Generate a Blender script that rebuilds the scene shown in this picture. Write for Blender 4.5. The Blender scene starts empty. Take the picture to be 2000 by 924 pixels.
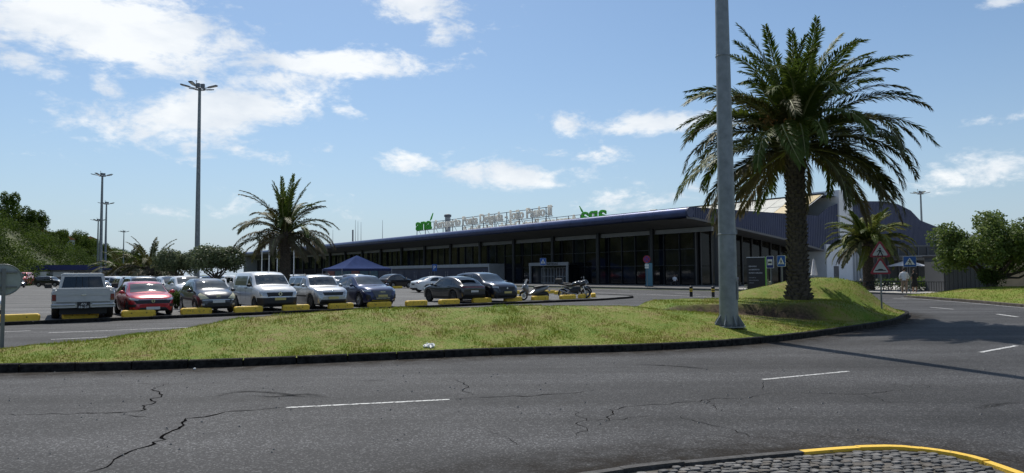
import bpy, bmesh, math, random
import numpy as np
from mathutils import Vector, Matrix
random.seed(7); RNG = np.random.default_rng(7)
scene = bpy.context.scene
COL = scene.collection
# ------------------------------------------------------------------ camera
CAM_H, PITCH, ROLL, FPX = 1.8, math.radians(2.91), math.radians(0.43), 1386.0
_F = Vector((0, math.cos(PITCH), math.sin(PITCH))); _U0 = Vector((0, -math.sin(PITCH), math.cos(PITCH))); _R0 = Vector((1, 0, 0))
_R = _R0 * math.cos(ROLL) - _U0 * math.sin(ROLL)
_U = _U0 * math.cos(ROLL) + _R0 * math.sin(ROLL)
cd = bpy.data.cameras.new('camera'); cam = bpy.data.objects.new('camera', cd); COL.objects.link(cam)
cd.sensor_width = 36.0; cd.lens = FPX / 2000 * 36.0; cd.clip_start = 0.1; cd.clip_end = 6000
M = Matrix((_R, _U, -_F)).transposed().to_4x4(); M.translation = (0, 0, CAM_H); cam.matrix_world = M
scene.camera = cam
def ray(x, y):
    return _F + _R * ((x - 1000) / FPX) + _U * ((462 - y) / FPX)
def G(x, y, z=0.0):            # survey point of the photograph -> point on the level z
    d = ray(x, y); t = (z - CAM_H) / d.z
    return Vector((d.x * t, d.y * t, z))
def A(x, y, Y):                # survey point at a known distance
    d = ray(x, y); t = Y / d.y
    return Vector((d.x * t, Y, CAM_H + d.z * t))
# ------------------------------------------------------------------ sun, sky, exposure
SUN_EL, SUN_AZ = math.radians(54), math.atan2(-0.30, 0.954)      # azimuth from +Y towards +X
sl = bpy.data.lights.new('sun', 'SUN'); sl.energy = 3.75; sl.angle = math.radians(0.53); sl.color = (1.0, 0.95, 0.87)
so = bpy.data.objects.new('sun', sl); COL.objects.link(so)
sdir = Vector((math.sin(SUN_AZ) * math.cos(SUN_EL), math.cos(SUN_AZ) * math.cos(SUN_EL), math.sin(SUN_EL)))
so.rotation_euler = sdir.to_track_quat('Z', 'Y').to_euler(); so.location = (0, 0, 60)
scene.view_settings.view_transform = 'Standard'; scene.view_settings.look = 'None'
scene.view_settings.exposure = 0.22; scene.view_settings.gamma = 1.0; scene.view_settings.use_curve_mapping = False
scene.cycles.max_bounces = 6; scene.cycles.transparent_max_bounces = 6; scene.cycles.use_denoising = True
scene.cycles.caustics_reflective = False; scene.cycles.caustics_refractive = False
scene.cycles.sample_clamp_indirect = 4.0

def build_world():
    w = bpy.data.worlds.new('World'); scene.world = w; w.use_nodes = True
    nt = w.node_tree; N = nt.nodes; L = nt.links; N.clear()
    def math_(op, a, b=None, c=None, clamp=False):
        n = N.new('ShaderNodeMath'); n.operation = op; n.use_clamp = clamp
        for i, v in enumerate((a, b, c)):
            if v is None: continue
            if isinstance(v, (int, float)): n.inputs[i].default_value = v
            else: L.new(v, n.inputs[i])
        return n.outputs[0]
    sky = N.new('ShaderNodeTexSky'); sky.sky_type = 'NISHITA'; sky.sun_disc = False
    sky.sun_elevation = SUN_EL; sky.sun_rotation = SUN_AZ; sky.altitude = 50
    sky.air_density = 1.0; sky.dust_density = 0.7; sky.ozone_density = 2.2
    tc = N.new('ShaderNodeTexCoord'); sep = N.new('ShaderNodeSeparateXYZ'); L.new(tc.outputs['Generated'], sep.inputs[0])
    az = math_('ARCTAN2', sep.outputs[0], sep.outputs[1]); el = math_('ARCSINE', sep.outputs[2])
    comb = N.new('ShaderNodeCombineXYZ'); L.new(az, comb.inputs[0]); L.new(math_('MULTIPLY', el, 2.0), comb.inputs[1])
    def noise(scale, detail, rough, dist=0.0, off=0.0):
        n = N.new('ShaderNodeTexNoise'); n.inputs['Scale'].default_value = scale; n.inputs['Detail'].default_value = detail
        n.inputs['Roughness'].default_value = rough; n.inputs['Distortion'].default_value = dist
        v = N.new('ShaderNodeVectorMath'); v.operation = 'ADD'; v.inputs[1].default_value = (off, off * .7, off * .3)
        L.new(comb.outputs[0], v.inputs[0]); L.new(v.outputs[0], n.inputs['Vector']); return n.outputs['Fac']
    # cloud banks: (px, py, rx, ry, tilt, weight) surveyed as directions
    banks = [(190, 45, 340, 95, 0.02, 1.15), (330, 110, 160, 60, 0.25, .95), (640, 126, 240, 30, -0.06, 1.0), (430, 215, 255, 62, -0.26, 1.12),
             (520, 165, 130, 50, -.2, .95), (830, 15, 120, 40, 0.15, .95), (870, 65, 65, 34, -.4, .85), (1110, 238, 60, 32, 0.2, .8), (1280, 243, 150, 24, 0, 1.0),
             (990, 342, 150, 32, 0.08, .95), (800, 318, 80, 22, 0.12, .75), (1240, 390, 150, 34, -.1, .62), (1900, 335, 190, 40, -.1, .62),
             (1930, 235, 130, 26, 0, .55), (560, 312, 80, 20, .1, .6), (620, 292, 50, 16, -.1, .6), (680, 220, 50, 16, .25, .75), (20, 105, 90, 34, .1, .85),
             (210, 165, 60, 30, .6, .7), (240, 215, 150, 14, .1, .45), (600, 395, 240, 30, 0, .42), (1180, 300, 180, 20, .05, .62), (1940, 4, 80, 14, 0, .6),
             (400, 410, 240, 24, 0, .45), (470, 292, 60, 14, 0, .5)]
    field = None
    for (x, y, rx, ry, th, s) in banks:
        d = ray(x, y).normalized(); a0 = math.atan2(d.x, d.y); e0 = math.asin(d.z)
        c = math.cos(a0)
        ax = rx / FPX * c * c; ey = ry / FPX * c
        da = math_('SUBTRACT', az, a0); de = math_('SUBTRACT', el, e0)
        ct, st = math.cos(-th), math.sin(-th)
        p = math_('ADD', math_('MULTIPLY', da, ct / ax), math_('MULTIPLY', de, st / ax))
        q = math_('ADD', math_('MULTIPLY', da, -st / ey), math_('MULTIPLY', de, ct / ey))
        r2 = math_('ADD', math_('MULTIPLY', p, p), math_('MULTIPLY', q, q))
        g = math_('MULTIPLY', math_('POWER', 2.718, math_('MULTIPLY', r2, -0.8)), s)
        field = g if field is None else math_('MAXIMUM', field, g)
    # the rest of the sky carries the same scattered fair-weather cloud
    front = math_('GREATER_THAN', sep.outputs[1], 0.55)
    rest = math_('MULTIPLY', math_('SUBTRACT', 1.0, front), noise(2.2, 2, .5, 0, 3.1))
    field = math_('MAXIMUM', field, math_('MULTIPLY', rest, .9))
    fb = noise(11.0, 9, .62, .5, 0.0); fb2 = noise(34.0, 6, .6, .3, 5.0)
    fb3 = noise(95.0, 4, .6, .2, 2.0); det = math_('ADD', math_('ADD', math_('MULTIPLY', fb, .60), math_('MULTIPLY', fb2, .29)), math_('MULTIPLY', fb3, .11))
    dens = math_('SUBTRACT', math_('ADD', math_('MULTIPLY', field, 0.85), math_('MULTIPLY', det, 2.5)), 1.56)
    dens = math_('MULTIPLY', dens, 1.95, clamp=True)
    sm = math_('MULTIPLY', math_('MULTIPLY', dens, dens), math_('SUBTRACT', 3.0, math_('MULTIPLY', dens, 2.0)))
    sm = math_('MULTIPLY', sm, 0.93)
    up = math_('MULTIPLY', math_('SUBTRACT', el, 0.005), 40.0, clamp=True)
    sm = math_('MULTIPLY', sm, up)
    shade = noise(7.0, 5, .55, .2, 9.0)
    ramp = N.new('ShaderNodeValToRGB'); ramp.color_ramp.elements[0].position = .3; ramp.color_ramp.elements[0].color = (.60, .66, .74, 1)
    ramp.color_ramp.elements[1].position = .6; ramp.color_ramp.elements[1].color = (.86, .88, .89, 1); L.new(shade, ramp.inputs[0])
    # sea haze towards the horizon, the same all round
    hz = math_('POWER', 2.718, math_('MULTIPLY', math_('MAXIMUM', el, 0.0), -6.6))
    hmix = N.new('ShaderNodeMix'); hmix.data_type = 'RGBA'; L.new(math_('MULTIPLY', hz, .92), hmix.inputs[0]); hmix.inputs[7].default_value = (4.2, 5.1, 6.2, 1)
    tint = N.new('ShaderNodeMix'); tint.data_type = 'RGBA'; tint.blend_type = 'MULTIPLY'; tint.inputs[0].default_value = 1; tint.inputs[7].default_value = (.80, .93, 1.0, 1); L.new(sky.outputs[0], tint.inputs[6]); L.new(tint.outputs[2], hmix.inputs[6])
    b1 = N.new('ShaderNodeBackground'); L.new(hmix.outputs[2], b1.inputs[0]); b1.inputs[1].default_value = 0.095
    b2 = N.new('ShaderNodeBackground'); L.new(ramp.outputs[0], b2.inputs[0]); b2.inputs[1].default_value = 1.0
    mx = N.new('ShaderNodeMixShader'); L.new(sm, mx.inputs[0]); L.new(b1.outputs[0], mx.inputs[1]); L.new(b2.outputs[0], mx.inputs[2])
    out = N.new('ShaderNodeOutputWorld'); L.new(mx.outputs[0], out.inputs[0])
    w.cycles.sampling_method = 'MANUAL'; w.cycles.sample_map_resolution = 512
build_world()
# ------------------------------------------------------------------ helpers
_MATS = {}
def mat(name, col, rough=.6, metal=0.0, spec=.5, var=0.0, vscale=6.0, bump=0.0, bscale=30.0, coat=0.0, col2=None, transl=0.0, emit=0.0, detail=5, lo=.35, hi=.65, dist=.03):
    if name in _MATS: return _MATS[name]
    m = bpy.data.materials.new(name); m.use_nodes = True; nt = m.node_tree; N = nt.nodes; L = nt.links
    b = N['Principled BSDF']; b.inputs['Roughness'].default_value = rough; b.inputs['Metallic'].default_value = metal
    b.inputs['Specular IOR Level'].default_value = spec; b.inputs['Coat Weight'].default_value = coat; b.inputs['Coat Roughness'].default_value = .04
    c = tuple(col) + (1,); b.inputs['Base Color'].default_value = c; m.diffuse_color = c
    geo = N.new('ShaderNodeNewGeometry')
    csock = None
    if var or col2:
        n = N.new('ShaderNodeTexNoise'); n.inputs['Scale'].default_value = vscale; n.inputs['Detail'].default_value = detail
        n.inputs['Roughness'].default_value = .6; L.new(geo.outputs['Position'], n.inputs['Vector'])
        r = N.new('ShaderNodeValToRGB'); L.new(n.outputs['Fac'], r.inputs[0])
        e = r.color_ramp.elements; e[0].position = lo; e[1].position = hi
        if col2: e[0].color = c; e[1].color = tuple(col2) + (1,)
        else:
            e[0].color = tuple(max(0, v * (1 - var)) for v in col) + (1,); e[1].color = tuple(min(1, v * (1 + var)) for v in col) + (1,)
        csock = r.outputs[0]; L.new(csock, b.inputs['Base Color'])
    if bump:
        n = N.new('ShaderNodeTexNoise'); n.inputs['Scale'].default_value = bscale; n.inputs['Detail'].default_value = 4
        L.new(geo.outputs['Position'], n.inputs['Vector'])
        bp = N.new('ShaderNodeBump'); bp.inputs['Strength'].default_value = bump; bp.inputs['Distance'].default_value = dist
        L.new(n.outputs['Fac'], bp.inputs['Height']); L.new(bp.outputs[0], b.inputs['Normal'])
    if emit:
        b.inputs['Emission Color'].default_value = c; b.inputs['Emission Strength'].default_value = emit
    if transl:
        t = N.new('ShaderNodeBsdfTranslucent'); mx = N.new('ShaderNodeMixShader'); mx.inputs[0].default_value = transl
        if csock: L.new(csock, t.inputs[0])
        else: t.inputs[0].default_value = c
        L.new(b.outputs[0], mx.inputs[1]); L.new(t.outputs[0], mx.inputs[2]); L.new(mx.outputs[0], N['Material Output'].inputs[0])
    _MATS[name] = m; return m

def tag(o, label=None, cat=None, group=None, kind=None):
    if label: o['label'] = label
    if cat: o['category'] = cat
    if group: o['group'] = group
    if kind: o['kind'] = kind
    return o
def thing(name, label, cat, loc=(0, 0, 0), rz=0.0, group=None):
    o = bpy.data.objects.new(name, None); COL.objects.link(o); o.empty_display_size = .3
    o.location = loc; o.rotation_euler = (0, 0, rz); return tag(o, label, cat, group)
def link(name, me, parent=None, loc=None, rz=None, rot=None, scale=None):
    o = bpy.data.objects.new(name, me); COL.objects.link(o)
    if parent is not None: o.parent = parent
    if loc is not None: o.location = loc
    if rz is not None: o.rotation_euler = (0, 0, rz)
    if rot is not None: o.rotation_euler = rot
    if scale is not None: o.scale = scale
    return o
def copy_tree(o, parent=None):
    c = o.copy(); COL.objects.link(c)
    if parent is not None: c.parent = parent
    for ch in o.children: copy_tree(ch, c)
    return c
def np_mesh(name, V, Fc, mats, smooth=False):
    V = np.asarray(V, dtype=np.float32).reshape(-1, 3); Fc = np.asarray(Fc, dtype=np.int32); k = Fc.shape[1]
    me = bpy.data.meshes.new(name); me.vertices.add(len(V)); me.vertices.foreach_set('co', V.ravel())
    me.loops.add(Fc.size); me.loops.foreach_set('vertex_index', Fc.ravel())
    me.polygons.add(len(Fc)); me.polygons.foreach_set('loop_start', np.arange(len(Fc), dtype=np.int32) * k)
    me.polygons.foreach_set('loop_total', np.full(len(Fc), k, dtype=np.int32))
    if smooth: me.polygons.foreach_set('use_smooth', np.ones(len(Fc), dtype=bool))
    me.update(); me.validate()
    for m in (mats if isinstance(mats, (list, tuple)) else [mats]): me.materials.append(m)
    return me
class MB:
    def __init__(s): s.v = []; s.f = []; s.mi = []; s.sm = []
    def add(s, V, Fs, mi=0, smooth=False):
        b = len(s.v); s.v.extend([tuple(p) for p in V])
        for f in Fs: s.f.append(tuple(b + i for i in f)); s.mi.append(mi); s.sm.append(smooth)
        return s
    def box(s, x0, x1, y0, y1, z0, z1, mi=0, ch=0.0):
        if ch > 0:
            pts = []
            for z, c in ((z0, 0), (z1 - ch, 0), (z1, ch)):
                for (x, y) in ((x0 + c, y0 + c), (x1 - c, y0 + c), (x1 - c, y1 - c), (x0 + c, y1 - c)): pts.append((x, y, z))
            fs = [(3, 2, 1, 0), (8, 9, 10, 11)]
            for l in (0, 4):
                for i in range(4): j = (i + 1) % 4; fs.append((l + i, l + j, l + 4 + j, l + 4 + i))
            return s.add(pts, fs, mi)
        return s.add([(x0, y0, z0), (x1, y0, z0), (x1, y1, z0), (x0, y1, z0), (x0, y0, z1), (x1, y0, z1), (x1, y1, z1), (x0, y1, z1)],
              [(3, 2, 1, 0), (4, 5, 6, 7), (0, 1, 5, 4), (1, 2, 6, 5), (2, 3, 7, 6), (3, 0, 4, 7)], mi)
    def tube(s, pts, r, n=8, mi=0, caps=True, smooth=True):
        pts = [Vector(p) for p in pts]; rs = r if isinstance(r, (list, tuple)) else [r] * len(pts)
        V = []; ref = None
        for i, p in enumerate(pts):
            t = (pts[min(i + 1, len(pts) - 1)] - pts[max(i - 1, 0)]).normalized()
            if ref is None: ref = Vector((0, 0, 1)) if abs(t.z) < .9 else Vector((1, 0, 0))
            a = t.cross(ref).normalized(); b = a.cross(t).normalized(); ref = b
            for k in range(n):
                an = 2 * math.pi * k / n; V.append(p + (a * math.cos(an) + b * math.sin(an)) * rs[i])
        fs = []
        for i in range(len(pts) - 1):
            for k in range(n): j = (k + 1) % n; fs.append((i * n + k, i * n + j, (i + 1) * n + j, (i + 1) * n + k))
        s.add(V, fs, mi, smooth)
        if caps:
            s.add(V[:n], [tuple(range(n))[::-1]], mi); s.add(V[-n:], [tuple(range(n))], mi)
        return s
    def lathe(s, prof, n=24, axis='z', c=(0, 0, 0), mi=0, smooth=True, closed=False):
        V = []
        for (r, h) in prof:
            for k in range(n):
                an = 2 * math.pi * k / n; a, b = r * math.cos(an), r * math.sin(an)
                V.append((c[0] + a, c[1] + b, c[2] + h) if axis == 'z' else ((c[0] + a, c[1] + h, c[2] + b) if axis == 'y' else (c[0] + h, c[1] + a, c[2] + b)))
        fs = []; m = len(prof)
        for i in range(m if closed else m - 1):
            i2 = (i + 1) % m
            for k in range(n): j = (k + 1) % n; fs.append((i * n + k, i * n + j, i2 * n + j, i2 * n + k))
        s.add(V, fs, mi, smooth)
        if not closed:
            if prof[0][0] > 1e-4: s.add(V[:n], [tuple(range(n))[::-1]], mi)
            if prof[-1][0] > 1e-4: s.add(V[-n:], [tuple(range(n))], mi)
        return s
    def prism(s, poly, z0, z1, mi=0):          # poly in xy
        n = len(poly); V = [(x, y, z0) for x, y in poly] + [(x, y, z1) for x, y in poly]
        return s.add(V, [tuple(range(n))[::-1], tuple(range(n, 2 * n))] + [(i, (i + 1) % n, n + (i + 1) % n, n + i) for i in range(n)], mi)
    def prism_xz(s, poly, y0, y1, mi=0):       # poly in xz, extruded along y
        n = len(poly); V = [(x, y0, z) for x, z in poly] + [(x, y1, z) for x, z in poly]
        return s.add(V, [tuple(range(n)), tuple(range(n, 2 * n))[::-1]] + [(i, n + i, n + (i + 1) % n, (i + 1) % n) for i in range(n)], mi)
    def ell(s, c, r, nu=10, nv=6, mi=0):
        V = [(c[0], c[1], c[2] - r[2])]
        for i in range(1, nv):
            a = -math.pi / 2 + math.pi * i / nv
            for k in range(nu):
                b = 2 * math.pi * k / nu; V.append((c[0] + r[0] * math.cos(a) * math.cos(b), c[1] + r[1] * math.cos(a) * math.sin(b), c[2] + r[2] * math.sin(a)))
        V.append((c[0], c[1], c[2] + r[2])); fs = []
        for k in range(nu): fs.append((0, 1 + (k + 1) % nu, 1 + k))
        for i in range(nv - 2):
            for k in range(nu): j = (k + 1) % nu; fs.append((1 + i * nu + k, 1 + i * nu + j, 1 + (i + 1) * nu + j, 1 + (i + 1) * nu + k))
        t = len(V) - 1; o = 1 + (nv - 2) * nu
        for k in range(nu): fs.append((t, o + k, o + (k + 1) % nu))
        return s.add(V, fs, mi, True)
    def mesh(s, name, mats):
        me = bpy.data.meshes.new(name); me.from_pydata(s.v, [], s.f)
        for m in (mats if isinstance(mats, (list, tuple)) else [mats]): me.materials.append(m)
        me.polygons.foreach_set('material_index', s.mi); me.polygons.foreach_set('use_smooth', s.sm); me.update(); return me
    def build(s, name, mats, parent=None, **k): return link(name, s.mesh(name, mats), parent, **k)
def interp(pts, x):
    if x <= pts[0][0]: return pts[0][1]
    for (a, b), (c, d) in zip(pts, pts[1:]):
        if x <= c: return b + (d - b) * (x - a) / (c - a) if c > a else d
    return pts[-1][1]
def smooth_interp(pts, x):
    n = len(pts)
    if x <= pts[0][0]: return pts[0][1]
    if x >= pts[-1][0]: return pts[-1][1]
    for i in range(n - 1):
        if x <= pts[i + 1][0]: break
    def sl(j):
        if j <= 0 or j >= n - 1: return 0 if n < 3 else (pts[min(j + 1, n - 1)][1] - pts[max(j - 1, 0)][1]) / (pts[min(j + 1, n - 1)][0] - pts[max(j - 1, 0)][0])
        a = (pts[j][1] - pts[j - 1][1]) / (pts[j][0] - pts[j - 1][0]); b = (pts[j + 1][1] - pts[j][1]) / (pts[j + 1][0] - pts[j][0])
        return 0 if a * b <= 0 else 2 * a * b / (a + b)
    h = pts[i + 1][0] - pts[i][0]; t = (x - pts[i][0]) / h
    return (2 * t ** 3 - 3 * t * t + 1) * pts[i][1] + (t ** 3 - 2 * t * t + t) * h * sl(i) + (-2 * t ** 3 + 3 * t * t) * pts[i + 1][1] + (t ** 3 - t * t) * h * sl(i + 1)
def catmull(P, step, closed=False):
    P = [np.array(p, float) for p in P]; n = len(P); out = []
    for i in range(n if closed else n - 1):
        p0 = P[(i - 1) % n] if closed or i > 0 else P[0]; p1 = P[i]; p2 = P[(i + 1) % n]; p3 = P[(i + 2) % n] if closed or i + 2 < n else P[-1]
        m = max(1, int(np.linalg.norm(p2 - p1) / step))
        for k in range(m):
            t = k / m
            out.append(.5 * ((2 * p1) + (-p0 + p2) * t + (2 * p0 - 5 * p1 + 4 * p2 - p3) * t * t + (-p0 + 3 * p1 - 3 * p2 + p3) * t ** 3))
    if not closed: out.append(P[-1])
    return out
def sheet(name, poly, z, m, step=None):
    me = bpy.data.meshes.new(name); bm = bmesh.new()
    f = bm.faces.new([bm.verts.new((p[0], p[1], z)) for p in poly]); bm.normal_update()
    if f.normal.z < 0: bmesh.ops.reverse_faces(bm, faces=[f])
    bmesh.ops.triangulate(bm, faces=bm.faces[:]); bm.to_mesh(me); bm.free(); me.materials.append(m)
    return link(name, me)
def sstep(a, b, x):
    t = np.clip((x - a) / (b - a), 0, 1); return t * t * (3 - 2 * t)
# ------------------------------------------------------------------ ground materials
def asphalt(name, base, light, patch=.35, rough=.82):
    m = bpy.data.materials.new(name); m.use_nodes = True; nt = m.node_tree; N = nt.nodes; L = nt.links; b = N['Principled BSDF']
    geo = N.new('ShaderNodeNewGeometry')
    def noise(s, d, r=.6):
        n = N.new('ShaderNodeTexNoise'); n.inputs['Scale'].default_value = s; n.inputs['Detail'].default_value = d; n.inputs['Roughness'].default_value = r
        L.new(geo.outputs['Position'], n.inputs['Vector']); return n.outputs['Fac']
    vo = N.new('ShaderNodeTexVoronoi'); vo.inputs['Scale'].default_value = 62; L.new(geo.outputs['Position'], vo.inputs['Vector'])
    r1 = N.new('ShaderNodeValToRGB'); e = r1.color_ramp.elements
    e[0].position = .0; e[0].color = tuple(v * .55 for v in base) + (1,); e[1].position = .8; e[1].color = tuple(base) + (1,)
    x = e.new(.93); x.color = tuple(light) + (1,)
    sepc = N.new('ShaderNodeSeparateColor'); L.new(vo.outputs['Color'], sepc.inputs[0])
    mixn = N.new('ShaderNodeMath'); mixn.operation = 'ADD'; L.new(sepc.outputs[0], mixn.inputs[0])
    fine = N.new('ShaderNodeMath'); fine.operation = 'MULTIPLY_ADD'; fine.inputs[1].default_value = .5; fine.inputs[2].default_value = -.25
    L.new(noise(90, 2), fine.inputs[0]); L.new(fine.outputs[0], mixn.inputs[1]); L.new(mixn.outputs[0], r1.inputs[0])
    big = N.new('ShaderNodeValToRGB'); e = big.color_ramp.elements
    e[0].position = .32; e[0].color = (1 - patch,) * 3 + (1,); e[1].position = .68; e[1].color = (1 + patch * .5,) * 3 + (1,)
    L.new(noise(.42, 6, .65), big.inputs[0])
    mul = N.new('ShaderNodeMix'); mul.data_type = 'RGBA'; mul.blend_type = 'MULTIPLY'; mul.inputs[0].default_value = 1
    L.new(r1.outputs[0], mul.inputs[6]); L.new(big.outputs[0], mul.inputs[7])
    mp = N.new('ShaderNodeMapping'); mp.inputs['Rotation'].default_value = (0, 0, -.16); mp.inputs['Scale'].default_value = (.045, .75, 1); L.new(geo.outputs['Position'], mp.inputs['Vector'])
    ns = N.new('ShaderNodeTexNoise'); ns.inputs['Scale'].default_value = 1.0; ns.inputs['Detail'].default_value = 5; ns.inputs['Distortion'].default_value = .4; L.new(mp.outputs[0], ns.inputs['Vector'])
    rs = N.new('ShaderNodeValToRGB'); e = rs.color_ramp.elements; e[0].position = .36; e[0].color = (.64, .635, .63, 1); e[1].position = .62; e[1].color = (1.2, 1.2, 1.21, 1); L.new(ns.outputs['Fac'], rs.inputs[0])
    m2_ = N.new('ShaderNodeMix'); m2_.data_type = 'RGBA'; m2_.blend_type = 'MULTIPLY'; m2_.inputs[0].default_value = 1; L.new(mul.outputs[2], m2_.inputs[6]); L.new(rs.outputs[0], m2_.inputs[7])
    sp = N.new('ShaderNodeTexNoise'); sp.inputs['Scale'].default_value = 1.7; sp.inputs['Detail'].default_value = 3; L.new(geo.outputs['Position'], sp.inputs['Vector'])
    rsp = N.new('ShaderNodeValToRGB'); e = rsp.color_ramp.elements; e[0].position = .66; e[0].color = (1, 1, 1, 1); e[1].position = .76; e[1].color = (.55, .54, .53, 1); L.new(sp.outputs['Fac'], rsp.inputs[0])
    m3_ = N.new('ShaderNodeMix'); m3_.data_type = 'RGBA'; m3_.blend_type = 'MULTIPLY'; m3_.inputs[0].default_value = 1; L.new(m2_.outputs[2], m3_.inputs[6]); L.new(rsp.outputs[0], m3_.inputs[7])
    L.new(m3_.outputs[2], b.inputs['Base Color']); b.inputs['Roughness'].default_value = rough; b.inputs['Specular IOR Level'].default_value = .3
    bp = N.new('ShaderNodeBump'); bp.inputs['Strength'].default_value = .55; bp.inputs['Distance'].default_value = .012
    L.new(sepc.outputs[1], bp.inputs['Height']); L.new(bp.outputs[0], b.inputs['Normal']); return m
M_ROAD = asphalt('asphalt_dark', (.056, .055, .056), (.14, .14, .14))
M_LOT = asphalt('asphalt_grey', (.125, .125, .122), (.20, .20, .195), .25)
M_PAVE = mat('paving', (.42, .40, .36), .85, var=.2, vscale=1.5, bump=.2)
M_BASALT = mat('basalt', (.022, .021, .020), .9, spec=.12, var=.6, vscale=9, bump=.5, bscale=40)
M_WHITE_LINE = mat('road_paint_white', (.075, .074, .073), .75, col2=(.58, .58, .56), vscale=22, lo=.40, hi=.50, detail=8)
M_YELLOW = mat('yellow_paint', (.36, .25, .06), .6, col2=(.80, .52, .045), vscale=7, lo=.30, hi=.46, detail=9, bump=.15, bscale=50)
M_YKERB = mat('yellow_kerb_paint', (.22, .17, .09), .65, col2=(.78, .49, .05), vscale=26, lo=.33, hi=.40, detail=8, bump=.2, bscale=60)
M_EARTH = mat('dry_earth', (.10, .12, .05), .95, var=.4, vscale=.2)
M_CRACK = mat('crack_void_dark', (.006, .006, .006), 1.0, spec=0)  # flat black standing in for the darkness inside the open cracks
# ------------------------------------------------------------------ ground sheets
g = sheet('ground', [(-3500, -600), (3500, -600), (3500, 5500), (-3500, 5500)], -.06, M_EARTH); tag(g, kind='structure')
road = sheet('road', [(-90, -14), (80, -14), (80, 60), (46, 62), (19.5, 62.2), (-60, 172), (-160, 172), (-160, -14)], 0, M_ROAD); tag(road, kind='structure')
# terminal frame: a runs along the front (0 at the near corner, negative to the far end), s runs into the building
TD = Vector((-.578, .816, 0)); TN = Vector((.816, .578, 0)); TO = Vector((19.65, 80.04, 0)); TRZ = math.atan2(-TD.y, -TD.x)
def TP(a, s, z=0.0): return TO - TD * a + TN * s + Vector((0, 0, z))
# car park: raised lot
KD = Vector((.790, .613, 0)).normalized(); KN = Vector((-KD.y, KD.x, 0))
K0 = Vector((-18.7, 26.0, 0))
lot_front = [K0 - KD * 40, K0, K0 + KD * 8, K0 + KD * 16, K0 + KD * 24, K0 + KD * 30.5]
lot_edge = [tuple(p[:2]) for p in lot_front] + [(7.1, 46.9), (8.3, 48.8), (8.2, 51.2), (6.8, 53.6)]
D0 = Vector((6.8, 53.6, 0))
lot_edge += [tuple((D0 + TD * t)[:2]) for t in (4, 40, 80, 130)]
lot_edge_s = catmull(lot_edge, .8)
lot = sheet('car_park', [tuple(p) for p in lot_edge_s] + [(-160, 172), (-160, 0), (-60, -2)], .10, M_LOT); tag(lot, kind='structure')
def kerb_run(name, pts, w, h, m, parent_struct=True, stone=1.0, z0=-.05, limit=290, paint=None, gap=.013):
    """kerb of single stones laid along the inner side of pts"""
    root = bpy.data.objects.new(name, None); COL.objects.link(root); tag(root, kind='structure')
    pts = [np.array(p[:2], float) for p in pts]
    seg = np.cumsum([0] + [np.linalg.norm(b - a) for a, b in zip(pts, pts[1:])]); total = seg[-1]
    def at(d):
        i = min(len(pts) - 2, max(0, int(np.searchsorted(seg, d) - 1))); t = (d - seg[i]) / max(1e-6, seg[i + 1] - seg[i])
        return pts[i] + (pts[i + 1] - pts[i]) * t
    n = max(1, int(total / stone)); made = 0
    for i in range(n):
        if made >= limit: break
        a = at(total * i / n + gap); b = at(total * (i + 1) / n - gap); mid_ = at(total * (i + .5) / n)
        t = (b - a) / np.linalg.norm(b - a); nn = np.array((-t[1], t[0]))
        dz = random.uniform(-.006, .006); j = random.uniform(-.006, .006); mb = MB(); V = []
        c = .018
        prof = ((0, z0), (0, h - c), (c, h), (w, h), (w, z0))
        np_ = 5; PP = [at(total * i / n + gap + (total / n - 2 * gap) * q_ / (np_ - 1)) for q_ in range(np_)]
        for qi, p in enumerate(PP):
            t = PP[min(qi + 1, np_ - 1)] - PP[max(qi - 1, 0)]; t = t / np.linalg.norm(t); nn = np.array((-t[1], t[0]))
            for (o, z) in prof: q = p + nn * (o + j); V.append((q[0], q[1], z + dz))
        fs = [(r5 * 5 + k, r5 * 5 + k + 1, r5 * 5 + k + 6, r5 * 5 + k + 5) for r5 in range(np_ - 1) for k in range(4)] + [(4, 3, 2, 1, 0), tuple(range(5 * np_ - 5, 5 * np_))]
        mb.add(V, [f[::-1] for f in fs]); mm = paint(mid_, i) if paint else m
        mb.build('kerb_stone', mm, root); made += 1
    return root
lk = catmull([tuple(p) for p in lot_edge_s if p[0] > -30 or p[1] > 40][:1], 1) if False else [p for p in lot_edge_s if (p[0] > -27 and p[1] < 125)]
kerb_run('car_park_kerb', lk, .15, .13, M_BASALT)
# ------------------------------------------------------------------ grass island
near = [G(*p) for p in ((0, 728), (200, 724), (400, 718), (600, 710), (838, 699.5), (1000, 693), (1260, 685), (1476, 671.5), (1638, 651), (1740, 634.5), (1768, 623.5))]
isl = [(-15.3, 13.0), (-12.6, 13.05)] + [tuple(p[:2]) for p in near] + [(15.7, 28.3), (16.2, 30.6), (15.3, 33.2), (12.6, 34.8), (9.4, 33.2), (5, 29.0), (0, 25.1), (-5, 21.2), (-11.6, 15.95), (-14.6, 13.7)]
isl_s = catmull(isl, .35, closed=True); ISL = np.array(isl_s)
def poly_in(P, X, Y):
    ins = np.zeros(X.shape, bool); n = len(P)
    for i in range(n):
        x1, y1 = P[i]; x2, y2 = P[(i + 1) % n]
        c = ((y1 > Y) != (y2 > Y)) & (X < (x2 - x1) * (Y - y1) / (y2 - y1 + 1e-12) + x1); ins ^= c
    return ins
def poly_dist(P, X, Y):
    d = np.full(X.shape, 1e9); n = len(P)
    for i in range(n):
        a = P[i]; b = P[(i + 1) % n]; ab = b - a; l2 = ab @ ab + 1e-12
        t = np.clip(((X - a[0]) * ab[0] + (Y - a[1]) * ab[1]) / l2, 0, 1)
        d = np.minimum(d, np.hypot(X - a[0] - t * ab[0], Y - a[1] - t * ab[1]))
    return d
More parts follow.
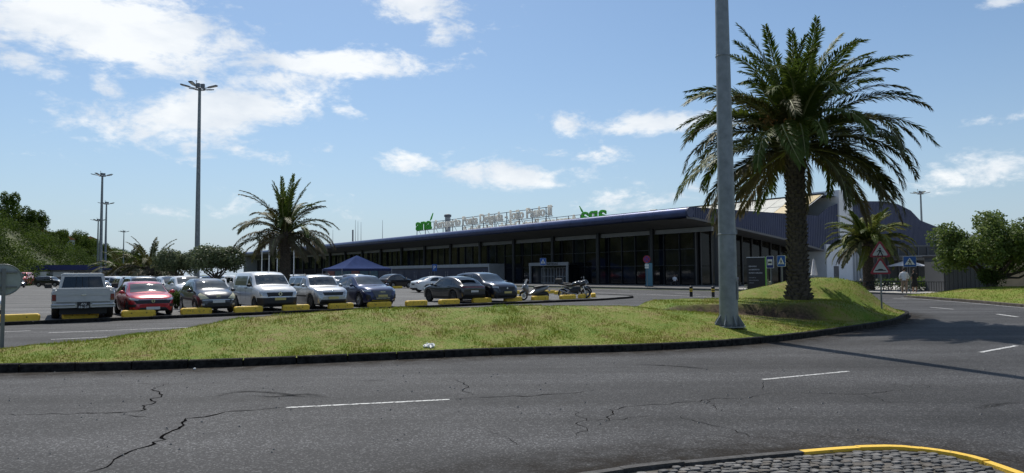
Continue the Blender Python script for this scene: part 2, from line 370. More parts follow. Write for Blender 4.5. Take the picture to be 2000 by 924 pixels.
def vnoise(X, Y, s, seed=0):
    x = X / s; y = Y / s; xi = np.floor(x).astype(int); yi = np.floor(y).astype(int); fx = x - xi; fy = y - yi
    fx = fx * fx * (3 - 2 * fx); fy = fy * fy * (3 - 2 * fy)
    def h(a, b):
        n = np.sin(a * 127.1 + b * 311.7 + seed * 74.7) * 43758.5453; return n - np.floor(n)
    return (h(xi, yi) * (1 - fx) + h(xi + 1, yi) * fx) * (1 - fy) + (h(xi, yi + 1) * (1 - fx) + h(xi + 1, yi + 1) * fx) * fy
RIDGE = [(-12.5, 14.8, .0), (-9.8, 16.2, .24), (-6.6, 18.2, .62), (-3, 19.6, .66), (0, 20.4, .66), (3, 21.3, .60), (4.6, 22.2, .46), (6.2, 23.6, .30)]
def bank_y(X): return 23.0 + .12 * (X - 6) + .35 * np.sin(X * 1.1) + .10 * np.sin(X * 3.3)
def island_h(X, Y):
    d = poly_dist(ISL, X, Y); fade = sstep(-.1, 2.0, d)
    best = np.zeros_like(X); bw = np.full(X.shape, 1e9)
    for (x1, y1, h1), (x2, y2, h2) in zip(RIDGE, RIDGE[1:]):
        l2 = (x2 - x1) ** 2 + (y2 - y1) ** 2; t = np.clip(((X - x1) * (x2 - x1) + (Y - y1) * (y2 - y1)) / l2, 0, 1)
        dd = np.hypot(X - x1 - t * (x2 - x1), Y - y1 - t * (y2 - y1)); hh = (h1 + (h2 - h1) * t) * np.exp(-(dd / 2.6) ** 2)
        best = np.maximum(best, hh)
    m2 = 1.33 * np.exp(-((np.abs(X - 12.9) / np.where(X < 12.9, 3.2, 3.0)) ** 2 + (np.abs(Y - 29.8) / 2.6) ** 2) ** 1.2) + .42 * np.exp(-(((X - 9.2) / 1.5) ** 2 + ((Y - 29.0) / 2.0) ** 2))
    plat = .56 * sstep(-.2, .2, Y - bank_y(X)) * sstep(3.6, 5.4, X) * (1 - sstep(12.0, 14.5, X)) * (1 - sstep(28, 31, Y))
    h = np.maximum(np.maximum(best, m2), plat * .98) + .25 * np.minimum(np.minimum(best, m2), plat)
    return .115 + fade * (h + .05 + .05 * (vnoise(X, Y, 1.3, 3) - .5) + .02 * (vnoise(X, Y, .35, 5) - .5))
def island_z(x, y): return float(island_h(np.array([float(x)]), np.array([float(y)]))[0])
def island_hit(px, py):
    d = ray(px, py); t = np.arange(10, 40, .02); X = d.x * t; Y = d.y * t; Zr = CAM_H + d.z * t; h = island_h(X, Y); i = int(np.argmax(Zr <= h)) if (Zr <= h).any() else -1
    return Vector((X[i], Y[i], h[i]))
def dirt_w(X, Y):
    b = np.exp(-((Y - bank_y(X) + .12) / .34) ** 2) * sstep(3.9, 5.2, X) * (1 - sstep(9.2, 10.6, X))
    b2 = .5 * np.exp(-(((X - 8.3) / 1.3) ** 2 + ((Y - 22.4) / .4) ** 2))
    return np.clip(np.maximum(b * 1.3, b2) * (.65 + .9 * vnoise(X, Y, .4, 11)), 0, 1)
def turf_mat(name, blade=False):
    m = bpy.data.materials.new(name); m.use_nodes = True; nt = m.node_tree; N = nt.nodes; L = nt.links; b = N['Principled BSDF']
    geo = N.new('ShaderNodeNewGeometry')
    def noise(s, d=5, off=0):
        n = N.new('ShaderNodeTexNoise'); n.inputs['Scale'].default_value = s; n.inputs['Detail'].default_value = d; n.inputs['Roughness'].default_value = .65
        v = N.new('ShaderNodeVectorMath'); v.inputs[1].default_value = (off, off, off); L.new(geo.outputs['Position'], v.inputs[0]); L.new(v.outputs[0], n.inputs['Vector']); return n.outputs['Fac']
    r = N.new('ShaderNodeValToRGB'); e = r.color_ramp.elements
    e[0].position = .40; e[0].color = (.098, .168, .010, 1); e[1].position = .50; e[1].color = (.165, .196, .026, 1)
    x = e.new(.575); x.color = (.225, .192, .058, 1); x = e.new(.65); x.color = (.165, .118, .055, 1)
    mx = N.new('ShaderNodeMath'); mx.operation = 'MULTIPLY_ADD'; mx.inputs[1].default_value = .40; L.new(noise(.7, 6), mx.inputs[0])
    mz = N.new('ShaderNodeMath'); mz.operation = 'MULTIPLY_ADD'; mz.inputs[1].default_value = .34; L.new(noise(3.2, 5, 17), mz.inputs[0])
    ml = N.new('ShaderNodeMath'); ml.operation = 'MULTIPLY'; ml.inputs[1].default_value = .26; L.new(noise(17, 4, 3), ml.inputs[0]); L.new(ml.outputs[0], mz.inputs[2]); L.new(mz.outputs[0], mx.inputs[2])
    L.new(mx.outputs[0], r.inputs[0])
    at = N.new('ShaderNodeAttribute'); at.attribute_name = 'dirt'
    so_ = N.new('ShaderNodeValToRGB'); e = so_.color_ramp.elements; e[0].position = .3; e[0].color = (.018, .012, .008, 1); e[1].position = .7; e[1].color = (.12, .08, .05, 1)
    L.new(noise(9, 6, 8), so_.inputs[0])
    mix = N.new('ShaderNodeMix'); mix.data_type = 'RGBA'; L.new(at.outputs['Fac'], mix.inputs[0]); L.new(r.outputs[0], mix.inputs[6]); L.new(so_.outputs[0], mix.inputs[7])
    L.new(mix.outputs[2], b.inputs['Base Color']); b.inputs['Roughness'].default_value = .8; b.inputs['Specular IOR Level'].default_value = .2
    if blade:
        t = N.new('ShaderNodeBsdfTranslucent'); L.new(mix.outputs[2], t.inputs[0]); ms = N.new('ShaderNodeMixShader'); ms.inputs[0].default_value = .45
        L.new(b.outputs[0], ms.inputs[1]); L.new(t.outputs[0], ms.inputs[2]); L.new(ms.outputs[0], N['Material Output'].inputs[0])
    else:
        bp = N.new('ShaderNodeBump'); bp.inputs['Strength'].default_value = .7; bp.inputs['Distance'].default_value = .05; L.new(noise(22, 5, 1), bp.inputs['Height']); L.new(bp.outputs[0], b.inputs['Normal'])
    return m
M_TURF = turf_mat('turf'); M_BLADE = turf_mat('grass_blade', True)
def set_dirt(me, D):
    a = me.attributes.new('dirt', 'FLOAT', 'POINT'); a.data.foreach_set('value', np.asarray(D, dtype=np.float32))
st = .16
gx = np.arange(-15.6, 16.8, st); gy = np.arange(12.8, 35.4, st); GX, GY = np.meshgrid(gx, gy, indexing='ij')
def snap_in(P, GX, GY, keep, inside, inset):
    for i, j in zip(*np.where(keep & ~inside)):
        p = np.array((GX[i, j], GY[i, j])); bd = 1e9
        for k_ in range(len(P)):
            a = P[k_]; ab = P[(k_ + 1) % len(P)] - a; t = min(1, max(0, ((p - a) @ ab) / (ab @ ab + 1e-12))); q_ = a + ab * t; d_ = np.linalg.norm(q_ - p)
            if d_ < bd: bd = d_; bq = q_
        n_ = bq + (bq - p) / (bd + 1e-9) * inset; GX[i, j], GY[i, j] = n_
inside = poly_in(ISL, GX, GY); dd = poly_dist(ISL, GX, GY); keep = inside | (dd < .15); snap_in(ISL, GX, GY, keep, inside, .07)
Z = island_h(GX, GY); Z[~inside] = .12
idx = -np.ones(GX.shape, int); idx[keep] = np.arange(keep.sum())
V = np.stack([GX[keep], GY[keep], Z[keep]], 1)
q = np.stack([idx[:-1, :-1], idx[1:, :-1], idx[1:, 1:], idx[:-1, 1:]], -1).reshape(-1, 4); q = q[(q >= 0).all(1)]
me = np_mesh('grass_island', V, q, M_TURF, True); set_dirt(me, dirt_w(V[:, 0], V[:, 1])); tag(link('grass_island', me), kind='structure')
kerb_run('island_kerb', [tuple(p) for p in isl_s] + [tuple(isl_s[0])], .13, .155, M_BASALT)
def blades(name, label, X, Y, Zb, hmin, hmax, wid, D=None, mul=1.0):
    n = len(X); h = RNG.uniform(hmin, hmax, n) * mul; an = RNG.uniform(0, 2 * np.pi, n); ln = RNG.uniform(.1, .9, n) * h; la = RNG.uniform(0, 2 * np.pi, n)
    w = wid * RNG.uniform(.6, 1.4, n)
    a = np.stack([X - np.cos(an) * w, Y - np.sin(an) * w, Zb - .01], 1); b = np.stack([X + np.cos(an) * w, Y + np.sin(an) * w, Zb - .01], 1)
    c = np.stack([X + np.cos(la) * ln, Y + np.sin(la) * ln, Zb + h], 1)
    V = np.stack([a, b, c], 1).reshape(-1, 3); F_ = np.arange(3 * n).reshape(-1, 3)
    me = np_mesh(name, V, F_, M_BLADE); set_dirt(me, np.repeat(D if D is not None else np.zeros(n), 3))
    return tag(link(name, me), label, 'grass', kind='stuff')
n = 900000
X = RNG.uniform(-15.4, 16.4, n); Y = RNG.uniform(12.9, 35, n)
pk = np.clip((16.0 / np.maximum(Y, 12)) ** 2.2, .12, 1); k = RNG.random(n) < pk; X = X[k]; Y = Y[k]
k = poly_in(ISL, X, Y); X = X[k]; Y = Y[k]; d_ = poly_dist(ISL, X, Y); k = d_ > .12; X = X[k]; Y = Y[k]
D = dirt_w(X, Y); k = RNG.random(len(X)) > D * 1.25; X = X[k]; Y = Y[k]; D = D[k]
tall = .6 + .9 * vnoise(X, Y, .5, 21)
k = RNG.random(len(X)) < (.45 + .55 * vnoise(X, Y, .9, 2)); X = X[k]; Y = Y[k]; D = D[k]
blades('island_grass', 'short patchy green and straw grass covering the kerbed traffic island', X, Y, island_h(X, Y), .015, .055, .008, D * .6, .35 + 1.5 * vnoise(X, Y, .35, 21) * vnoise(X, Y, 1.6, 23) * 1.6)
# tufts leaning over the kerb
# ------------------------------------------------------------------ right verge
verge = [tuple(G(*p)[:2]) for p in ((1765, 580.5), (1830, 585.5), (1900, 591), (2000, 600))] + [(23.2, 28), (21.5, 22), (22, 15), (60, 10), (62, 47), (31, 48.6), (27.5, 48.4)]
VER = np.array(catmull(verge, 1.0, closed=True))
gx = np.arange(20, 63, .5); gy = np.arange(9, 50, .5); GX, GY = np.meshgrid(gx, gy, indexing='ij')
def verge_h(X, Y):
    d = poly_dist(VER, X, Y); return .12 + .55 * sstep(0, 5, d) + .06 * vnoise(X, Y, 2, 4) * sstep(0, 1, d)
inside = poly_in(VER, GX, GY); keep = inside | (poly_dist(VER, GX, GY) < .45); snap_in(VER, GX, GY, keep, inside, .09); Z = verge_h(GX, GY); Z[~inside] = .11
idx = -np.ones(GX.shape, int); idx[keep] = np.arange(keep.sum()); V = np.stack([GX[keep], GY[keep], Z[keep]], 1)
q = np.stack([idx[:-1, :-1], idx[1:, :-1], idx[1:, 1:], idx[:-1, 1:]], -1).reshape(-1, 4); q = q[(q >= 0).all(1)]
me = np_mesh('grass_verge', V, q, M_TURF, True); set_dirt(me, np.zeros(len(V))); tag(link('grass_verge', me), kind='structure')
n = 90000; X = RNG.uniform(21, 50, n); Y = RNG.uniform(14, 49, n); k = poly_in(VER, X, Y) & (poly_dist(VER, X, Y) > .15); X = X[k]; Y = Y[k]
blades('verge_grass', 'short grass on the raised verge under the leafy tree at right', X, Y, verge_h(X, Y), .03, .08, .014)
vk = [p for p in catmull(verge, .6, closed=True)]
kerb_run('verge_kerb', vk[:int(len(vk) * .42)], .15, .14, mat('kerb_brown', (.085, .07, .055), .85, var=.4, vscale=4))
# ------------------------------------------------------------------ near pavement of cobbles with yellow kerb
edge = [(-6, 3.4), (-2.5, 4.75), (-.6, 5.55)] + [tuple(G(x, y, .12)[:2]) for x, y in ((1130, 923), (1250, 906), (1400, 891), (1535, 879), (1640, 870.5), (1700, 868), (1760, 868.5), (1850, 879), (1920, 893.5), (2000, 920))] + [(4.28, 5.4), (4.3, 4.4), (4.3, 2)]
edge_s = catmull(edge, .05)
tag(sheet('pavement', [tuple(p) for p in edge_s] + [(-6, 2)], .088, mat('joint_sand', (.07, .062, .05), .95, var=.35, vscale=20)), kind='structure')
pav = bpy.data.objects['pavement']
y0k = G(1535, 879, .12).x
M_KWEAR = mat('basalt_worn', (.06, .057, .054), .85, var=.4, vscale=12, bump=.5, bscale=60)
kerb_run('pavement_kerb', [tuple(p) for p in edge_s][::-1], -.001 + .10, .121, M_BASALT, stone=.6, paint=lambda p, i: M_YKERB if p[0] > y0k else M_KWEAR, gap=.003)
cob_m = [mat('cobble_%d' % i, c, .75, var=.3, vscale=14, bump=.5, bscale=45, dist=.012) for i, c in enumerate([(.10, .096, .09), (.075, .072, .068), (.14, .134, .125), (.058, .056, .053), (.10, .086, .07)])]
def cobble_poly(w, h):
    pts = []
    for (sx, sy) in ((-1, -1), (1, -1), (1, 1), (-1, 1)):
        x = sx * w / 2 * random.uniform(.88, 1.02); y = sy * h / 2 * random.uniform(.88, 1.02); c = .012
        a = (x - sx * c, y); b = (x, y - sy * c); pts += [a, b] if sx * sy < 0 else [b, a]
    return pts
def cobble_add(mb, poly, ox, oy, z, th, mi=0):
    n = len(poly); V = []
    for (s_, zz) in ((1.0, z - .03), (1.0, z + th - .008), (.86, z + th)):
        for (x, y) in poly: V.append((ox + x * s_, oy + y * s_, zz))
    fs = [tuple(range(2 * n, 3 * n))]
    for l in (0, n):
        for i in range(n): j = (i + 1) % n; fs.append((l + i, l + j, l + n + j, l + n + i))
    mb.add(V, fs, mi, False)
protos = []
for i in range(15):
    mb = MB(); cobble_add(mb, cobble_poly(.098, .070), 0, 0, 0, .019); protos.append(mb.mesh('cobble', cob_m[i % 5]))
EDG = np.array([tuple(p) for p in edge_s] + [(-6, 2)])
rest = MB(); made = 0; y = 6.92; row = 0; cand = []
th = math.radians(14)
for r_ in range(78):
    for c_ in range(-84, 84):
        u = c_ * .102 + (.05 if r_ % 2 else 0) + random.uniform(-.014, .014); v = 7.3 - r_ * .075 + random.uniform(-.009, .009) + .02 * math.sin(c_ * .35)
        x = u * math.cos(th) - (v - 6.5) * math.sin(th) * .35 + 2; yy = v + u * math.sin(th)
        cand.append((x, yy))
CX = np.array([c[0] for c in cand]); CY = np.array([c[1] for c in cand]); ok = poly_in(EDG, CX, CY) & (poly_dist(EDG, CX, CY) > .155)
cand = [c for c, o in zip(cand, ok) if o and c[1] > 2.6]
cand.sort(key=lambda c: -c[1] if c[0] > .3 else 50 - c[1])
for (x, yy) in cand:
    rz = th + random.gauss(0, .16); dz = random.uniform(-.007, .005)
    if made < 290 and yy > 5.7:
        link('cobble', random.choice(protos), pav, loc=(x, yy, .088 + dz), rz=rz + random.choice((0, math.pi)), scale=(random.uniform(.72, 1.12), random.uniform(.72, 1.1), random.uniform(.8, 1.15))); made += 1
    else:
        po = cobble_poly(.096, .069); cs, sn = math.cos(rz), math.sin(rz)
        cobble_add(rest, [(a * cs - b * sn, a * sn + b * cs) for a, b in po], x, yy,   .088 + dz, .019, random.randrange(5))
o = rest.build('cobbles', cob_m, pav); tag(o, kind='stuff')
# ------------------------------------------------------------------ road markings and cracks (children of the road)
def strip(name, pts, w, z, m, parent, ragged=0.0):
    P = [np.array(p[:2], float) for p in pts]; V = []; fs = []
    for i, p in enumerate(P):
        t = P[min(i + 1, len(P) - 1)] - P[max(i - 1, 0)]; t = t / (np.linalg.norm(t) + 1e-9); n_ = np.array((-t[1], t[0]))
        ww = w[i] if isinstance(w, (list, tuple)) else w
        a = p + n_ * ww / 2 * (1 + random.uniform(-ragged, ragged)); b = p - n_ * ww / 2 * (1 + random.uniform(-ragged, ragged))
        V += [(a[0], a[1], z), (b[0], b[1], z)]
    for i in range(len(P) - 1): fs.append((2 * i, 2 * i + 1, 2 * i + 3, 2 * i + 2))
    mb = MB(); mb.add(V, [f[::-1] for f in fs] if False else fs); o = mb.build(name, m, parent)
    return o
def line_px(name, a, b, w=.12, z=.004, parent=road, m=M_WHITE_LINE, n=30, ragged=.25):
    p, q_ = G(*a, z), G(*b, z); strip(name, [p.lerp(q_, i / n) for i in range(n + 1)], w, z, m, parent, ragged)
for a, b, w in (((558, 796), (878, 780), .07), ((1490, 741), (1658, 725), .07), ((1915, 688), (1985, 675), .10), ((1817, 600), (1862, 604), .12), ((1948, 613.5), (1988, 619), .16),
                ((95, 650), (378, 639), .10), ((100, 663), (300, 654), .10), ((110, 679), (152, 676.5), .12), ((0, 648), (60, 646), .1),
                ((1130, 570.5), (1262, 574.8), .16), ((1262, 574.8), (1440, 582.6), .16), ((1318, 572.6), (1368, 574.8), .14), ((1150, 564.8), (1230, 567.2), .14), ((1745, 582.5), (1772, 584), .12)):
    line_px('lane_marking', a, b, w)
vl = [p - (p - Vector((15, 40, 0))).normalized() * .28 for p in (G(1765, 581), G(1830, 586), G(1900, 591.5), G(2000, 600.5), Vector((22.9, 28, 0)))]
strip('edge_line', [(p[0], p[1]) for p in catmull([tuple(p[:2]) for p in vl], .5)], .09, .004, M_WHITE_LINE, road, .2)
def crack(px, w=.02, jit=.035, z=.0045, sub=9):
    P = [G(x, y) for x, y in px]; out = []
    for a, b in zip(P, P[1:]):
        n_ = max(3, int((b - a).length / .09)); off = 0
        for i in range(n_):
            t = i / n_; off = off * .6 + random.gauss(0, jit) ; d_ = (b - a).normalized(); nn = Vector((-d_.y, d_.x, 0))
            out.append(a.lerp(b, t) + nn * off * math.sin(math.pi * t) ** .4)
    out.append(P[-1]); k = len(out)
    ws = [max(.003, w * (.35 + .75 * abs(math.sin(i * .7 + random.random()))) * min(1, (k - i) / k * 3 + .2, i / k * 3 + .3)) for i in range(k)]
    strip('crack', [(p[0], p[1]) for p in out], ws, z, M_CRACK, road)
for px, w in (([(170, 924), (232, 893), (290, 872), (330, 845), (356, 825), (362, 818), (440, 805), (556, 796)], .026), ([(0, 811), (80, 810), (240, 806), (275, 803), (283, 795), (305, 785), (312, 770), (300, 763), (330, 748)], .018), ([(250, 812), (285, 814)], .012),
              ([(878, 780), (960, 776), (1040, 774), (1120, 768), (1160, 762)], .015), ([(895, 740), (915, 755), (922, 772)], .010), ([(1120, 800), (1125, 812), (1145, 822), (1190, 822), (1190, 800), (1280, 790), (1355, 785), (1470, 775), (1540, 768)], .014),
              ([(1140, 822), (1135, 832), (1148, 842), (1120, 855)], .010), ([(1190, 822), (1270, 814)], .010), ([(1330, 812), (1350, 820), (1385, 830), (1440, 845), (1525, 858)], .010), ([(1540, 768), (1680, 770), (1780, 760)], .012), ([(1680, 770), (1745, 788)], .008), ([(1490, 745), (1492, 762)], .009),
              ([(1380, 780), (1400, 800), (1420, 804)], .010), ([(950, 842), (980, 850), (1010, 870)], .007), ([(1750, 755), (1800, 750), (1810, 758)], .008), ([(460, 743), (500, 741)], .008)):
    crack(px, w * (1.35 if px[0][0] < 900 else .95), jit=.038)
# loose grit and a few pebbles on the asphalt by the kerb
mb = MB()
for i in range(420):
    x = random.uniform(-9, 12); yy = random.uniform(7.0, 17); r = random.uniform(.006, .018)
    if yy > interp([(p[0], p[1]) for p in [tuple(q_[:2]) for q_ in near]], x) - .1 or (x > -2 and yy < 7.3): continue
    mb.add([(x - r, yy - r, .001), (x + r, yy - r * .7, .001), (x + r * .6, yy + r, .001), (x - r * .8, yy + r, .001), (x, yy, r * 1.2)], [(0, 1, 4), (1, 2, 4), (2, 3, 4), (3, 0, 4)])
tag(mb.build('grit', mat('grit', (.16, .155, .145), .9)), 'loose pale grit scattered over the asphalt', 'grit', kind='stuff')

# gutter grime and tyre scuffs: thin worn films on the asphalt
def film_mat(name, col, amount, scale=3.0):
    m = bpy.data.materials.new(name); m.use_nodes = True; nt = m.node_tree; N = nt.nodes; L = nt.links; b = N['Principled BSDF']; b.inputs['Base Color'].default_value = col + (1,); b.inputs['Roughness'].default_value = .95; b.inputs['Specular IOR Level'].default_value = .1
    at = N.new('ShaderNodeAttribute'); at.attribute_name = 'fade'; geo = N.new('ShaderNodeNewGeometry'); n = N.new('ShaderNodeTexNoise'); n.inputs['Scale'].default_value = scale; n.inputs['Detail'].default_value = 8; n.inputs['Roughness'].default_value = .7; L.new(geo.outputs['Position'], n.inputs['Vector'])
    r = N.new('ShaderNodeMapRange'); r.inputs[1].default_value = .3; r.inputs[2].default_value = .65; L.new(n.outputs['Fac'], r.inputs[0]); mu = N.new('ShaderNodeMath'); mu.operation = 'MULTIPLY'; L.new(r.outputs[0], mu.inputs[0]); L.new(at.outputs['Fac'], mu.inputs[1]); m2 = N.new('ShaderNodeMath'); m2.operation = 'MULTIPLY'; m2.inputs[1].default_value = amount; L.new(mu.outputs[0], m2.inputs[0]); L.new(m2.outputs[0], b.inputs['Alpha']); return m
def film(name, pts, offs, fades, z, m):
    P = [np.array(p[:2], float) for p in pts]; V = []; fa = []; k = len(offs)
    for i, p in enumerate(P):
        t = P[min(i + 1, len(P) - 1)] - P[max(i - 1, 0)]; t = t / (np.linalg.norm(t) + 1e-9); n_ = np.array((t[1], -t[0])); en = min(1, i / 4, (len(P) - 1 - i) / 4)
        for o_, f_ in zip(offs, fades): q_ = p + n_ * o_; V.append((q_[0], q_[1], z)); fa.append(f_ * en)
    fs = [(i * k + j, i * k + j + 1, (i + 1) * k + j + 1, (i + 1) * k + j) for i in range(len(P) - 1) for j in range(k - 1)]
    me = np_mesh(name, V, fs, m); a = me.attributes.new('fade', 'FLOAT', 'POINT'); a.data.foreach_set('value', np.array(fa, dtype=np.float32)); return link(name, me, road)
M_GRIME = film_mat('gutter_grime', (.030, .024, .018), 1.0)
film('gutter_grime', [tuple(p) for p in isl_s[2:int(len(isl_s) * .56)]], (0, .15, .5, 1.1), (1.0, .95, .5, 0), .0022, M_GRIME)
film('gutter_grime', [tuple(p) for p in edge_s[30:]][::-1], (0, .2, .6, 1.4), (1.0, .95, .55, 0), .0024, M_GRIME)
M_SCUFF = film_mat('tyre_scuff', (.014, .014, .014), .75, 9.0)
for px in ([(415, 778), (440, 770), (480, 765), (540, 768), (580, 774), (625, 776)], [(480, 772), (540, 775), (600, 770), (640, 778)], [(1240, 712), (1330, 716), (1390, 722)], [(1610, 690), (1660, 692)], [(700, 745), (760, 742)], [(1900, 800), (1950, 790), (2000, 786)]):
    film('tyre_scuff', [tuple(p) for p in catmull([tuple(G(*p)[:2]) for p in px], .12)], (-.09, -.03, .03, .09), (0, 1, 1, 0), .0026, M_SCUFF)
# ------------------------------------------------------------------ terminal pavement
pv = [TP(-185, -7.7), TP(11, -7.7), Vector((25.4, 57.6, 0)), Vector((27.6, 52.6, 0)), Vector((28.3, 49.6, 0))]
tag(sheet('terminal_pavement', [tuple(p[:2]) for p in pv[:2]] + [tuple(TP(11, 6)[:2]), tuple(TP(0, 10)[:2]), tuple(TP(-185, 10)[:2])], .125, mat('shaded_basalt_paving', (.085, .083, .08), .85, var=.25, vscale=1.5)), kind='structure')  # dark basalt, with the shade by the terminal also put into its colour
tag(sheet('plaza', [tuple(p[:2]) for p in pv[1:]] + [(33, 48.3), (62, 46.8), (150, 60), (150, 150), tuple(TP(0, 60)[:2]), tuple(TP(0, 10)[:2]), tuple(TP(11, 6)[:2])], .121, M_PAVE), kind='structure')
kerb_run('terminal_kerb', [tuple(p[:2]) for p in catmull([tuple(p[:2]) for p in [TP(-120, -7.85), TP(-60, -7.85), TP(-20, -7.85), TP(11, -7.85), Vector((25.2, 57.4, 0)), Vector((27.4, 52.5, 0)), Vector((28.1, 49.5, 0))]], 1.0)], .14, .14, mat('kerb_grey', (.10, .098, .095), .85, var=.3, vscale=3), stone=1.5)
# ------------------------------------------------------------------ terminal building
M_BLUE = mat('blue_metal', (.058, .075, .165), .38, metal=.45, var=.16, vscale=.8)
M_BLUE_D = mat('blue_cladding', (.030, .038, .085), .55, metal=.1, var=.12, vscale=.5)
M_SOFFIT = mat('soffit_grey', (.12, .12, .125), .8, var=.08, vscale=.6)
M_BEAM = mat('beam_grey', (.24, .24, .24), .7, var=.08, vscale=1)
M_DARK = mat('dark_metal', (.012, .013, .015), .5)
M_GLASS = mat('curtain_glass', (.005, .007, .011), .05, spec=.38, var=.5, vscale=.35)
M_GLASS2 = mat('cafe_glass', (.012, .011, .009), .08, spec=.18, var=.8, vscale=.5)
M_CONC = mat('render_white', (.62, .63, .65), .85, var=.06, vscale=.7)
M_GREYP = mat('grey_panel', (.33, .34, .35), .7, var=.08, vscale=.7)
M_SKYL = mat('skylight_sheet', (.40, .40, .35), .6, var=.1, vscale=1.2)
M_SKYY = mat('skylight_yellowed', (.42, .30, .10), .5, var=.2, vscale=2.5)
M_POSTER = mat('poster_navy', (.018, .022, .055), .5, var=.2, vscale=.6)
M_POSTM = mat('poster_print', (.16, .16, .18), .6, var=.4, vscale=3)
T = thing('terminal_building', 'long low airport terminal with blue rounded eave and dark glass front', 'building', TO, TRZ)
AL = -189.0
# eave panels (rounded)
def eave_prof(n=12):
    P = [(.70, 7.90)]
    for i in range(n + 1):
        an = -math.pi / 2 - math.pi * i / n; P.append((.52 + .55 * math.cos(an) * 1.0, 8.48 + .58 * math.sin(an)))
    P.append((1.5, 9.07)); return P
ep = eave_prof(); k = 0; a = 0.0
while a > AL + 1:
    w = 5.05; b = max(AL, a - w); mb = MB(); n_ = len(ep)
    V = [(a - .015, s, z) for s, z in ep] + [(b + .015, s, z) for s, z in ep]
    mb.add(V, [(i, i + 1, n_ + i + 1, n_ + i) for i in range(n_ - 1)], 0, True)
    mb.build('eave_panel', M_BLUE, T); a = b
mb = MB(); mb.add([(.0, s, z) for s, z in ep], [tuple(range(len(ep)))]); mb.add([(.25, .52 + .57 * math.cos(t), 8.48 + .60 * math.sin(t)) for t in np.linspace(0, 2 * math.pi, 20, endpoint=False)] + [(.0, .52 + .57 * math.cos(t), 8.48 + .60 * math.sin(t)) for t in np.linspace(0, 2 * math.pi, 20, endpoint=False)], [tuple(range(20))] + [(i, (i + 1) % 20, 20 + (i + 1) % 20, 20 + i) for i in range(20)])
mb.build('eave_end_cap', M_BLUE_D, T)
BAY = 10.1; cols = [-9.4 - BAY * i for i in range(-1, 18)]
# soffit and beams bay by bay
edges = [0.0] + [c for c in cols if c < 0] + [AL]
for a, b in zip(edges, edges[1:]):
    MB().add([(a - .01, .6, 7.91), (b + .01, .6, 7.91), (b + .01, 5.2, 7.02), (a - .01, 5.2, 7.02)], [(0, 1, 2, 3)]).build('soffit_panel', M_SOFFIT, T)
    MB().box(b + .2, a - .2, 4.7, 5.15, 6.5, 7.03).build('beam', M_BEAM, T)
for c in cols:
    if c > 1 or c < AL: continue
    MB().lathe([(.27, .12), (.27, 7.3)], 14, c=(c, 4.35, 0)).build('column', M_DARK, T)
MB().box(AL, .0, .9, 30, 8.93, 8.99).build('roof', mat('roof_sheet', (.22, .23, .25), .6), T)
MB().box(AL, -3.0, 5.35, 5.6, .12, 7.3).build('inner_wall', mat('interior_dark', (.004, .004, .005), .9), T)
MB().box(AL, 0, 29.5, 30, .12, 9).build('rear_wall', M_GREYP, T)
MB().box(AL - .3, AL, 1.0, 30, .12, 9).build('end_wall', M_GREYP, T)
# glass panes and mullions; shared meshes
M_GLASS_B = mat('curtain_glass_warm', (.017, .015, .012), .06, spec=.25, var=.7, vscale=.6); M_GLASS_C = mat('curtain_glass_blue', (.010, .014, .024), .05, spec=.25, var=.6, vscale=.5)
pane_cache = {}
def pane(w, h, m):
    key = (round(w, 3), round(h, 3), m.name)
    if key not in pane_cache:
        pane_cache[key] = MB().box(-w / 2, w / 2, -.02, .02, 0, h).mesh('pane', m)
    return pane_cache[key]
mull = {}
nb = 0
a = -3.0
while a > -185:
    w = 2.525 if a > -115 else 5.05
    low_z = .2 if a > -43 else 3.35
    rows = [(.2, 2.5), (2.56, 4.5), (4.56, 6.5)] if low_z < 1 else [(3.36, 6.5)]
    for (z0, z1) in rows:
        rv = random.random(); gm_ = M_GLASS if rv < .72 else (M_GLASS_B if rv < .88 else M_GLASS_C)
        link('pane', pane(w - .07, z1 - z0, gm_), T, loc=(a - w / 2, 5.22 + random.uniform(-.012, .012), z0), rz=random.uniform(-.004, .004))
    if 'm' not in mull: mull['m'] = MB().box(-.045, .045, -.16, .05, .12, 6.5).mesh('mullion', M_DARK); mull['u'] = MB().box(-.045, .045, -.16, .05, 3.3, 6.5).mesh('mullion', M_DARK)
    link('mullion', mull['m' if low_z < 1 else 'u'], T, loc=(a, 5.2, 0)); a -= w
for z in (2.53, 4.53): MB().box(-43.4, -3, 5.12, 5.24, z - .04, z + .04).build('transom', M_DARK, T)
# ground floor extension with posters
x0, x1 = -118.0, -43.4
MB().box(x0, x1, 2.0, 5.1, 2.75, 3.3).build('extension_fascia', M_GREYP, T)
MB().box(x1 - .35, x1, 2.05, 5.1, .12, 2.75).build('extension_end', M_GREYP, T)
MB().box(x0, x1 - .36, 2.3, 5.1, .12, 2.75).build('extension_wall', mat('grey_wall_dark', (.12, .12, .13), .8), T)
a = x1 - .5; i = 0
while a > -84:
    w = 6.1; b = a - w
    p = MB().box(b + .04, a - .04, 2.2, 2.29, .35, 2.68).build('poster_panel', M_POSTER, T)
    mb = MB(); mb2 = MB()
    for k_ in range(2):
        cx = a - 1.1 - k_ * .75; mb.ell((cx, 2.19, 1.9), (.16, .02, .2), 8, 5); mb.prism_xz([(cx - .22, .7), (cx + .22, .7), (cx + .12, 1.7), (cx - .12, 1.7)], 2.175, 2.195)
    for k_ in range(4): mb2.box(a - 5.2, a - 3.3 - .3 * (k_ % 2), 2.18, 2.195, 1.25 + .22 * k_, 1.36 + .22 * k_)
    mb.build('print_figures', M_POSTM, p); mb2.build('print_lines', mat('poster_text', (.06, .065, .09), .6), p)
    a = b; i += 1
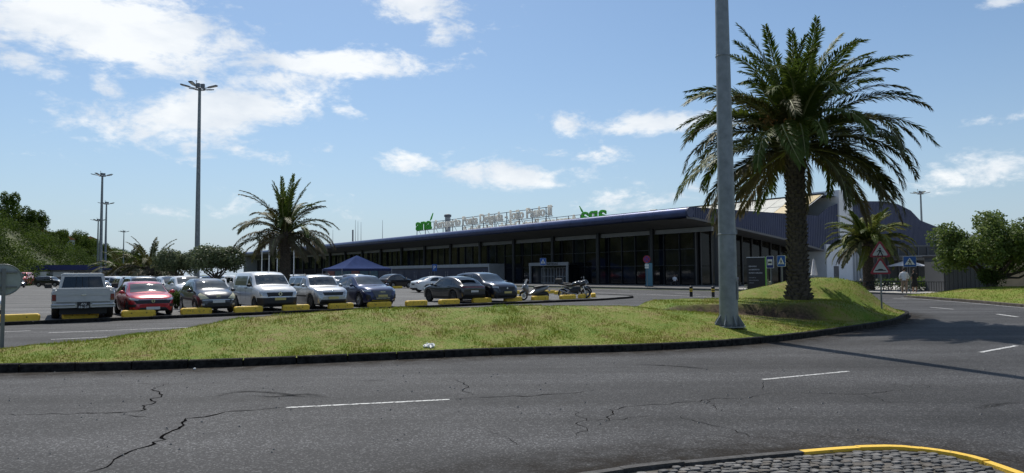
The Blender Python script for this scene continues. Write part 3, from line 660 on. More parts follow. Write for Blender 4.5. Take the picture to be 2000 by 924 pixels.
while a > x0 + 3:
    b = a - 5.0; MB().box(b + .3, a - .3, 2.2, 2.29, .5, 2.6).build('shop_window', mat('shop_glass_blue', (.03, .10, .17), .2) if (i % 3) else mat('shop_red', (.20, .03, .04), .4), T); a = b; i += 1
# text helper -----------------------------------------------------
def glyph(txt, size, depth, m, name='letter', bold=.0):
    c = bpy.data.curves.new('txt', 'FONT'); c.body = txt; c.size = size; c.extrude = depth / 2; c.offset = bold; c.resolution_u = 3
    o = bpy.data.objects.new('txt', c); COL.objects.link(o); bpy.context.view_layer.update()
    me = bpy.data.meshes.new_from_object(o.evaluated_get(bpy.context.evaluated_depsgraph_get())); dims = o.dimensions.copy()
    bpy.data.objects.remove(o); bpy.data.curves.remove(c); me.materials.clear(); me.materials.append(m); me.name = name; return me, dims
def text_line(txt, size, depth, m, parent, origin, rot, name='letter', bold=0.0, squeeze=1.0, per_letter=True, width=None, mirror=False):
    Rm = rot.to_matrix() if hasattr(rot, 'to_matrix') else rot
    if not per_letter:
        me, d = glyph(txt, size, depth, m, name, bold); s_ = (width / d.x) if width else squeeze
        o = link(name, me, parent); o.matrix_local = Matrix.Translation(origin) @ Rm.to_4x4() @ Matrix.Diagonal((s_, 1, 1, 1)); return o
    me_all, d_all = glyph(txt, size, depth, m, name, bold); s_ = (width / d_all.x) if width else squeeze
    cache = {}; x = 0.0
    def wid(t):
        if t not in cache: cache[t] = glyph('|' + t + '|', size, depth, m, name, bold)[1].x
        return cache[t]
    base = wid('')
    for i, ch in enumerate(txt):
        if ch != ' ':
            me, d = glyph(ch, size, depth, m, name, bold); adv = wid(txt[:i]) - base if i else 0
            o = link(name, me, parent); off = Rm @ Vector((adv * s_, 0, 0))
            o.matrix_local = Matrix.Translation(Vector(origin) + off) @ Rm.to_4x4() @ Matrix.Diagonal((s_ * (-1 if False else 1), 1, 1, 1))
# portal
M_PORT = mat('portal_grey', (.26, .265, .27), .6)
MB().box(-33.7, -24.3, 2.9, 3.1, 2.78, 3.25).build('portal_header', M_PORT, T)
for (p, q_) in ((-33.7, -33.3), (-24.7, -24.3)): MB().box(p + (.1 if p < -30 else 0), q_ - (.1 if p > -30 else 0), 2.9, 3.1, .12, 2.78).build('portal_jamb', M_PORT, T)
MB().box(-33.4, -24.6, 3.1, 5.1, 2.85, 2.95).build('portal_roof', M_DARK, T); MB().box(-24.75, -24.7, 3.1, 5.1, .12, 2.85).build('portal_side_glass', M_GLASS, T)
MB().box(-33.3, -24.7, 3.9, 3.95, .12, 2.72).build('portal_glass', mat('portal_glass', (.03, .034, .04), .1), T)
for (p, q_) in ((-31.6, -28.6), (-28.0, -25.1)):
    for z in (.2, 1.2, 2.45): MB().box(p, q_, 3.8, 3.88, z - .04, z + .04).build('door_rail', M_PORT, T)
    for i in range(5): x = p + (q_ - p) * i / 4; MB().box(x - .045, x + .045, 3.78, 3.885, .14, 2.49).build('door_stile', M_PORT, T)
RX = Matrix.Rotation(math.pi / 2, 3, 'X')
text_line('PARTIDAS', .45, .02, M_DARK, T, (-29.5, 2.88, 2.86), RX, 'portal_letter', .01, width=2.9)
# side facade under the sloping blue cladding: s runs away to the right
f_top = [(0, 9.0), (1.2, 9.12), (26.3, 9.12), (28.6, 10.3), (31, 11.0), (38, 11.7), (44, 12.0), (48, 11.75), (51.8, 10.97), (54.7, 9.55), (59.3, 8.83), (66, 8.03)]
f_bot = [(0, 8.0), (1.5, 7.9), (9.5, 6.98), (19.6, 5.8), (27.3, 4.6), (31, 4.6), (38, 5.3), (66, 5.85)]
V = []; fs = []; n_ = 0; s = .25; pr = ((0, 0), (.16, 0), (.20, .055), (.36, .055), (.40, 0))
cols_ = []
while s < 65.6:
    for (ds, da) in pr[:-1]: cols_.append((s + ds, .06 + da))
    s += .40
for (s_, a_) in cols_: V += [(a_, s_, interp(f_bot, s_)), (a_, s_, interp(f_top, s_))]
fs = [(2 * i, 2 * i + 2, 2 * i + 3, 2 * i + 1) for i in range(len(cols_) - 1)]
MB().add(V, fs).build('side_cladding', M_BLUE_D, T)
for i in range(len(f_bot) - 1):
    (s0, z0), (s1, z1) = f_bot[i], f_bot[i + 1]
    if s1 > 31.5 and s0 < 37: continue
    MB().add([(.13, s0, z0 - .22), (.13, s1, z1 - .22), (.13, s1, z1 + .02), (.13, s0, z0 + .02), (-3.2, s0, z0 - .22), (-3.2, s1, z1 - .22)], [(0, 1, 2, 3), (1, 0, 4, 5)]).build('edge_trim', M_SOFFIT, T)
# roof: slope with skylights rising behind the parapet
rs0, rz0, rs1, rz1 = 21.3, 8.8, 28.0, 12.1
def rp(a, t, dz=0): return (a, rs0 + (rs1 - rs0) * t, rz0 + (rz1 - rz0) * t + dz)
MB().add([rp(-.05, 0), rp(-.05, 1), rp(AL, 1), rp(AL, 0)], [(0, 1, 2, 3)]).build('upper_roof', mat('roof_grey', (.30, .31, .33), .5), T)
sk = None
for i in range(26):
    for j, (t0, t1) in enumerate(((.06, .52), (.54, .965))):
        a0 = -.25 - i * 2.1; a1 = a0 - 2.02; m_ = M_SKYY if i < 2 else M_SKYL
        MB().add([rp(a0, t0, .09), rp(a0, t1, .09), rp(a1, t1, .09), rp(a1, t0, .09), rp(a0, t0, .02), rp(a0, t1, .02), rp(a1, t1, .02), rp(a1, t0, .02)],
                 [(0, 1, 2, 3), (4, 5, 1, 0), (5, 6, 2, 1), (6, 7, 3, 2), (7, 4, 0, 3)]).build('skylight_panel', m_, T)
MB().box(-60, -.1, 27.95, 28.35, 11.9, 12.32).build('ridge_cap', M_DARK, T)
MB().add([(-.1, 28, 12.1), (-.1, 48, 11.6), (-60, 48, 11.6), (-60, 28, 12.1)], [(0, 1, 2, 3)]).build('rear_roof', M_BLUE_D, T)
# cafe glazing on the side
s = 6.0; i = 0
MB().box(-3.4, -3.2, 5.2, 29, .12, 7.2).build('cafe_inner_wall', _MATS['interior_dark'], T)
while s < 27:
    zt = interp(f_bot, s + 1) - .3
    for (z0, z1) in ((.2, 2.4), (2.46, zt)):
        MB().box(-3.06, -3.02, s + .06, s + 1.94, z0, z1).build('pane', M_GLASS2, T)
    MB().box(-3.1, -2.86, s - .16, s + .06, .12, interp(f_bot, s) - .2).build('mullion', M_DARK, T); s += 2.0
# white block, tower and service door
MB().box(-6, .35, 27.6, 36.6, .12, 5.3).build('white_wall', M_CONC, T)
MB().box(-6, .30, 31.2, 34.6, 5.3, 12.9).build('white_tower', M_CONC, T)
d_ = MB().box(.35, .39, 29.3, 30.5, .12, 2.35).build('service_door', mat('door_dark', (.05, .05, .055), .5), T); MB().box(.39, .44, 29.4, 29.46, 1.1, 1.25).build('handle', M_GREYP, d_)
for s in (34.2, 35.0, 35.8): MB().box(.35, .62, s, s + .25, .12, 5.3).build('wall_fin', M_GREYP, T)
MB().box(-6, .05, 37, 66, .12, 5.85).build('cafe_wall', mat('cafe_dark', (.02, .02, .022), .6), T)
for i in range(9): MB().box(.06, .16, 38 + i * 3.1, 38.25 + i * 3.1, .12, 5.3).build('wall_fin', _MATS['grey_wall_dark'], T)
MB().box(.1, 7.5, 44, 64, 3.55, 3.85).build('canopy', M_BEAM, T)
MB().box(.1, 7.3, 45, 63, 3.2, 3.5).build('canopy_beam', M_GREYP, T)
for s in (45.5, 54, 62.5): MB().box(6.9, 7.1, s, s + .2, .12, 3.2).build('canopy_post', M_DARK, T)
MB().box(-2, .2, 58, 66, 6.4, 6.7).build('roof_lamp_bar', M_BEAM, T)
# ------------------------------------------------------------------ roof signs
M_LET = mat('sign_letter_white', (.86, .84, .78), .5, transl=.7); M_GRN = mat('sign_green', (.12, .52, .05), .45, transl=.5); M_FRAME = mat('sign_frame', (.13, .13, .14), .6)
TXT = 'Aeroporto Ponta Delgada - Jo\u00e3o Paulo II'
def roof_sign(label, s0, a_left, a_txt, a_right, mirror, z0):
    sg = thing('roof_sign', label, 'sign', TP((a_left + a_right) / 2, s0, 9.0), TRZ, )
    ca = (a_left + a_right) / 2; z = z0 - 9.0
    flip = math.pi if mirror else 0
    R_ = (Matrix.Rotation(flip, 3, 'Z') @ RX)
    if not mirror:
        text_line(TXT, 2.15, .22, M_LET, sg, (a_txt - ca, 0, z), R_, 'letter', .035, width=a_right - a_txt)
        lx = a_left - ca
        text_line('ana', 3.2, .25, M_GRN, sg, (lx, 0, z), R_, 'logo_letter', .08, width=6.2)
        sw = lx + 5.7
        MB().add([(sw, -.1, z + 1.55), (sw + .5, -.1, z + 1.8), (sw + 1.1, -.1, z + 2.9), (sw + .35, -.1, z + 2.1), (sw, .1, z + 1.55), (sw + .5, .1, z + 1.8), (sw + 1.1, .1, z + 2.9), (sw + .35, .1, z + 2.1)], [(0, 1, 2, 3), (7, 6, 5, 4), (0, 4, 5, 1), (1, 5, 6, 2), (2, 6, 7, 3), (3, 7, 4, 0)]).build('logo_swoosh', M_GRN, sg)
    else:
        text_line(TXT, 2.05, .22, M_LET, sg, (a_txt - ca, 0, z), R_, 'letter', .04, width=a_txt - a_left)
        text_line('ana', 3.6, .25, M_GRN, sg, (a_right - ca, 0, z), R_, 'logo_letter', .08, width=6.9)
        sw = a_right - ca - 6.0
        MB().add([(sw, -.1, z + 1.55), (sw - .5, -.1, z + 1.8), (sw - 1.1, -.1, z + 2.9), (sw - .35, -.1, z + 2.1), (sw, .1, z + 1.55), (sw - .5, .1, z + 1.8), (sw - 1.1, .1, z + 2.9), (sw - .35, .1, z + 2.1)], [(3, 2, 1, 0), (4, 5, 6, 7), (0, 1, 5, 4), (1, 2, 6, 5), (2, 3, 7, 6), (3, 0, 4, 7)]).build('logo_swoosh', M_GRN, sg)
    hw = (a_right - a_left) / 2; yb = .2 if not mirror else -.2
    for zz in (z - .12, z + 1.25): MB().box(-hw, hw, yb - .04, yb + .04, zz - .045, zz + .045).build('rail', M_FRAME, sg)
    x = -hw
    while x <= hw + .01:
        MB().box(x - .05, x + .05, yb - .05, yb + .05, -.02, z + 1.25).build('post', M_FRAME, sg)
        MB().tube([(x, yb, z + .6), (x, yb + (1.1 if not mirror else -1.1), 0)], .035, 6).build('brace', M_FRAME, sg); x += 3.4
    return sg
roof_sign('white airport name letters with green logo on the roof edge, facing the road', 2.2, -69.4, -62.2, -27.0, False, 10.15)
roof_sign('reversed airport name letters with green logo on the roof, seen from behind', 22.0, -84.1, -44.6, -36.7, True, 10.9)
# roof clutter: mast, antennas, small unit
def simple(name, label, cat, mb, m, loc, rz=0, group=None): return tag(mb.build(name, m, None, loc=loc, rz=rz), label, cat, group)
p = A(874.5, 430, 140); v = thing('vent_stack', 'grey vent stack standing behind the roof sign letters', 'vent', (p.x, p.y, 9.0))
MB().lathe([(.55, 0), (.55, 3.9)], 14).build('pipe', M_GREYP, v); MB().lathe([(.72, 3.9), (.72, 4.3), (.3, 4.45)], 14).build('cap', M_FRAME, v)
for i, (x, top, Yd) in enumerate(((650, 449, 190), (694, 430, 180), (699, 432, 178), (705, 434, 178), (747, 430, 168), (689, 449, 181))):
    b = A(x, 480, Yd); t_ = A(x, top, Yd); o = thing('roof_antenna', ('thin whip antenna on the far roof, leftmost, beside the palm fronds', 'thin whip antenna, tallest of the roof cluster right of the palm', 'thin whip antenna, middle one of the roof cluster', 'thin whip antenna, right one of the roof cluster', 'thin whip antenna standing alone right of the roof cluster', 'short thick antenna stub at the left of the roof cluster')[i], 'antenna', (b.x, b.y, 8.99), group='roof antennas')
    MB().tube([(0, 0, 0), (0, 0, t_.z - 8.99)], [.07, .03] if i != 5 else [.2, .2], 6).build('rod', M_FRAME, o); MB().box(-.15, .15, -.15, .15, 0, .2).build('base', M_GREYP, o)
p = A(1277, 405, 88); o = thing('roof_unit', 'small beige floodlight box on the eave near the terminal corner', 'roof unit', (p.x, p.y, 8.99), TRZ)
MB().box(-.5, .5, -.2, .2, .22, .5, ch=.06).build('housing', mat('beige_metal', (.42, .38, .30), .5), o); MB().box(-.08, .08, -.08, .08, 0, .22).build('bracket', M_DARK, o)
# ------------------------------------------------------------------ buildings further right
cb = thing('cargo_building', 'low white building with dark blue roof edge beyond the leafy tree', 'building', (86, 128, .1), -.35)
MB().box(-18, 30, 0, 14, 0, 7.4).build('wall', M_CONC, cb); MB().box(-18.2, 8, -.2, 14.2, 7.4, 8.0).build('roof', mat('roof_white', (.7, .7, .68), .5), cb); MB().box(8, 30.2, -.3, 14.2, 7.4, 9.0).build('parapet', M_BLUE_D, cb)
for i in range(6): MB().tube([(-14 + i * 1.6, .3, 8), (-14 + i * 1.6, .3, 9.1)], .05, 6).build('rail_post', M_FRAME, cb)
MB().box(-14, -6, .27, .33, 9.05, 9.12).build('rail', M_FRAME, cb)
wl = thing('utility_shed', 'dark grey ribbed shed standing behind the leafy tree', 'shed', (33.6, 51.5, .1), -.12)
MB().box(-2.2, 1.3, 0, 3, 0, 2.6).build('wall', mat('shed_grey', (.06, .063, .068), .7), wl); MB().box(-2.3, 1.4, -.1, 3.1, 2.6, 2.72).build('roof', M_DARK, wl)
for i in range(12): MB().box(-2.1 + i * .29, -2.02 + i * .29, -.04, 0.0, 0, 2.6).build('rib', _MATS['shed_grey'], wl)
tw = thing('boundary_wall', 'tan rendered wall at the right edge beside the dark shed', 'wall', (38.2, 51.5, .1), -.12)
MB().box(-3.2, 8, 0, .3, 0, 2.45).build('wall', mat('tan_render', (.33, .25, .17), .9, var=.12, vscale=.8), tw); MB().box(-3.25, 8.05, -.05, .35, 2.45, 2.55).build('coping', M_PAVE, tw)
# ------------------------------------------------------------------ palms
M_FROND = [mat('frond_green', (.055, .090, .014), .55, spec=.25, col2=(.10, .135, .022), vscale=1.5, transl=.32),
           mat('frond_dull', (.065, .075, .022), .6, spec=.25, col2=(.12, .11, .045), vscale=1.5, transl=.28),
           mat('frond_dry', (.12, .10, .06), .7, spec=.2, col2=(.20, .17, .11), vscale=2, transl=.22),
           mat('frond_pale', (.14, .18, .03), .55, spec=.25, col2=(.24, .24, .06), vscale=1.5, transl=.35)]
M_RACHIS = mat('rachis', (.20, .21, .08), .5)
M_PTRUNK = mat('palm_trunk', (.055, .044, .034), .95, col2=(.13, .105, .08), vscale=9, bump=.6, bscale=25)
def frond_mesh(L, e0, droop, n, lf, wl, m, hang=.25, seed=0, twist=0.0):
    rg = np.random.default_rng(seed); N_ = 26; t = np.linspace(0, 1, N_)
    e = e0 - droop * t ** 1.6; ds = L / (N_ - 1)
    x = np.concatenate([[0], np.cumsum(np.cos(e[:-1]) * ds)]); z = np.concatenate([[0], np.cumsum(np.sin(e[:-1]) * ds)])
    y = twist * L * t ** 2
    P = np.stack([x, y, z], 1)
    V = []; F_ = []; mi = []
    # rachis: four sided
    for i in range(N_):
        r = .045 * (1 - .88 * t[i]) + .004; T_ = np.array((math.cos(e[i]), 0, math.sin(e[i]))); U_ = np.array((-math.sin(e[i]), 0, math.cos(e[i])))
        for (a, b) in ((1.3, 0), (0, .6), (-1.3, 0), (0, -.6)): V.append(P[i] + np.array((0, 1, 0)) * a * r + U_ * b * r)
    for i in range(N_ - 1):
        for k in range(4): j = (k + 1) % 4; F_.append((i * 4 + k, i * 4 + j, i * 4 + 4 + j, i * 4 + 4 + k)); mi.append(1)
    tt = np.linspace(.10, .995, n)
    for q_ in tt:
        for sd in (-1, 1):
            qq = min(.999, max(.05, q_ + rg.normal(0, .004))); f_ = qq * (N_ - 1); i = int(f_); fr = f_ - i; p = P[i] * (1 - fr) + P[min(i + 1, N_ - 1)] * fr
            ee = e[i]; T_ = np.array((math.cos(ee), 0, math.sin(ee))); U_ = np.array((-math.sin(ee), 0, math.cos(ee))); S_ = np.array((0, sd, 0))
            l = lf * (min(1, qq / .22) ** .7) * (1 - .62 * max(0, (qq - .45) / .55) ** 1.5) * rg.uniform(.85, 1.1)
            al = math.radians(58 - 30 * qq + rg.normal(0, 5)); vv = .38 * (1 - qq) + rg.normal(0, .14)
            d = T_ * math.cos(al) + S_ * math.sin(al) + U_ * vv; d /= np.linalg.norm(d)
            w = wl * rg.uniform(.8, 1.15); nrm = np.cross(d, U_); nrm /= (np.linalg.norm(nrm) + 1e-9)
            mid_ = p + d * l * .45 + np.array((0, 0, -hang * l * .12)); tip = p + d * l + np.array((0, 0, -hang * l * (1 + .5 * rg.random())))
            b = len(V); V += [p, mid_ + nrm * w / 2, tip, mid_ - nrm * w / 2]; F_.append((b, b + 1, b + 2, b + 3)); mi.append(0)
    me = np_mesh('frond', np.array(V), np.array(F_), [m, M_RACHIS]); me.polygons.foreach_set('material_index', np.array(mi, dtype=np.int32)); return me
def palm(label, loc, trunk_h, r0, r1, fl, fronds, lf=.55, n=58, wl=.05, seed=1, name='palm_tree', fruit=False, flare=1.35, dry_skirt=True, group=None, clear=None):
    rd = random.Random(seed); o = thing(name, label, 'palm tree', loc, group=group)
    # trunk with overlapping leaf-base scars
    mb = MB(); prof = []
    for i in range(15):
        t = i / 14; r = r0 + (r1 - r0) * t; r *= 1 + (flare - 1) * math.exp(-t * trunk_h / .35); prof.append((r * .93, trunk_h * t - .25 * (i == 0)))
    mb.lathe(prof, 18)
    rows = int(trunk_h / .14)
    for i in range(rows):
        z = .03 + i * trunk_h / rows; t = z / trunk_h; r = (r0 + (r1 - r0) * t) * (1 + (flare - 1) * math.exp(-z / .35)); nn = max(9, int(2 * math.pi * r / .24))
        for k_ in range(nn):
            an = 2 * math.pi * (k_ + .5 * (i % 2)) / nn + rd.uniform(-.05, .05); w = 2 * math.pi / nn * .46; pr_ = rd.uniform(.03, .085); h = rd.uniform(.11, .17)
            def pt(a_, rr, zz): return (math.cos(a_) * rr, math.sin(a_) * rr, zz)
            mb.add([pt(an - w, r * .95, z), pt(an + w, r * .95, z), pt(an + w * .8, r + pr_, z + h), pt(an - w * .8, r + pr_, z + h), pt(an, r * .92, z + h + .02)], [(0, 1, 2, 3), (3, 2, 4), (1, 4, 2), (0, 3, 4)])
    mb.build('trunk', M_PTRUNK, o)
    # crown boss of cut bases
    mb = MB(); top = trunk_h
    mb.ell((0, 0, top + r1 * .2), (r1 * 1.25, r1 * 1.25, r1 * 1.3), 16, 9)
    for i in range(46):
        an = rd.uniform(0, 6.28); el = rd.uniform(-.5, .6); d = Vector((math.cos(an) * math.cos(el), math.sin(an) * math.cos(el), math.sin(el)))
        c = Vector((0, 0, top + r1 * .2)); mb.tube([c + d * r1, c + d * r1 * 1.35 + Vector((0, 0, .22))], [.09, .05], 5)
    mb.build('crown_base', M_PTRUNK, o)
    i = 0
    for (cnt, el, del_, dr, ddr, kinds, lmul) in fronds:
        for k_ in range(cnt):
            e0 = math.radians(el + rd.uniform(-del_, del_)); droop = math.radians(dr + rd.uniform(-ddr, ddr)); kd = rd.choice(kinds)
            L = fl * lmul * rd.uniform(.85, 1.08); me = frond_mesh(L, e0, droop, n, lf, wl, M_FROND[kd], hang=.18 if kd != 2 else .55, seed=seed * 1000 + i, twist=rd.uniform(-.12, .12))
            az = 2 * math.pi * (k_ + rd.uniform(-.35, .35)) / cnt + i * .7
            if clear is not None and el < 12 and abs((az - clear + math.pi) % (2 * math.pi) - math.pi) < .75: i += 1; continue
            f_ = link('frond', me, o, loc=(math.cos(az) * r1 * .5, math.sin(az) * r1 * .5, top + r1 * (.2 + .9 * math.sin(max(e0, -.3)))), rot=(rd.uniform(-.35, .35), 0, az)); i += 1
    if fruit:
        mf = mat('fruit_orange', (.30, .14, .03), .6); ms = mat('fruit_stem', (.34, .22, .06), .6)
        for az, el in ((3.5, .55), (4.2, .35)):
            mb = MB(); d = Vector((math.cos(az), math.sin(az), 0)); base = Vector((0, 0, top + .5)); tip = base + d * 1.25 + Vector((0, 0, el)); mb.tube([base, base.lerp(tip, .6) + Vector((0, 0, .12)), tip], .03, 5, mi=1)
            for j in range(60):
                q_ = tip + Vector((rd.gauss(0, .16), rd.gauss(0, .16), rd.uniform(-.65, .05))); mb.tube([tip, q_], .008, 3, mi=1, caps=False); mb.ell(tuple(q_), (.035, .035, .045), 5, 4, mi=0)
            mb.build('fruit_bunch', [mf, ms], o)
    return o
BP = A(1560, 586, 26.6); BP.z = island_z(BP.x, BP.y) - .03
big = [(18, 80, 8, 46, 18, [0], 1.0), (20, 62, 9, 74, 18, [0], 1.03), (22, 44, 9, 88, 16, [0, 0, 1], 1.07), (22, 26, 9, 94, 16, [0, 1, 0], 1.08), (20, 9, 9, 90, 14, [1, 0, 1], 1.08), (17, -6, 8, 78, 12, [1, 0, 1], 1.06), (9, -20, 8, 64, 10, [2, 1, 2], .95)]
palm('tall date palm with thick scaly trunk on the grassy mound beside the steel mast', BP, 5.75, .375, .315, 4.5, big, lf=.64, n=105, wl=.058, seed=3, fruit=True, clear=-1.97)
LP = A(557, 540, 52); LP.z = .1
med = [(11, 80, 6, 30, 10, [0], .98), (12, 58, 8, 64, 12, [0, 1], 1.0), (13, 34, 8, 84, 12, [0, 1], 1.0), (13, 12, 8, 82, 10, [1, 2], 1.0), (8, -4, 8, 66, 10, [1, 2], .92), (3, -20, 8, 50, 8, [2, 2, 1], .6)]
palm('date palm with drooping grey lower fronds behind the white van', LP, 4.45, .36, .32, 4.1, med, lf=.58, n=76, wl=.075, seed=5)
SP = A(1697, 560, 60); SP.z = .12
sml = [(12, 74, 8, 50, 10, [0, 3], .8), (17, 48, 8, 80, 12, [0, 3], 1.0), (18, 26, 8, 95, 12, [0, 3], 1.0), (17, 6, 8, 88, 10, [3, 1], 1.0), (9, -14, 8, 70, 10, [1, 2, 3], .85)]
palm('squat date palm with bright green fronds in front of the white terminal wall', SP, 3.75, .42, .40, 3.7, sml, lf=.56, n=74, wl=.085, seed=8, flare=1.15)
for i, (px, Yd, lab, sd_) in enumerate(((293, 72, 'stubby date palm with pale drooping fronds behind the red hatchback', 11), (243, 80, 'stubby palm partly hidden behind the white pickup and a lamp mast', 13))):
    p = A(px, 545, Yd); p.z = .1
    palm(lab, p, 1.9 if i == 0 else 1.5, .62, .58, 4.6 if i == 0 else 4.2, [(7, 72, 8, 44, 10, [0, 1], .78), (10, 44, 8, 78, 12, [1, 0], .9), (11, 22, 8, 86, 12, [1, 2], 1.0), (10, 2, 8, 70, 10, [2, 2, 1], 1.0), (5, -14, 6, 50, 10, [2], .8)], lf=.55, n=60, wl=.10, seed=sd_)
# ------------------------------------------------------------------ leafy trees
def leaves(C, R, n, size, rg, squash=1.0, up=.3, shell=.55):
    """leaf faces in lumpy ellipsoids: C (k,3) centres, R (k,3) radii"""
    C = np.asarray(C, float); R = np.asarray(R, float); wts = (R[:, 0] * R[:, 1]) ** 1.0; wts /= wts.sum(); pick = rg.choice(len(C), n, p=wts)
    d = rg.normal(size=(n, 3)); d /= np.linalg.norm(d, axis=1)[:, None]; rad = (shell + (1 - shell) * rg.random(n) ** .6) * rg.uniform(.8, 1.1, n)
    p = C[pick] + d * R[pick] * rad[:, None]
    nr = d * .9 + rg.normal(size=(n, 3)) * .75 + np.array((0, 0, up)); nr /= np.linalg.norm(nr, axis=1)[:, None]
    a = np.cross(nr, rg.normal(size=(n, 3))); a /= np.linalg.norm(a, axis=1)[:, None]; b = np.cross(nr, a)
    s = size * rg.uniform(.6, 1.3, n)[:, None]
    V = np.stack([p - a * s * .5, p + b * s * .28, p + a * s * .5, p - b * s * .28], 1).reshape(-1, 3); return V, np.arange(4 * n).reshape(-1, 4)
M_LEAF = {'dark': mat('leaf_dark', (.030, .052, .010), .75, spec=.15, col2=(.075, .105, .024), vscale=.5, transl=.4), 'mid': mat('leaf_mid', (.050, .095, .012), .7, spec=.2, col2=(.12, .175, .03), vscale=.7, transl=.42),
          'silver': mat('leaf_silver', (.070, .098, .036), .5, spec=.3, col2=(.16, .19, .10), vscale=2.2, transl=.35), 'light': mat('leaf_light', (.085, .14, .018), .7, spec=.2, col2=(.16, .21, .035), vscale=.5, transl=.42),
          'bush': mat('leaf_bush', (.060, .105, .018), .6, spec=.25, col2=(.17, .215, .06), vscale=2.6, transl=.42),
          'rust': mat('leaf_rust', (.07, .075, .02), .5, col2=(.16, .09, .03), vscale=3, transl=.2)}
M_BARK = mat('bark', (.045, .036, .028), .95, col2=(.10, .085, .065), vscale=6, bump=.5, bscale=20)
def leafy_tree(name, label, loc, trunk_h, spread, crown_h, n, leaf, m, seed, lumps=16, cat='tree', tr=.16, group=None, limbs=6, flat=.0, lump_r=.36):
    rd = random.Random(seed); rg = np.random.default_rng(seed); o = thing(name, label, cat, loc, rd.uniform(0, 6.28), group)
    C = []; R = []; sx, sy = spread
    for i in range(lumps):
        an = 2 * math.pi * i / lumps * 2.4 + rd.uniform(-.4, .4); rr = math.sqrt(rd.uniform(0, 1)) * (.72 if lump_r > .3 else .86); zz = rd.uniform(.15, 1) if not flat else rd.uniform(.35, .8)
        hgt = trunk_h + crown_h * (zz * (1 - .45 * rr) if not flat else .45 + .25 * (zz - .5)); C.append((math.cos(an) * rr * sx, math.sin(an) * rr * sy, hgt)); q_ = rd.uniform(.75, 1.25) * lump_r
        R.append((sx * q_, sy * q_, crown_h * q_ * (.8 if not flat else .95)))
    mb = MB(); mb.tube([(0, 0, -.2), (.05, 0, trunk_h * .5), (0, .03, trunk_h)], [tr * 1.35, tr, tr * .85], 9); mb.build('trunk', M_BARK, o)
    for i in range(limbs):
        c = Vector(C[i % len(C)]); s_ = Vector((0, 0, trunk_h * rd.uniform(.6, .95))); md = s_.lerp(c, .5) + Vector((rd.uniform(-.1, .1), rd.uniform(-.1, .1), -.1 * crown_h))
        MB().tube([s_, md, c], [tr * .6, tr * .4, tr * .12], 6).build('limb', M_BARK, o)
    V, F_ = leaves(C, R, n, leaf, rg); link('crown', np_mesh('crown', V, F_, m), o); return o
for px, Yd, sp, lab, sd_ in ((345, 58, (1.75, 1.6), 'small umbrella-shaped tree left of the tall lamp mast', 21), (422, 50, (1.95, 1.8), 'larger round-topped tree with grey-green leaves right of the tall lamp mast', 22)):
    p = A(px, 545, Yd); p.z = .1
    leafy_tree('street_tree', lab, p, 1.85, sp, 2.1, 9500, .17, M_LEAF['silver'], sd_, lumps=15, flat=1, limbs=8, tr=.12, lump_r=.42)
p = Vector((30.9, 45.6, 0)); p.z = float(verge_h(np.array([p.x]), np.array([p.y]))[0]) - .05
leafy_tree('leafy_tree', 'broad bushy green tree on the verge at the right edge', p, 1.0, (3.6, 3.0), 4.3, 19000, .20, M_LEAF['bush'], 36, lumps=52, limbs=18, tr=.17, lump_r=.225)
rg = np.random.default_rng(5)
def shrub(name, label, loc, r, n, leaf, m, seed, cat='shrub', group=None):
    rg = np.random.default_rng(seed); rd = random.Random(seed); o = thing(name, label, cat, loc, group=group)
    C = [(rd.uniform(-.5, .5) * r[0], rd.uniform(-.5, .5) * r[1], r[2] * rd.uniform(.35, .65)) for _ in range(9)]; R = [(r[0] * .5 * rd.uniform(.7, 1.1), r[1] * .5 * rd.uniform(.7, 1.1), r[2] * .42) for _ in range(9)]
    V, F_ = leaves(C, R, n, leaf, rg, shell=.4); link('foliage', np_mesh('foliage', V, F_, m), o)
    mb = MB()
    for i in range(7): c = Vector(C[i]); mb.tube([(c.x * .2, c.y * .2, 0), c * .7, c], [.03, .02, .01], 5)
    mb.build('stem', M_BARK, o); return o
for i, (px, py, Yd, r, n_, lf_, mk, lab) in enumerate(((345, 575, 35.5, (.55, .55, .95), 1400, .10, 'mid', 'green shrub between the red hatchback and the dark grey hatchback'), (480, 545, 60, (2.2, 1.2, 1.7), 1500, .16, 'rust', 'reddish flowering shrub behind the white van, towards the flagpoles'),
      (1480, 553, 56, (1.3, 1.3, .9), 1300, .13, 'silver', 'grey spiky rosette shrub at the foot of the welcome totem'), (1930, 568, 44.6, (1.0, .8, 1.3), 1800, .14, 'dark', 'dark low shrub at the foot of the leafy tree'),
      (1660, 560, 62, (4.0, .8, .9), 1500, .13, 'dark', 'low clipped hedge behind the cafe tables, near the squat palm'), (1745, 552, 62, (4.2, .9, 1.0), 1700, .13, 'mid', 'clipped hedge behind the two standing people'), (1830, 552, 60, (5.0, .9, 1.15), 1900, .13, 'mid', 'clipped hedge under the terrace canopy at right'),
      (1808, 560, 55, (1.6, .6, .8), 900, .10, 'light', 'pale flowering plants in the planter beside the terrace fence'))):
    p = A(px, py, Yd); p.z = .12 if i != 3 else float(verge_h(np.array([p.x]), np.array([p.y]))[0])
    shrub('shrub' if 'hedge' not in lab else 'hedge', lab, p, r, n_, lf_, M_LEAF[mk], 50 + i, 'shrub' if 'hedge' not in lab else 'hedge')
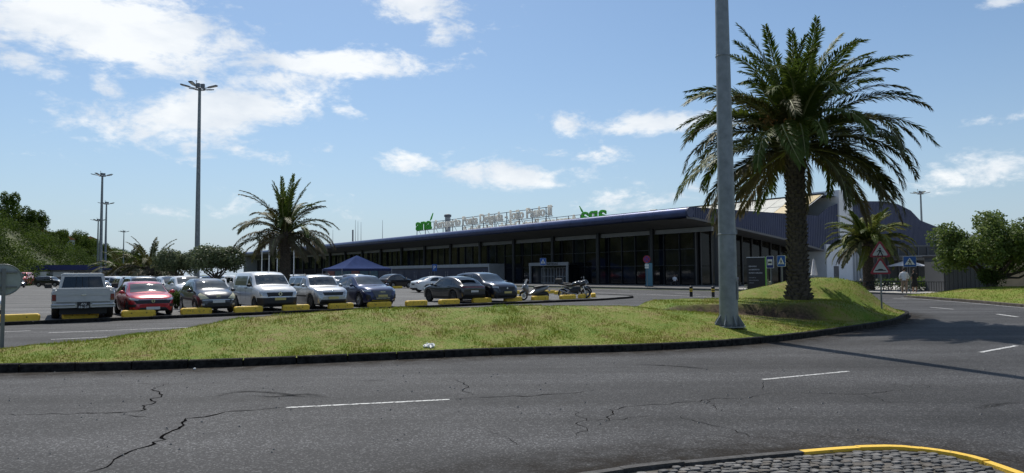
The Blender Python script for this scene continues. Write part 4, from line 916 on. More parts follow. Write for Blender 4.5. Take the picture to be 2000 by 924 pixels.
# small yucca by the crossing sign
p = A(1541, 500, 62); yc = thing('yucca_plant', 'tall yucca with a green tuft behind the blue crossing sign', 'yucca', (p.x, p.y, .12))
MB().tube([(0, 0, 0), (.04, .02, p.z * .5), (0, 0, p.z - .35)], [.12, .09, .08], 7).build('stem', M_BARK, yc)
for i in range(34):
    el = random.uniform(-.2, 1.3); az = random.uniform(0, 6.28); d = Vector((math.cos(az) * math.cos(el), math.sin(az) * math.cos(el), math.sin(el))); sd_ = Vector((-math.sin(az), math.cos(az), 0)); b = Vector((0, 0, p.z - .35)); l = random.uniform(.6, .95)
    MB().add([b + sd_ * .03, b + d * l * .5 + sd_ * .045, b + d * l + Vector((0, 0, -.18)), b + d * l * .5 - sd_ * .045, b - sd_ * .03], [(0, 1, 2, 3, 4)]).build('leaf', M_LEAF['light'], yc)
# ------------------------------------------------------------------ wooded hillside at left
RA = np.array((-160.0, 215.0)); RB = np.array((-340.0, 650.0)); rdv = (RB - RA) / np.linalg.norm(RB - RA); rnv = np.array((rdv[1], -rdv[0]))   # rnv points to the car park
def hill_z(X, Y):
    dx = X - RA[0]; dy = Y - RA[1]; al = dx * rdv[0] + dy * rdv[1]; ac = dx * rnv[0] + dy * rnv[1]
    prof = 1 - sstep(7, 33, ac); bump = 1.6 * (vnoise(X, Y, 22, 7) - .5) + 1.5 * (vnoise(X, Y, 60, 9) - .5)
    return (14.0 + 3.5 * (1 - sstep(-60, 60, al)) + bump) * prof - .4
gu = np.arange(-230, 560, 8.0); gv = np.arange(-120, 36, 4.0); GU, GV = np.meshgrid(gu, gv, indexing='ij')
HX = RA[0] + GU * rdv[0] + GV * rnv[0]; HY = RA[1] + GU * rdv[1] + GV * rnv[1]; HZ = hill_z(HX, HY); idx = np.arange(HX.size).reshape(HX.shape)
q = np.stack([idx[:-1, :-1], idx[:-1, 1:], idx[1:, 1:], idx[1:, :-1]], -1).reshape(-1, 4)
tag(link('hillside', np_mesh('hillside', np.stack([HX.ravel(), HY.ravel(), HZ.ravel()], 1), q, mat('hill_scrub', (.03, .045, .012), .95, col2=(.075, .085, .022), vscale=.06), True)), kind='structure')
rg = np.random.default_rng(77)
def scrub(name, label, count, m, rmin, rmax, leaf, per, umin, umax, vmin, vmax, seed):
    rg = np.random.default_rng(seed); u = rg.uniform(umin, umax, count); v = rg.uniform(vmin, vmax, count); x = RA[0] + u * rdv[0] + v * rnv[0]; y = RA[1] + u * rdv[1] + v * rnv[1]; z = hill_z(x, y)
    r = rg.uniform(rmin, rmax, count); C = np.stack([x, y, z + r * .35], 1); R = np.stack([r, r, r * .8], 1)
    V, F_ = leaves(C, R, count * per, leaf, rg, shell=.75); return tag(link(name, np_mesh(name, V, F_, m)), label, 'scrub', kind='stuff')
HM_ = [mat('hill_leaf_dark', (.024, .044, .009), .8, spec=.1, col2=(.058, .086, .018), vscale=.4, transl=.3), mat('hill_leaf_mid', (.044, .078, .012), .8, spec=.1, col2=(.095, .135, .024), vscale=.4, transl=.32), mat('hill_leaf_light', (.07, .115, .015), .8, spec=.1, col2=(.125, .17, .03), vscale=.4, transl=.32)]
scrub('hillside_scrub', 'dense dark scrub covering the slope left of the car park', 380, HM_[0], 2.2, 4.8, .5, 420, -200, 480, -6, 32, 1)
scrub('hillside_scrub', 'mid green bushes covering the slope left of the car park', 320, HM_[1], 2.2, 4.6, .5, 420, -200, 480, -4, 32, 2)
scrub('hillside_scrub', 'bright green bushes at the foot of the slope', 110, HM_[2], 1.6, 3.8, .45, 400, -200, 420, 4, 33, 3)
tk = 0
for (px, py, Yd, hh, sp) in ((-30, 440, 205, 10, 6), (18, 445, 207, 10.5, 6), (48, 458, 212, 8.5, 5.5), (72, 455, 220, 8, 5), (118, 470, 245, 6, 4.5), (140, 465, 262, 9, 6), (160, 465, 275, 9.5, 6.5), (178, 470, 290, 8.5, 6), (205, 472, 310, 8, 6), (222, 478, 330, 8, 6), (243, 482, 360, 8, 6.5), (262, 487, 395, 8, 7), (285, 492, 440, 8.5, 7), (100, 474, 238, 4, 4), (305, 500, 500, 8, 8)):
    p = A(px, py, Yd); z_ = float(hill_z(np.array([p.x]), np.array([p.y]))[0])
    lab = ['ridge tree cut by the left edge of the picture', 'tall dark tree on the ridge nearest the left edge', 'round ridge tree above the orange van', 'ridge tree just right of the glimpsed white house', 'small ridge tree left of the gap in the trees', 'first tall ridge tree above the blue kiosk', 'widest ridge tree above the blue kiosk', 'ridge tree just left of the lamp masts', 'ridge tree right behind the two tallest far masts', 'ridge tree just right of the far lamp masts', 'ridge tree at the foot of the distant lamp mast', 'far ridge tree right of the distant lamp mast', 'far ridge tree above the stubby palms', 'low bush in the gap of the ridge line', 'farthest low ridge tree at the right end'][tk]
    leafy_tree('ridge_tree', lab, (p.x, p.y, z_ - .3), hh * .3, (sp * .62, sp * .62), hh * .75, 4200, .5, HM_[2 if tk % 3 == 1 else 1], 300 + tk, lumps=14, limbs=4, tr=.3, group='trees along the hill ridge'); tk += 1
for i, (px, py, Yd, w, h, mk, lab) in enumerate(((52, 458, 222, 5.5, 2.4, (.62, .60, .57), 'white house glimpsed between ridge trees above the red van'), (76, 464, 226, 5, 2.6, (.55, .50, .44), 'small house with orange roof glimpsed between ridge trees'), (130, 474, 256, 5, 2.2, (.5, .5, .5), 'grey house wall showing under the ridge trees'), (176, 474, 292, 6, 2.4, (.6, .57, .53), 'pale house showing behind the far ridge trees'))):
    p = A(px, py, Yd); hz = float(hill_z(np.array([p.x]), np.array([p.y]))[0]); h2 = max(2.2, p.z + h / 2 - hz); o = thing('house', lab, 'house', (p.x, p.y, hz - .5), .6)
    MB().box(-w / 2, w / 2, 0, 6, 0, h2 + .5).build('wall', mat('house_%d' % i, mk, .9), o)
    MB().prism_xz([(-w / 2 - .3, h2 + .5), (w / 2 + .3, h2 + .5), (0, h2 + 2.0)], -.3, 6.3).build('roof', mat('tile_orange', (.36, .12, .05), .85, var=.2), o)
    for k_ in (-.25, .25): MB().box(w * k_ - .4, w * k_ + .4, -.04, .01, h2 - 1.2, h2 - .2).build('window', M_GLASS, o)
# tree belt behind the viewer across the road, mirrored in the terminal glass
for i in range(9):
    x = -70 + i * 17 + random.uniform(-3, 3); yb = -26 + random.uniform(-4, 4)
    leafy_tree('roadside_tree', 'tree in the belt along the far side of the approach road', (x, yb, -.05), 2.4, (5.2, 4.2), 6.5, 2600, .6, M_LEAF['dark' if i % 2 else 'mid'], 400 + i, lumps=16, limbs=5, tr=.26, group='trees along the approach road')
# ------------------------------------------------------------------ vehicles
def paint(name, col, metal=.25, rough=.28): return mat('paint_' + name, col, rough, metal=metal, spec=.5, coat=.9, var=.06, vscale=2)
P_ = dict(white=paint('white', (.76, .76, .75), 0), red=paint('red', (.42, .012, .022)), charcoal=paint('charcoal', (.030, .030, .036), .4), silver=paint('silver', (.44, .45, .46), .7, .32), navy=paint('navy', (.018, .026, .085), .4),
          black=paint('black', (.012, .012, .014), .2), graphite=paint('graphite', (.030, .031, .034), .5), deepblue=paint('deepblue', (.010, .014, .026), .3), grey=paint('grey', (.16, .165, .17), .6), blue=paint('blue', (.03, .08, .20), .4), orange=paint('orange', (.50, .055, .03), .1), oldwhite=mat('paint_oldwhite', (.50, .50, .48), .38, coat=.3, var=.07, vscale=3))
M_WIN = mat('car_glass', (.012, .016, .018), .03, spec=.9); M_WS = mat('windscreen', (.022, .030, .034), .03, spec=1.0, var=.6, vscale=3)
M_TYRE = mat('tyre', (.012, .012, .012), .85); M_RIM = mat('rim_alloy', (.36, .37, .38), .3, metal=.8); M_RIMD = mat('rim_dark', (.04, .04, .042), .4, metal=.6); M_PLAST = mat('black_plastic', (.014, .014, .015), .55); M_CHROME = mat('chrome', (.62, .63, .64), .16, metal=1)
M_HEAD = mat('headlamp', (.40, .43, .45), .12, metal=.35, coat=1); M_HEADY = mat('headlamp_yellowed', (.60, .56, .36), .4, coat=.5); M_TAIL = mat('tail_lamp', (.16, .008, .010), .2, coat=1)
M_PLATE = mat('plate_white', (.60, .60, .57), .5); M_PLATEY = mat('plate_yellow', (.58, .47, .16), .5); M_PLATEB = mat('plate_black', (.012, .012, .012), .5); M_PINK = mat('plate_mark', (.12, .12, .13), .6); M_SEAM = mat('seam', (.006, .006, .006), .8)
class Car:
    def __init__(s, L, W, wb, fo, rw, top, belt, low, plan, roofw, ra=None, step=.055):
        s.L, s.W, s.rw = L, W, rw; s.fa = L / 2 - fo; s.rax = s.fa - wb; s.ra = ra or rw * 1.13
        s.top, s.belt, s.low, s.plan, s.roofw, s.step = top, belt, low, plan, roofw, step
    def ring(s, x):
        w = s.W / 2 * smooth_interp(s.plan, x); l0 = interp(s.low, x); zl = l0; zb = smooth_interp(s.belt, x); zt = max(zb + .015, smooth_interp(s.top, x)); wr = w * smooth_interp(s.roofw, x)
        for ax in (s.fa, s.rax):
            d = abs(x - ax)
            if d < s.ra: zl = max(zl, s.rw + math.sqrt(s.ra ** 2 - d * d) * .98)
        zl = min(zl, zb - .09)
        z1 = max(l0 + .28 * (zb - l0), zl + .015); z2 = max(l0 + .62 * (zb - l0), zl + .03); z3 = max(zb - .07, zl + .05); z2 = min(z2, z3 - .01); z1 = min(z1, z2 - .01)
        rr = min(.075, (zt - zb) * .45)
        return [(w * .945, zl), (w * .99, z1), (w, z2), (w * .992, z3), (w * .955, zb), ((w * .955 + wr) / 2 + .022 * min(1, (zt - zb) / .3), (zb + zt - rr) / 2), (wr, zt - rr), (wr * .93, zt - rr * .38), (wr * .55, zt), (0, zt + .012)]
    def width_at(s, x, z):
        r = s.ring(x)
        if z < r[0][1] or z > r[-1][1]: return -1
        for (y0, z0), (y1, z1) in zip(r, r[1:]):
            if z <= z1: return y0 + (y1 - y0) * (z - z0) / max(1e-6, z1 - z0)
        return -1
    def end_x(s, y, z, front=True):
        sg = 1 if front else -1; lo, hi = (s.fa if front else -s.rax) + s.ra + .02, s.L / 2; y = min(abs(y), max(.05, s.width_at(sg * lo, z) * .998))
        if s.width_at(sg * hi, z) >= abs(y): return sg * hi
        for _ in range(22):
            m_ = (lo + hi) / 2
            if s.width_at(sg * m_, z) >= abs(y): lo = m_
            else: hi = m_
        return sg * lo
    def body(s, parent, m):
        n = int(s.L / s.step); xs = sorted(set([-s.L / 2 + s.L * i / n for i in range(n + 1)] + [sg * (s.L / 2 - e) for sg in (-1, 1) for e in (.008, .016, .026, .038, .052, .068, .086, .106, .13)])); V = []
        for x in xs:
            r = s.ring(x); V += [(x, -y, z) for y, z in r] + [(x, y, z) for y, z in r[-2::-1]]
        k = 19; fs = []
        for i in range(len(xs) - 1):
            for j in range(k - 1): fs.append((i * k + j, (i + 1) * k + j, (i + 1) * k + j + 1, i * k + j + 1))
        mb = MB(); mb.add(V, fs, 0, True); mb.add(V[:k], [tuple(range(k))], 0); mb.add(V[-k:], [tuple(range(k))[::-1]], 0)
        o = mb.build('body', m, parent)
        zf = min(.62, interp(s.belt, 0) - .2)
        MB().box(-s.L / 2 + .22, s.L / 2 - .2, -s.W / 2 + .26, s.W / 2 - .26, .19, zf).build('underbody', M_PLAST, parent); return o
    def _grid(s, fn, nu, nv, off):
        P = [[Vector(fn(i / nu, j / nv)) for j in range(nv + 1)] for i in range(nu + 1)]; V = []
        for i in range(nu + 1):
            for j in range(nv + 1):
                du = P[min(i + 1, nu)][j] - P[max(i - 1, 0)][j]; dv = P[i][min(j + 1, nv)] - P[i][max(j - 1, 0)]; n_ = du.cross(dv)
                c = Vector((P[i][j].x * .35, 0, .45)); n_ = n_.normalized() if n_.length > 1e-9 else (P[i][j] - c).normalized()
                if n_.dot(P[i][j] - c) < 0: n_ = -n_
                V.append(P[i][j] + n_ * off)
        return V, [(i * (nv + 1) + j, (i + 1) * (nv + 1) + j, (i + 1) * (nv + 1) + j + 1, i * (nv + 1) + j + 1) for i in range(nu) for j in range(nv)]
    @staticmethod
    def bil(c, u, v): return tuple((c[0][k] * (1 - u) + c[1][k] * u) * (1 - v) + (c[3][k] * (1 - u) + c[2][k] * u) * v for k in (0, 1))
    def side_pt(s, x, f, sg):           # f: 0 sill .. 1 belt .. 2 roof edge
        r = s.ring(x)
        if f <= 1: pts = r[0:5]
        else: pts = r[4:7]; f -= 1
        t = f * (len(pts) - 1); i = min(len(pts) - 2, int(t)); fr = t - i; y = pts[i][0] + (pts[i + 1][0] - pts[i][0]) * fr; z = pts[i][1] + (pts[i + 1][1] - pts[i][1]) * fr
        return (x, sg * y, z)
    def side_patch(s, name, parent, m, corners, off=.006, nu=8, nv=3, sides=(-1, 1)):
        for sg in sides:
            V, F_ = s._grid(lambda u, v: s.side_pt(*s.bil(corners, u, v), sg), nu, nv, off); MB().add(V, F_, 0, True).build(name, m, parent)
    def top_pt(s, x, g):
        r = s.ring(x)[6:]; y = abs(g) * r[0][0]
        for (y0, z0), (y1, z1) in zip(r, r[1:]):
            if y >= y1: z = z0 + (z1 - z0) * (y0 - y) / max(1e-6, y0 - y1); break
        return (x, math.copysign(y, g), z)
    def top_patch(s, name, parent, m, x0, x1, g0, g1, off=.006, nu=8, nv=10):
        V, F_ = s._grid(lambda u, v: s.top_pt(x0 + (x1 - x0) * u, (2 * v - 1) * (g0 + (g1 - g0) * u)), nu, nv, off); return MB().add(V, F_, 0, True).build(name, m, parent)
    def end_patch(s, name, parent, m, corners, off=.013, nu=26, nv=8, front=True, mirror=False):
        out = []
        for sg in ((1, -1) if mirror else (1,)):
            def fn(u, v):
                y, z = s.bil(corners, u, v); lo = ((s.fa if front else -s.rax) + s.ra + .02) * (1 if front else -1); wl = max(.05, s.width_at(lo, z) * .998); y = max(-wl, min(wl, y)); return (s.end_x(y, z, front), sg * y, z)
            V, F_ = s._grid(fn, nu, nv, off); out.append(MB().add(V, F_, 0, True).build(name, m, parent))
        return out
    def wheels(s, parent, rim, spokes=5, w=.205):
        key = ('wheel', s.rw, rim.name)
        if key not in _WC:
            r = s.rw; mb = MB(); mb.lathe([(r * .62, -w / 2), (r * .90, -w / 2), (r * .985, -w * .36), (r, -w * .2), (r, w * .2), (r * .985, w * .36), (r * .90, w / 2), (r * .62, w / 2)], 24, 'y', closed=True); mt = mb.mesh('wheel', M_TYRE)
            mb = MB(); mb.lathe([(r * .64, -w * .42), (r * .66, -w * .5), (r * .60, -w * .44), (r * .58, w * .1), (0.0, w * .12)], 24, 'y', mi=0); mb.lathe([(r * .57, w * .05), (0, w * .06)], 16, 'y', mi=1)
            for k_ in range(spokes):
                an = 2 * math.pi * k_ / spokes; c_, s_ = math.cos(an), math.sin(an); hw = r * .085
                V = [(t * c_ - q_ * s_, yy, t * s_ + q_ * c_) for t, q_ in ((.08 * r, hw * 1.2), (.62 * r, hw), (.62 * r, -hw), (.08 * r, -hw * 1.2)) for yy in (-w * .46, -w * .3)]
                mb.add(V, [(0, 2, 4, 6), (0, 1, 3, 2), (4, 5, 7, 6)], 0)
            mb.lathe([(0, -w * .5), (r * .14, -w * .49), (r * .15, -w * .35)], 12, 'y'); mr = mb.mesh('rim', [rim, M_SEAM]); _WC[key] = (mt, mr)
        mt, mr = _WC[key]
        for ax in (s.fa, s.rax):
            for sg in (-1, 1):
                o = link('wheel', mt, parent, loc=(ax, sg * (s.W / 2 - w / 2 - .015), s.rw), rz=0 if sg < 0 else math.pi); link('rim', mr, o)
    def mirrors(s, parent, x, m):
        for sg in (-1, 1):
            y = s.ring(x)[4][0]; z = smooth_interp(s.belt, x) + .09; mb = MB(); mb.ell((x, sg * (y + .13), z), (.075, .12, .075), 10, 6); mb.box(x - .03, x + .03, min(sg * (y - .02), sg * (y + .06)), max(sg * (y - .02), sg * (y + .06)), z - .06, z - .02); mb.build('wing_mirror', m, parent)
    def plate(s, parent, m, z, front=True, y=0.0, w=.52, h=.115):
        x = s.end_x(abs(y) , z, front); sg = 1 if front else -1; o = MB().box(min(x + sg * .008, x + sg * .03), max(x + sg * .008, x + sg * .03), y - w / 2, y + w / 2, z - h / 2, z + h / 2).build('licence_plate', m, parent)
        return o
    def seams(s, parent, xs):
        for x in xs:
            for sg in (-1, 1):
                V, F_ = s._grid(lambda u, v: s.side_pt(x + .012 * v, .22 + .75 * u, sg), 6, 1, .004); MB().add(V, F_).build('door_seam', M_SEAM, parent)
    def handles(s, parent, xs, m):
        for x in xs:
            for sg in (-1, 1):
                p = s.side_pt(x, .86, sg); MB().box(x - .09, x + .09, p[1] - .02, p[1] + .02, p[2] - .015, p[2] + .015).build('door_handle', m, parent)
    def windows(s, parent, cowl, roof_f, roof_r, tail, splits, fbot=1.10, ftop=1.86, rear=True, ws=M_WS, win=M_WIN, side_end=None):
        s.top_patch('windscreen', parent, ws, cowl, roof_f + .04, .93, .92); 
        if rear: s.top_patch('rear_window', parent, win, roof_r - .04, tail, .90, .86)
        for (a0, a1, b0, b1) in splits: s.side_patch('side_window', parent, win, ((a0, fbot), (a1, fbot), (b1, ftop), (b0, ftop)))
_WC = {}
def scaled(pts, k): return [(x * k, z) for x, z in pts]
def car_hatch(parent, m, step=.055, rim=M_RIM, L=4.05, W=1.80, H=1.44, rounded=False, detail=True, rear_detail=True):
    k = L / 4.05; h = H / 1.44
    top = [(-2.025, .72), (-1.98, .90), (-1.80, 1.14), (-1.42, 1.37), (-.75, 1.44), (-.05, 1.435), (.38, 1.36), (1.02, 1.01), (1.14, .965), (1.5, .90), (1.82, .79), (1.97, .66), (2.025, .50)]
    belt = [(-2.025, .68), (-1.8, .92), (-1.3, .945), (0, .915), (.95, .90), (1.45, .84), (1.8, .74), (1.96, .62), (2.025, .46)]
    if rounded:
        top = [(-1.98, .75), (-1.95, .9), (-1.8, 1.2), (-1.42, 1.43), (-.75, 1.52), (-.05, 1.52), (.45, 1.42), (1.1, 1.07), (1.3, 1.0), (1.6, .93), (1.86, .80), (1.99, .66), (2.025, .50)]; h = H / 1.52
    low = [(-2.025, .42), (-1.95, .28), (-1.7, .21), (1.65, .20), (1.95, .22), (2.025, .30)]
    plan = [(-2.025, .76), (-1.93, .88), (-1.6, .965), (-.5, 1), (.9, 1), (1.4, .975), (1.72, .92), (1.93, .80), (2.025, .60)]
    roofw = [(-2.025, .86), (-1.75, .78), (-1.3, .72), (0, .735), (.4, .75), (1.05, .86), (1.2, .89), (2.025, .86)]
    c = Car(L, W, 2.58 * k, .82 * k, .315, [(x * k, z * h) for x, z in top], [(x * k, z * (1 + (h - 1) * .6)) for x, z in belt], scaled(low, k), scaled(plan, k), scaled(roofw, k), step=step)
    c.body(parent, m); c.windows(parent, 1.06 * k, .40 * k, -1.42 * k, -1.86 * k, [(.92 * k, -.02 * k, .40 * k, -.02 * k), (-.12 * k, -1.02 * k, -.12 * k, -.98 * k)] + ([(-1.10 * k, -1.52 * k, -1.06 * k, -1.32 * k)] if detail else [])); c.wheels(parent, rim); c.mirrors(parent, .80 * k, m)
    return c
def car_suv(parent, m, step=.055, rim=M_RIM, L=4.4, W=1.84, H=1.64, coupe=False, boxy=False):
    k = L / 4.4; h = H / 1.64
    top = [(-2.2, .85), (-2.16, 1.05), (-2.05, 1.28), (-1.82, 1.54), (-1.2, 1.63), (-.3, 1.64), (.25, 1.57), (.95, 1.18), (1.1, 1.12), (1.6, 1.06), (1.95, .96), (2.12, .82), (2.2, .60)]
    if boxy: top = [(-2.2, .85), (-2.17, 1.15), (-2.08, 1.50), (-1.95, 1.60), (-1.2, 1.64), (-.1, 1.64), (.42, 1.56), (.98, 1.14), (1.12, 1.08), (1.6, 1.02), (1.98, .92), (2.14, .78), (2.2, .60)]
    if coupe: top = [(-2.2, .85), (-2.17, 1.0), (-2.02, 1.12), (-1.55, 1.40), (-.9, 1.59), (-.25, 1.64), (.2, 1.59), (1.02, 1.15), (1.15, 1.10), (1.65, 1.04), (1.98, .94), (2.14, .80), (2.2, .60)]
    belt = [(-2.2, .80), (-2.05, 1.02), (-1.5, 1.07), (0, 1.03), (.9, 1.03), (1.5, .98), (1.92, .88), (2.1, .74), (2.2, .55)]
    low = [(-2.2, .46), (-2.1, .32), (-1.8, .25), (1.8, .24), (2.1, .27), (2.2, .38)]
    plan = [(-2.2, .80), (-2.1, .90), (-1.75, .97), (-.6, 1), (1.0, 1), (1.6, .975), (1.9, .92), (2.1, .82), (2.2, .66)]
    roofw = [(-2.2, .86), (-1.95, .80), (-1.4, .74), (0, .76), (.3, .77), (1.0, .87), (1.2, .90), (2.2, .86)]
    c = Car(L, W, 2.62 * k, .88 * k, .36, [(x * k, z * h) for x, z in top], [(x * k, z * h) for x, z in belt], scaled(low, k), scaled(plan, k), scaled(roofw, k), step=step)
    c.body(parent, m); sp = [(.84 * k, -.10 * k, .24 * k, -.10 * k), (-.22 * k, -1.12 * k, -.22 * k, -1.06 * k), (-1.24 * k, -1.82 * k, -1.16 * k, -1.66 * k)]
    if boxy: sp = [(.88 * k, -.05 * k, .40 * k, -.05 * k), (-.16 * k, -1.08 * k, -.16 * k, -1.06 * k), (-1.18 * k, -1.92 * k, -1.18 * k, -1.84 * k)]
    if coupe: sp = [(.9 * k, -.10 * k, .2 * k, -.10 * k), (-.22 * k, -1.12 * k, -.22 * k, -.98 * k), (-1.24 * k, -1.72 * k, -1.05 * k, -1.30 * k)]
    c.windows(parent, 1.0 * k, .26 * k if not boxy else .44 * k, (-1.82 if not coupe else -.95) * k, (-2.08 if not coupe else -1.98) * k, sp); c.wheels(parent, rim); c.mirrors(parent, .74 * k, m); return c
def car_sedan(parent, m, step=.055, rim=M_RIM, L=4.69, W=1.85, H=1.44):
    k = L / 4.69; top = [(-2.345, .72), (-2.32, .92), (-2.1, 1.02), (-1.6, 1.14), (-1.0, 1.35), (-.3, 1.44), (.2, 1.40), (1.1, 1.0), (1.3, .94), (1.8, .84), (2.15, .72), (2.3, .60), (2.345, .46)]
    belt = [(-2.345, .70), (-2.2, .92), (-1.5, .98), (0, .93), (1.0, .90), (1.6, .82), (2.1, .69), (2.28, .56), (2.345, .43)]
    low = [(-2.345, .40), (-2.2, .28), (-1.9, .20), (1.9, .19), (2.25, .21), (2.345, .28)]; plan = [(-2.345, .76), (-2.2, .88), (-1.8, .97), (-.6, 1), (1.0, 1), (1.7, .97), (2.05, .9), (2.25, .78), (2.345, .58)]
    roofw = [(-2.345, .86), (-1.9, .82), (-1.2, .72), (0, .74), (.3, .76), (1.1, .87), (1.3, .9), (2.345, .86)]
    c = Car(L, W, 2.87 * k, .84 * k, .335, scaled(top, k), scaled(belt, k), scaled(low, k), scaled(plan, k), scaled(roofw, k), step=step); c.body(parent, m)
    c.windows(parent, 1.14 * k, .24 * k, -.95 * k, -1.75 * k, [(.98 * k, -.10 * k, .22 * k, -.10 * k), (-.20 * k, -1.15 * k, -.20 * k, -.85 * k)]); c.wheels(parent, rim); c.mirrors(parent, .85 * k, m); return c
def car_van(parent, m, step=.055, rim=M_RIMD, L=4.5, W=1.92, H=1.84):
    top = [(-2.25, 1.0), (-2.22, 1.4), (-2.12, 1.74), (-1.9, 1.82), (-.8, 1.84), (.1, 1.83), (.62, 1.70), (1.18, 1.26), (1.3, 1.20), (1.75, 1.12), (2.05, 1.0), (2.2, .82), (2.25, .60)]
    belt = [(-2.25, .95), (-2.0, 1.10), (0, 1.10), (.95, 1.10), (1.5, 1.05), (1.95, .94), (2.17, .76), (2.25, .55)]; low = [(-2.25, .42), (-2.1, .28), (1.9, .22), (2.15, .25), (2.25, .34)]
    plan = [(-2.25, .86), (-2.15, .93), (-1.9, .975), (-.8, 1), (1.0, 1), (1.6, .975), (1.95, .92), (2.14, .82), (2.25, .64)]; roofw = [(-2.25, .82), (-1.9, .80), (0, .80), (.6, .80), (1.2, .87), (1.4, .89), (2.25, .86)]
    c = Car(L, W, 2.72, .92, .325, top, belt, low, plan, roofw, step=step); c.body(parent, m); c.windows(parent, 1.22, .62, 0, 0, [(1.08, .28, .66, .28)], rear=False); c.wheels(parent, rim); c.mirrors(parent, .98, M_PLAST); return c
def car_at(name, label, cat, front_px, f, builder, away=False, ang=0.0, group=None, dist=None, z=.1, loc=None):
    """stall position: where the sight line of front_px meets the line of bumpers f metres behind the kerb"""
    d = ray(front_px, 560); d = Vector((d.x, d.y, 0)); n_ = KN; c0 = (K0 + KN * f); t = c0.dot(n_) / d.dot(n_); p = d * t
    rz = math.atan2(-KN.y, -KN.x) + ang
    if away: rz += math.pi
    o = thing(name, label, cat, (0, 0, z), rz, group); c = builder(o)
    o.location = p + Matrix.Rotation(rz, 3, 'Z') @ Vector((-c.L / 2 if not away else c.L / 2, 0, 0)) + Vector((0, 0, z)); return o, c
def diamond(c, o, y, z, s=.09, m=M_CHROME, front=True):
    x = c.end_x(y, z, front) + .012; mb = MB()
    for (r0, r1) in ((1, .55),): 
        A0 = [(0, s * 1.25 * r0), (s * r0, 0), (0, -s * 1.25 * r0), (-s * r0, 0)]; B0 = [(0, s * 1.25 * r1), (s * r1, 0), (0, -s * 1.25 * r1), (-s * r1, 0)]
        V = [(x + .02, y + a, z + b) for a, b in A0] + [(x + .02, y + a, z + b) for a, b in B0] + [(x - .02, y + a, z + b) for a, b in A0]; mb.add(V, [(i, (i + 1) % 4, 4 + (i + 1) % 4, 4 + i) for i in range(4)] + [(i, 8 + i, 8 + (i + 1) % 4, (i + 1) % 4) for i in range(4)])
    mb.build('badge', m, o)
# --- red hatchback
o, c = car_at('hatchback', 'red hatchback facing the road behind a yellow wheel stop', 'car', 300, .75, lambda q: car_hatch(q, P_['red'], rim=M_RIMD, W=1.80))
c.end_patch('grille', o, M_PLAST, ((-.62, .52), (.62, .52), (.72, .66), (-.72, .66))); c.end_patch('intake', o, M_PLAST, ((-.62, .24), (.62, .24), (.48, .36), (-.48, .36))); c.end_patch('intake', o, M_PLAST, ((.66, .38), (.84, .38), (.84, .50), (.62, .50)), mirror=True)
c.end_patch('headlight', o, M_HEAD, ((.56, .64), (.86, .68), (.86, .78), (.52, .70)), mirror=True); c.end_patch('trim_strip', o, M_CHROME, ((-.55, .665), (.55, .665), (.55, .69), (-.55, .69)), off=.016); c.plate(o, M_PLATE, .33); diamond(c, o, 0, .62, .075); c.seams(o, (.95, -.07, -1.05)); c.handles(o, (.12, -.85), P_['red'])
c.end_patch('tail_light', o, M_TAIL, ((.45, .78), (.80, .78), (.80, .90), (.45, .88)), front=False, mirror=True)
# --- dark grey rounded hatchback
o, c = car_at('hatchback', 'dark grey rounded hatchback with yellowed headlights, facing the road', 'car', 428, .9, lambda q: car_hatch(q, P_['charcoal'], rim=M_RIM, L=3.86, W=1.70, H=1.53, rounded=True))
c.end_patch('headlight', o, M_HEADY, ((.40, .66), (.72, .62), (.80, .86), (.70, .90)), mirror=True); c.end_patch('intake', o, M_PLAST, ((-.60, .25), (.60, .25), (.66, .40), (-.66, .40))); c.end_patch('bumper_trim', o, M_CHROME, ((-.66, .585), (.66, .585), (.66, .605), (-.66, .605)), off=.014); c.plate(o, M_PLATE, .52)
c.end_patch('fog_light', o, M_HEAD, ((.58, .36), (.70, .36), (.70, .44), (.58, .44)), mirror=True)
x = c.end_x(0, .72) + .01; mb = MB()
for dz in (0, .055): mb.add([(x, -.09, .69 + dz), (x, 0, .745 + dz), (x, .09, .69 + dz), (x, .09, .715 + dz), (x, 0, .775 + dz), (x, -.09, .715 + dz), ], [(0, 1, 4, 5), (1, 2, 3, 4)])
mb.build('badge', M_CHROME, o); c.seams(o, (.9, -.1)); c.handles(o, (.05, -.8), P_['charcoal'])
c.side_patch('roof_arch', o, P_['silver'], ((.95, 1.93), (-.2, 1.97), (-.2, 2.0), (.55, 2.0)), off=.010)
c.side_patch('rub_strip', o, M_PLAST, ((.75, .42), (-.95, .42), (-.95, .52), (.75, .52)), off=.012)
# --- white panel van
o, c = car_at('panel_van', 'white panel van with black bumper facing the road', 'van', 548, .8, lambda q: car_van(q, P_['white']))
c.end_patch('bumper', o, M_PLAST, ((-.90, .26), (.90, .26), (.92, .62), (-.92, .62)), nu=40); c.end_patch('grille', o, M_PLAST, ((-.56, .66), (.56, .66), (.64, .86), (-.64, .86)), off=.012); c.end_patch('trim_strip', o, M_CHROME, ((-.50, .645), (.50, .645), (.52, .67), (-.52, .67)), off=.022)
c.end_patch('headlight', o, M_HEAD, ((.58, .70), (.86, .72), (.88, .90), (.62, .86)), mirror=True, off=.014); c.plate(o, M_PLATEY, .56); diamond(c, o, 0, .79, .10); c.seams(o, (1.02, .18, -.62)); c.handles(o, (.30, .06), M_PLAST); c.side_patch('rub_strip', o, M_PLAST, ((-1.2, .94), (-2.0, .94), (-2.0, 1.0), (-1.2, 1.0)), off=.012)
c.side_patch('side_recess', o, P_['grey'], ((.10, 1.12), (-1.75, 1.12), (-1.6, 1.80), (.10, 1.80)), off=.004); MB().tube([(.55, 0, 1.74), (.40, 0, 2.02)], .008, 5).build('aerial', M_PLAST, o)
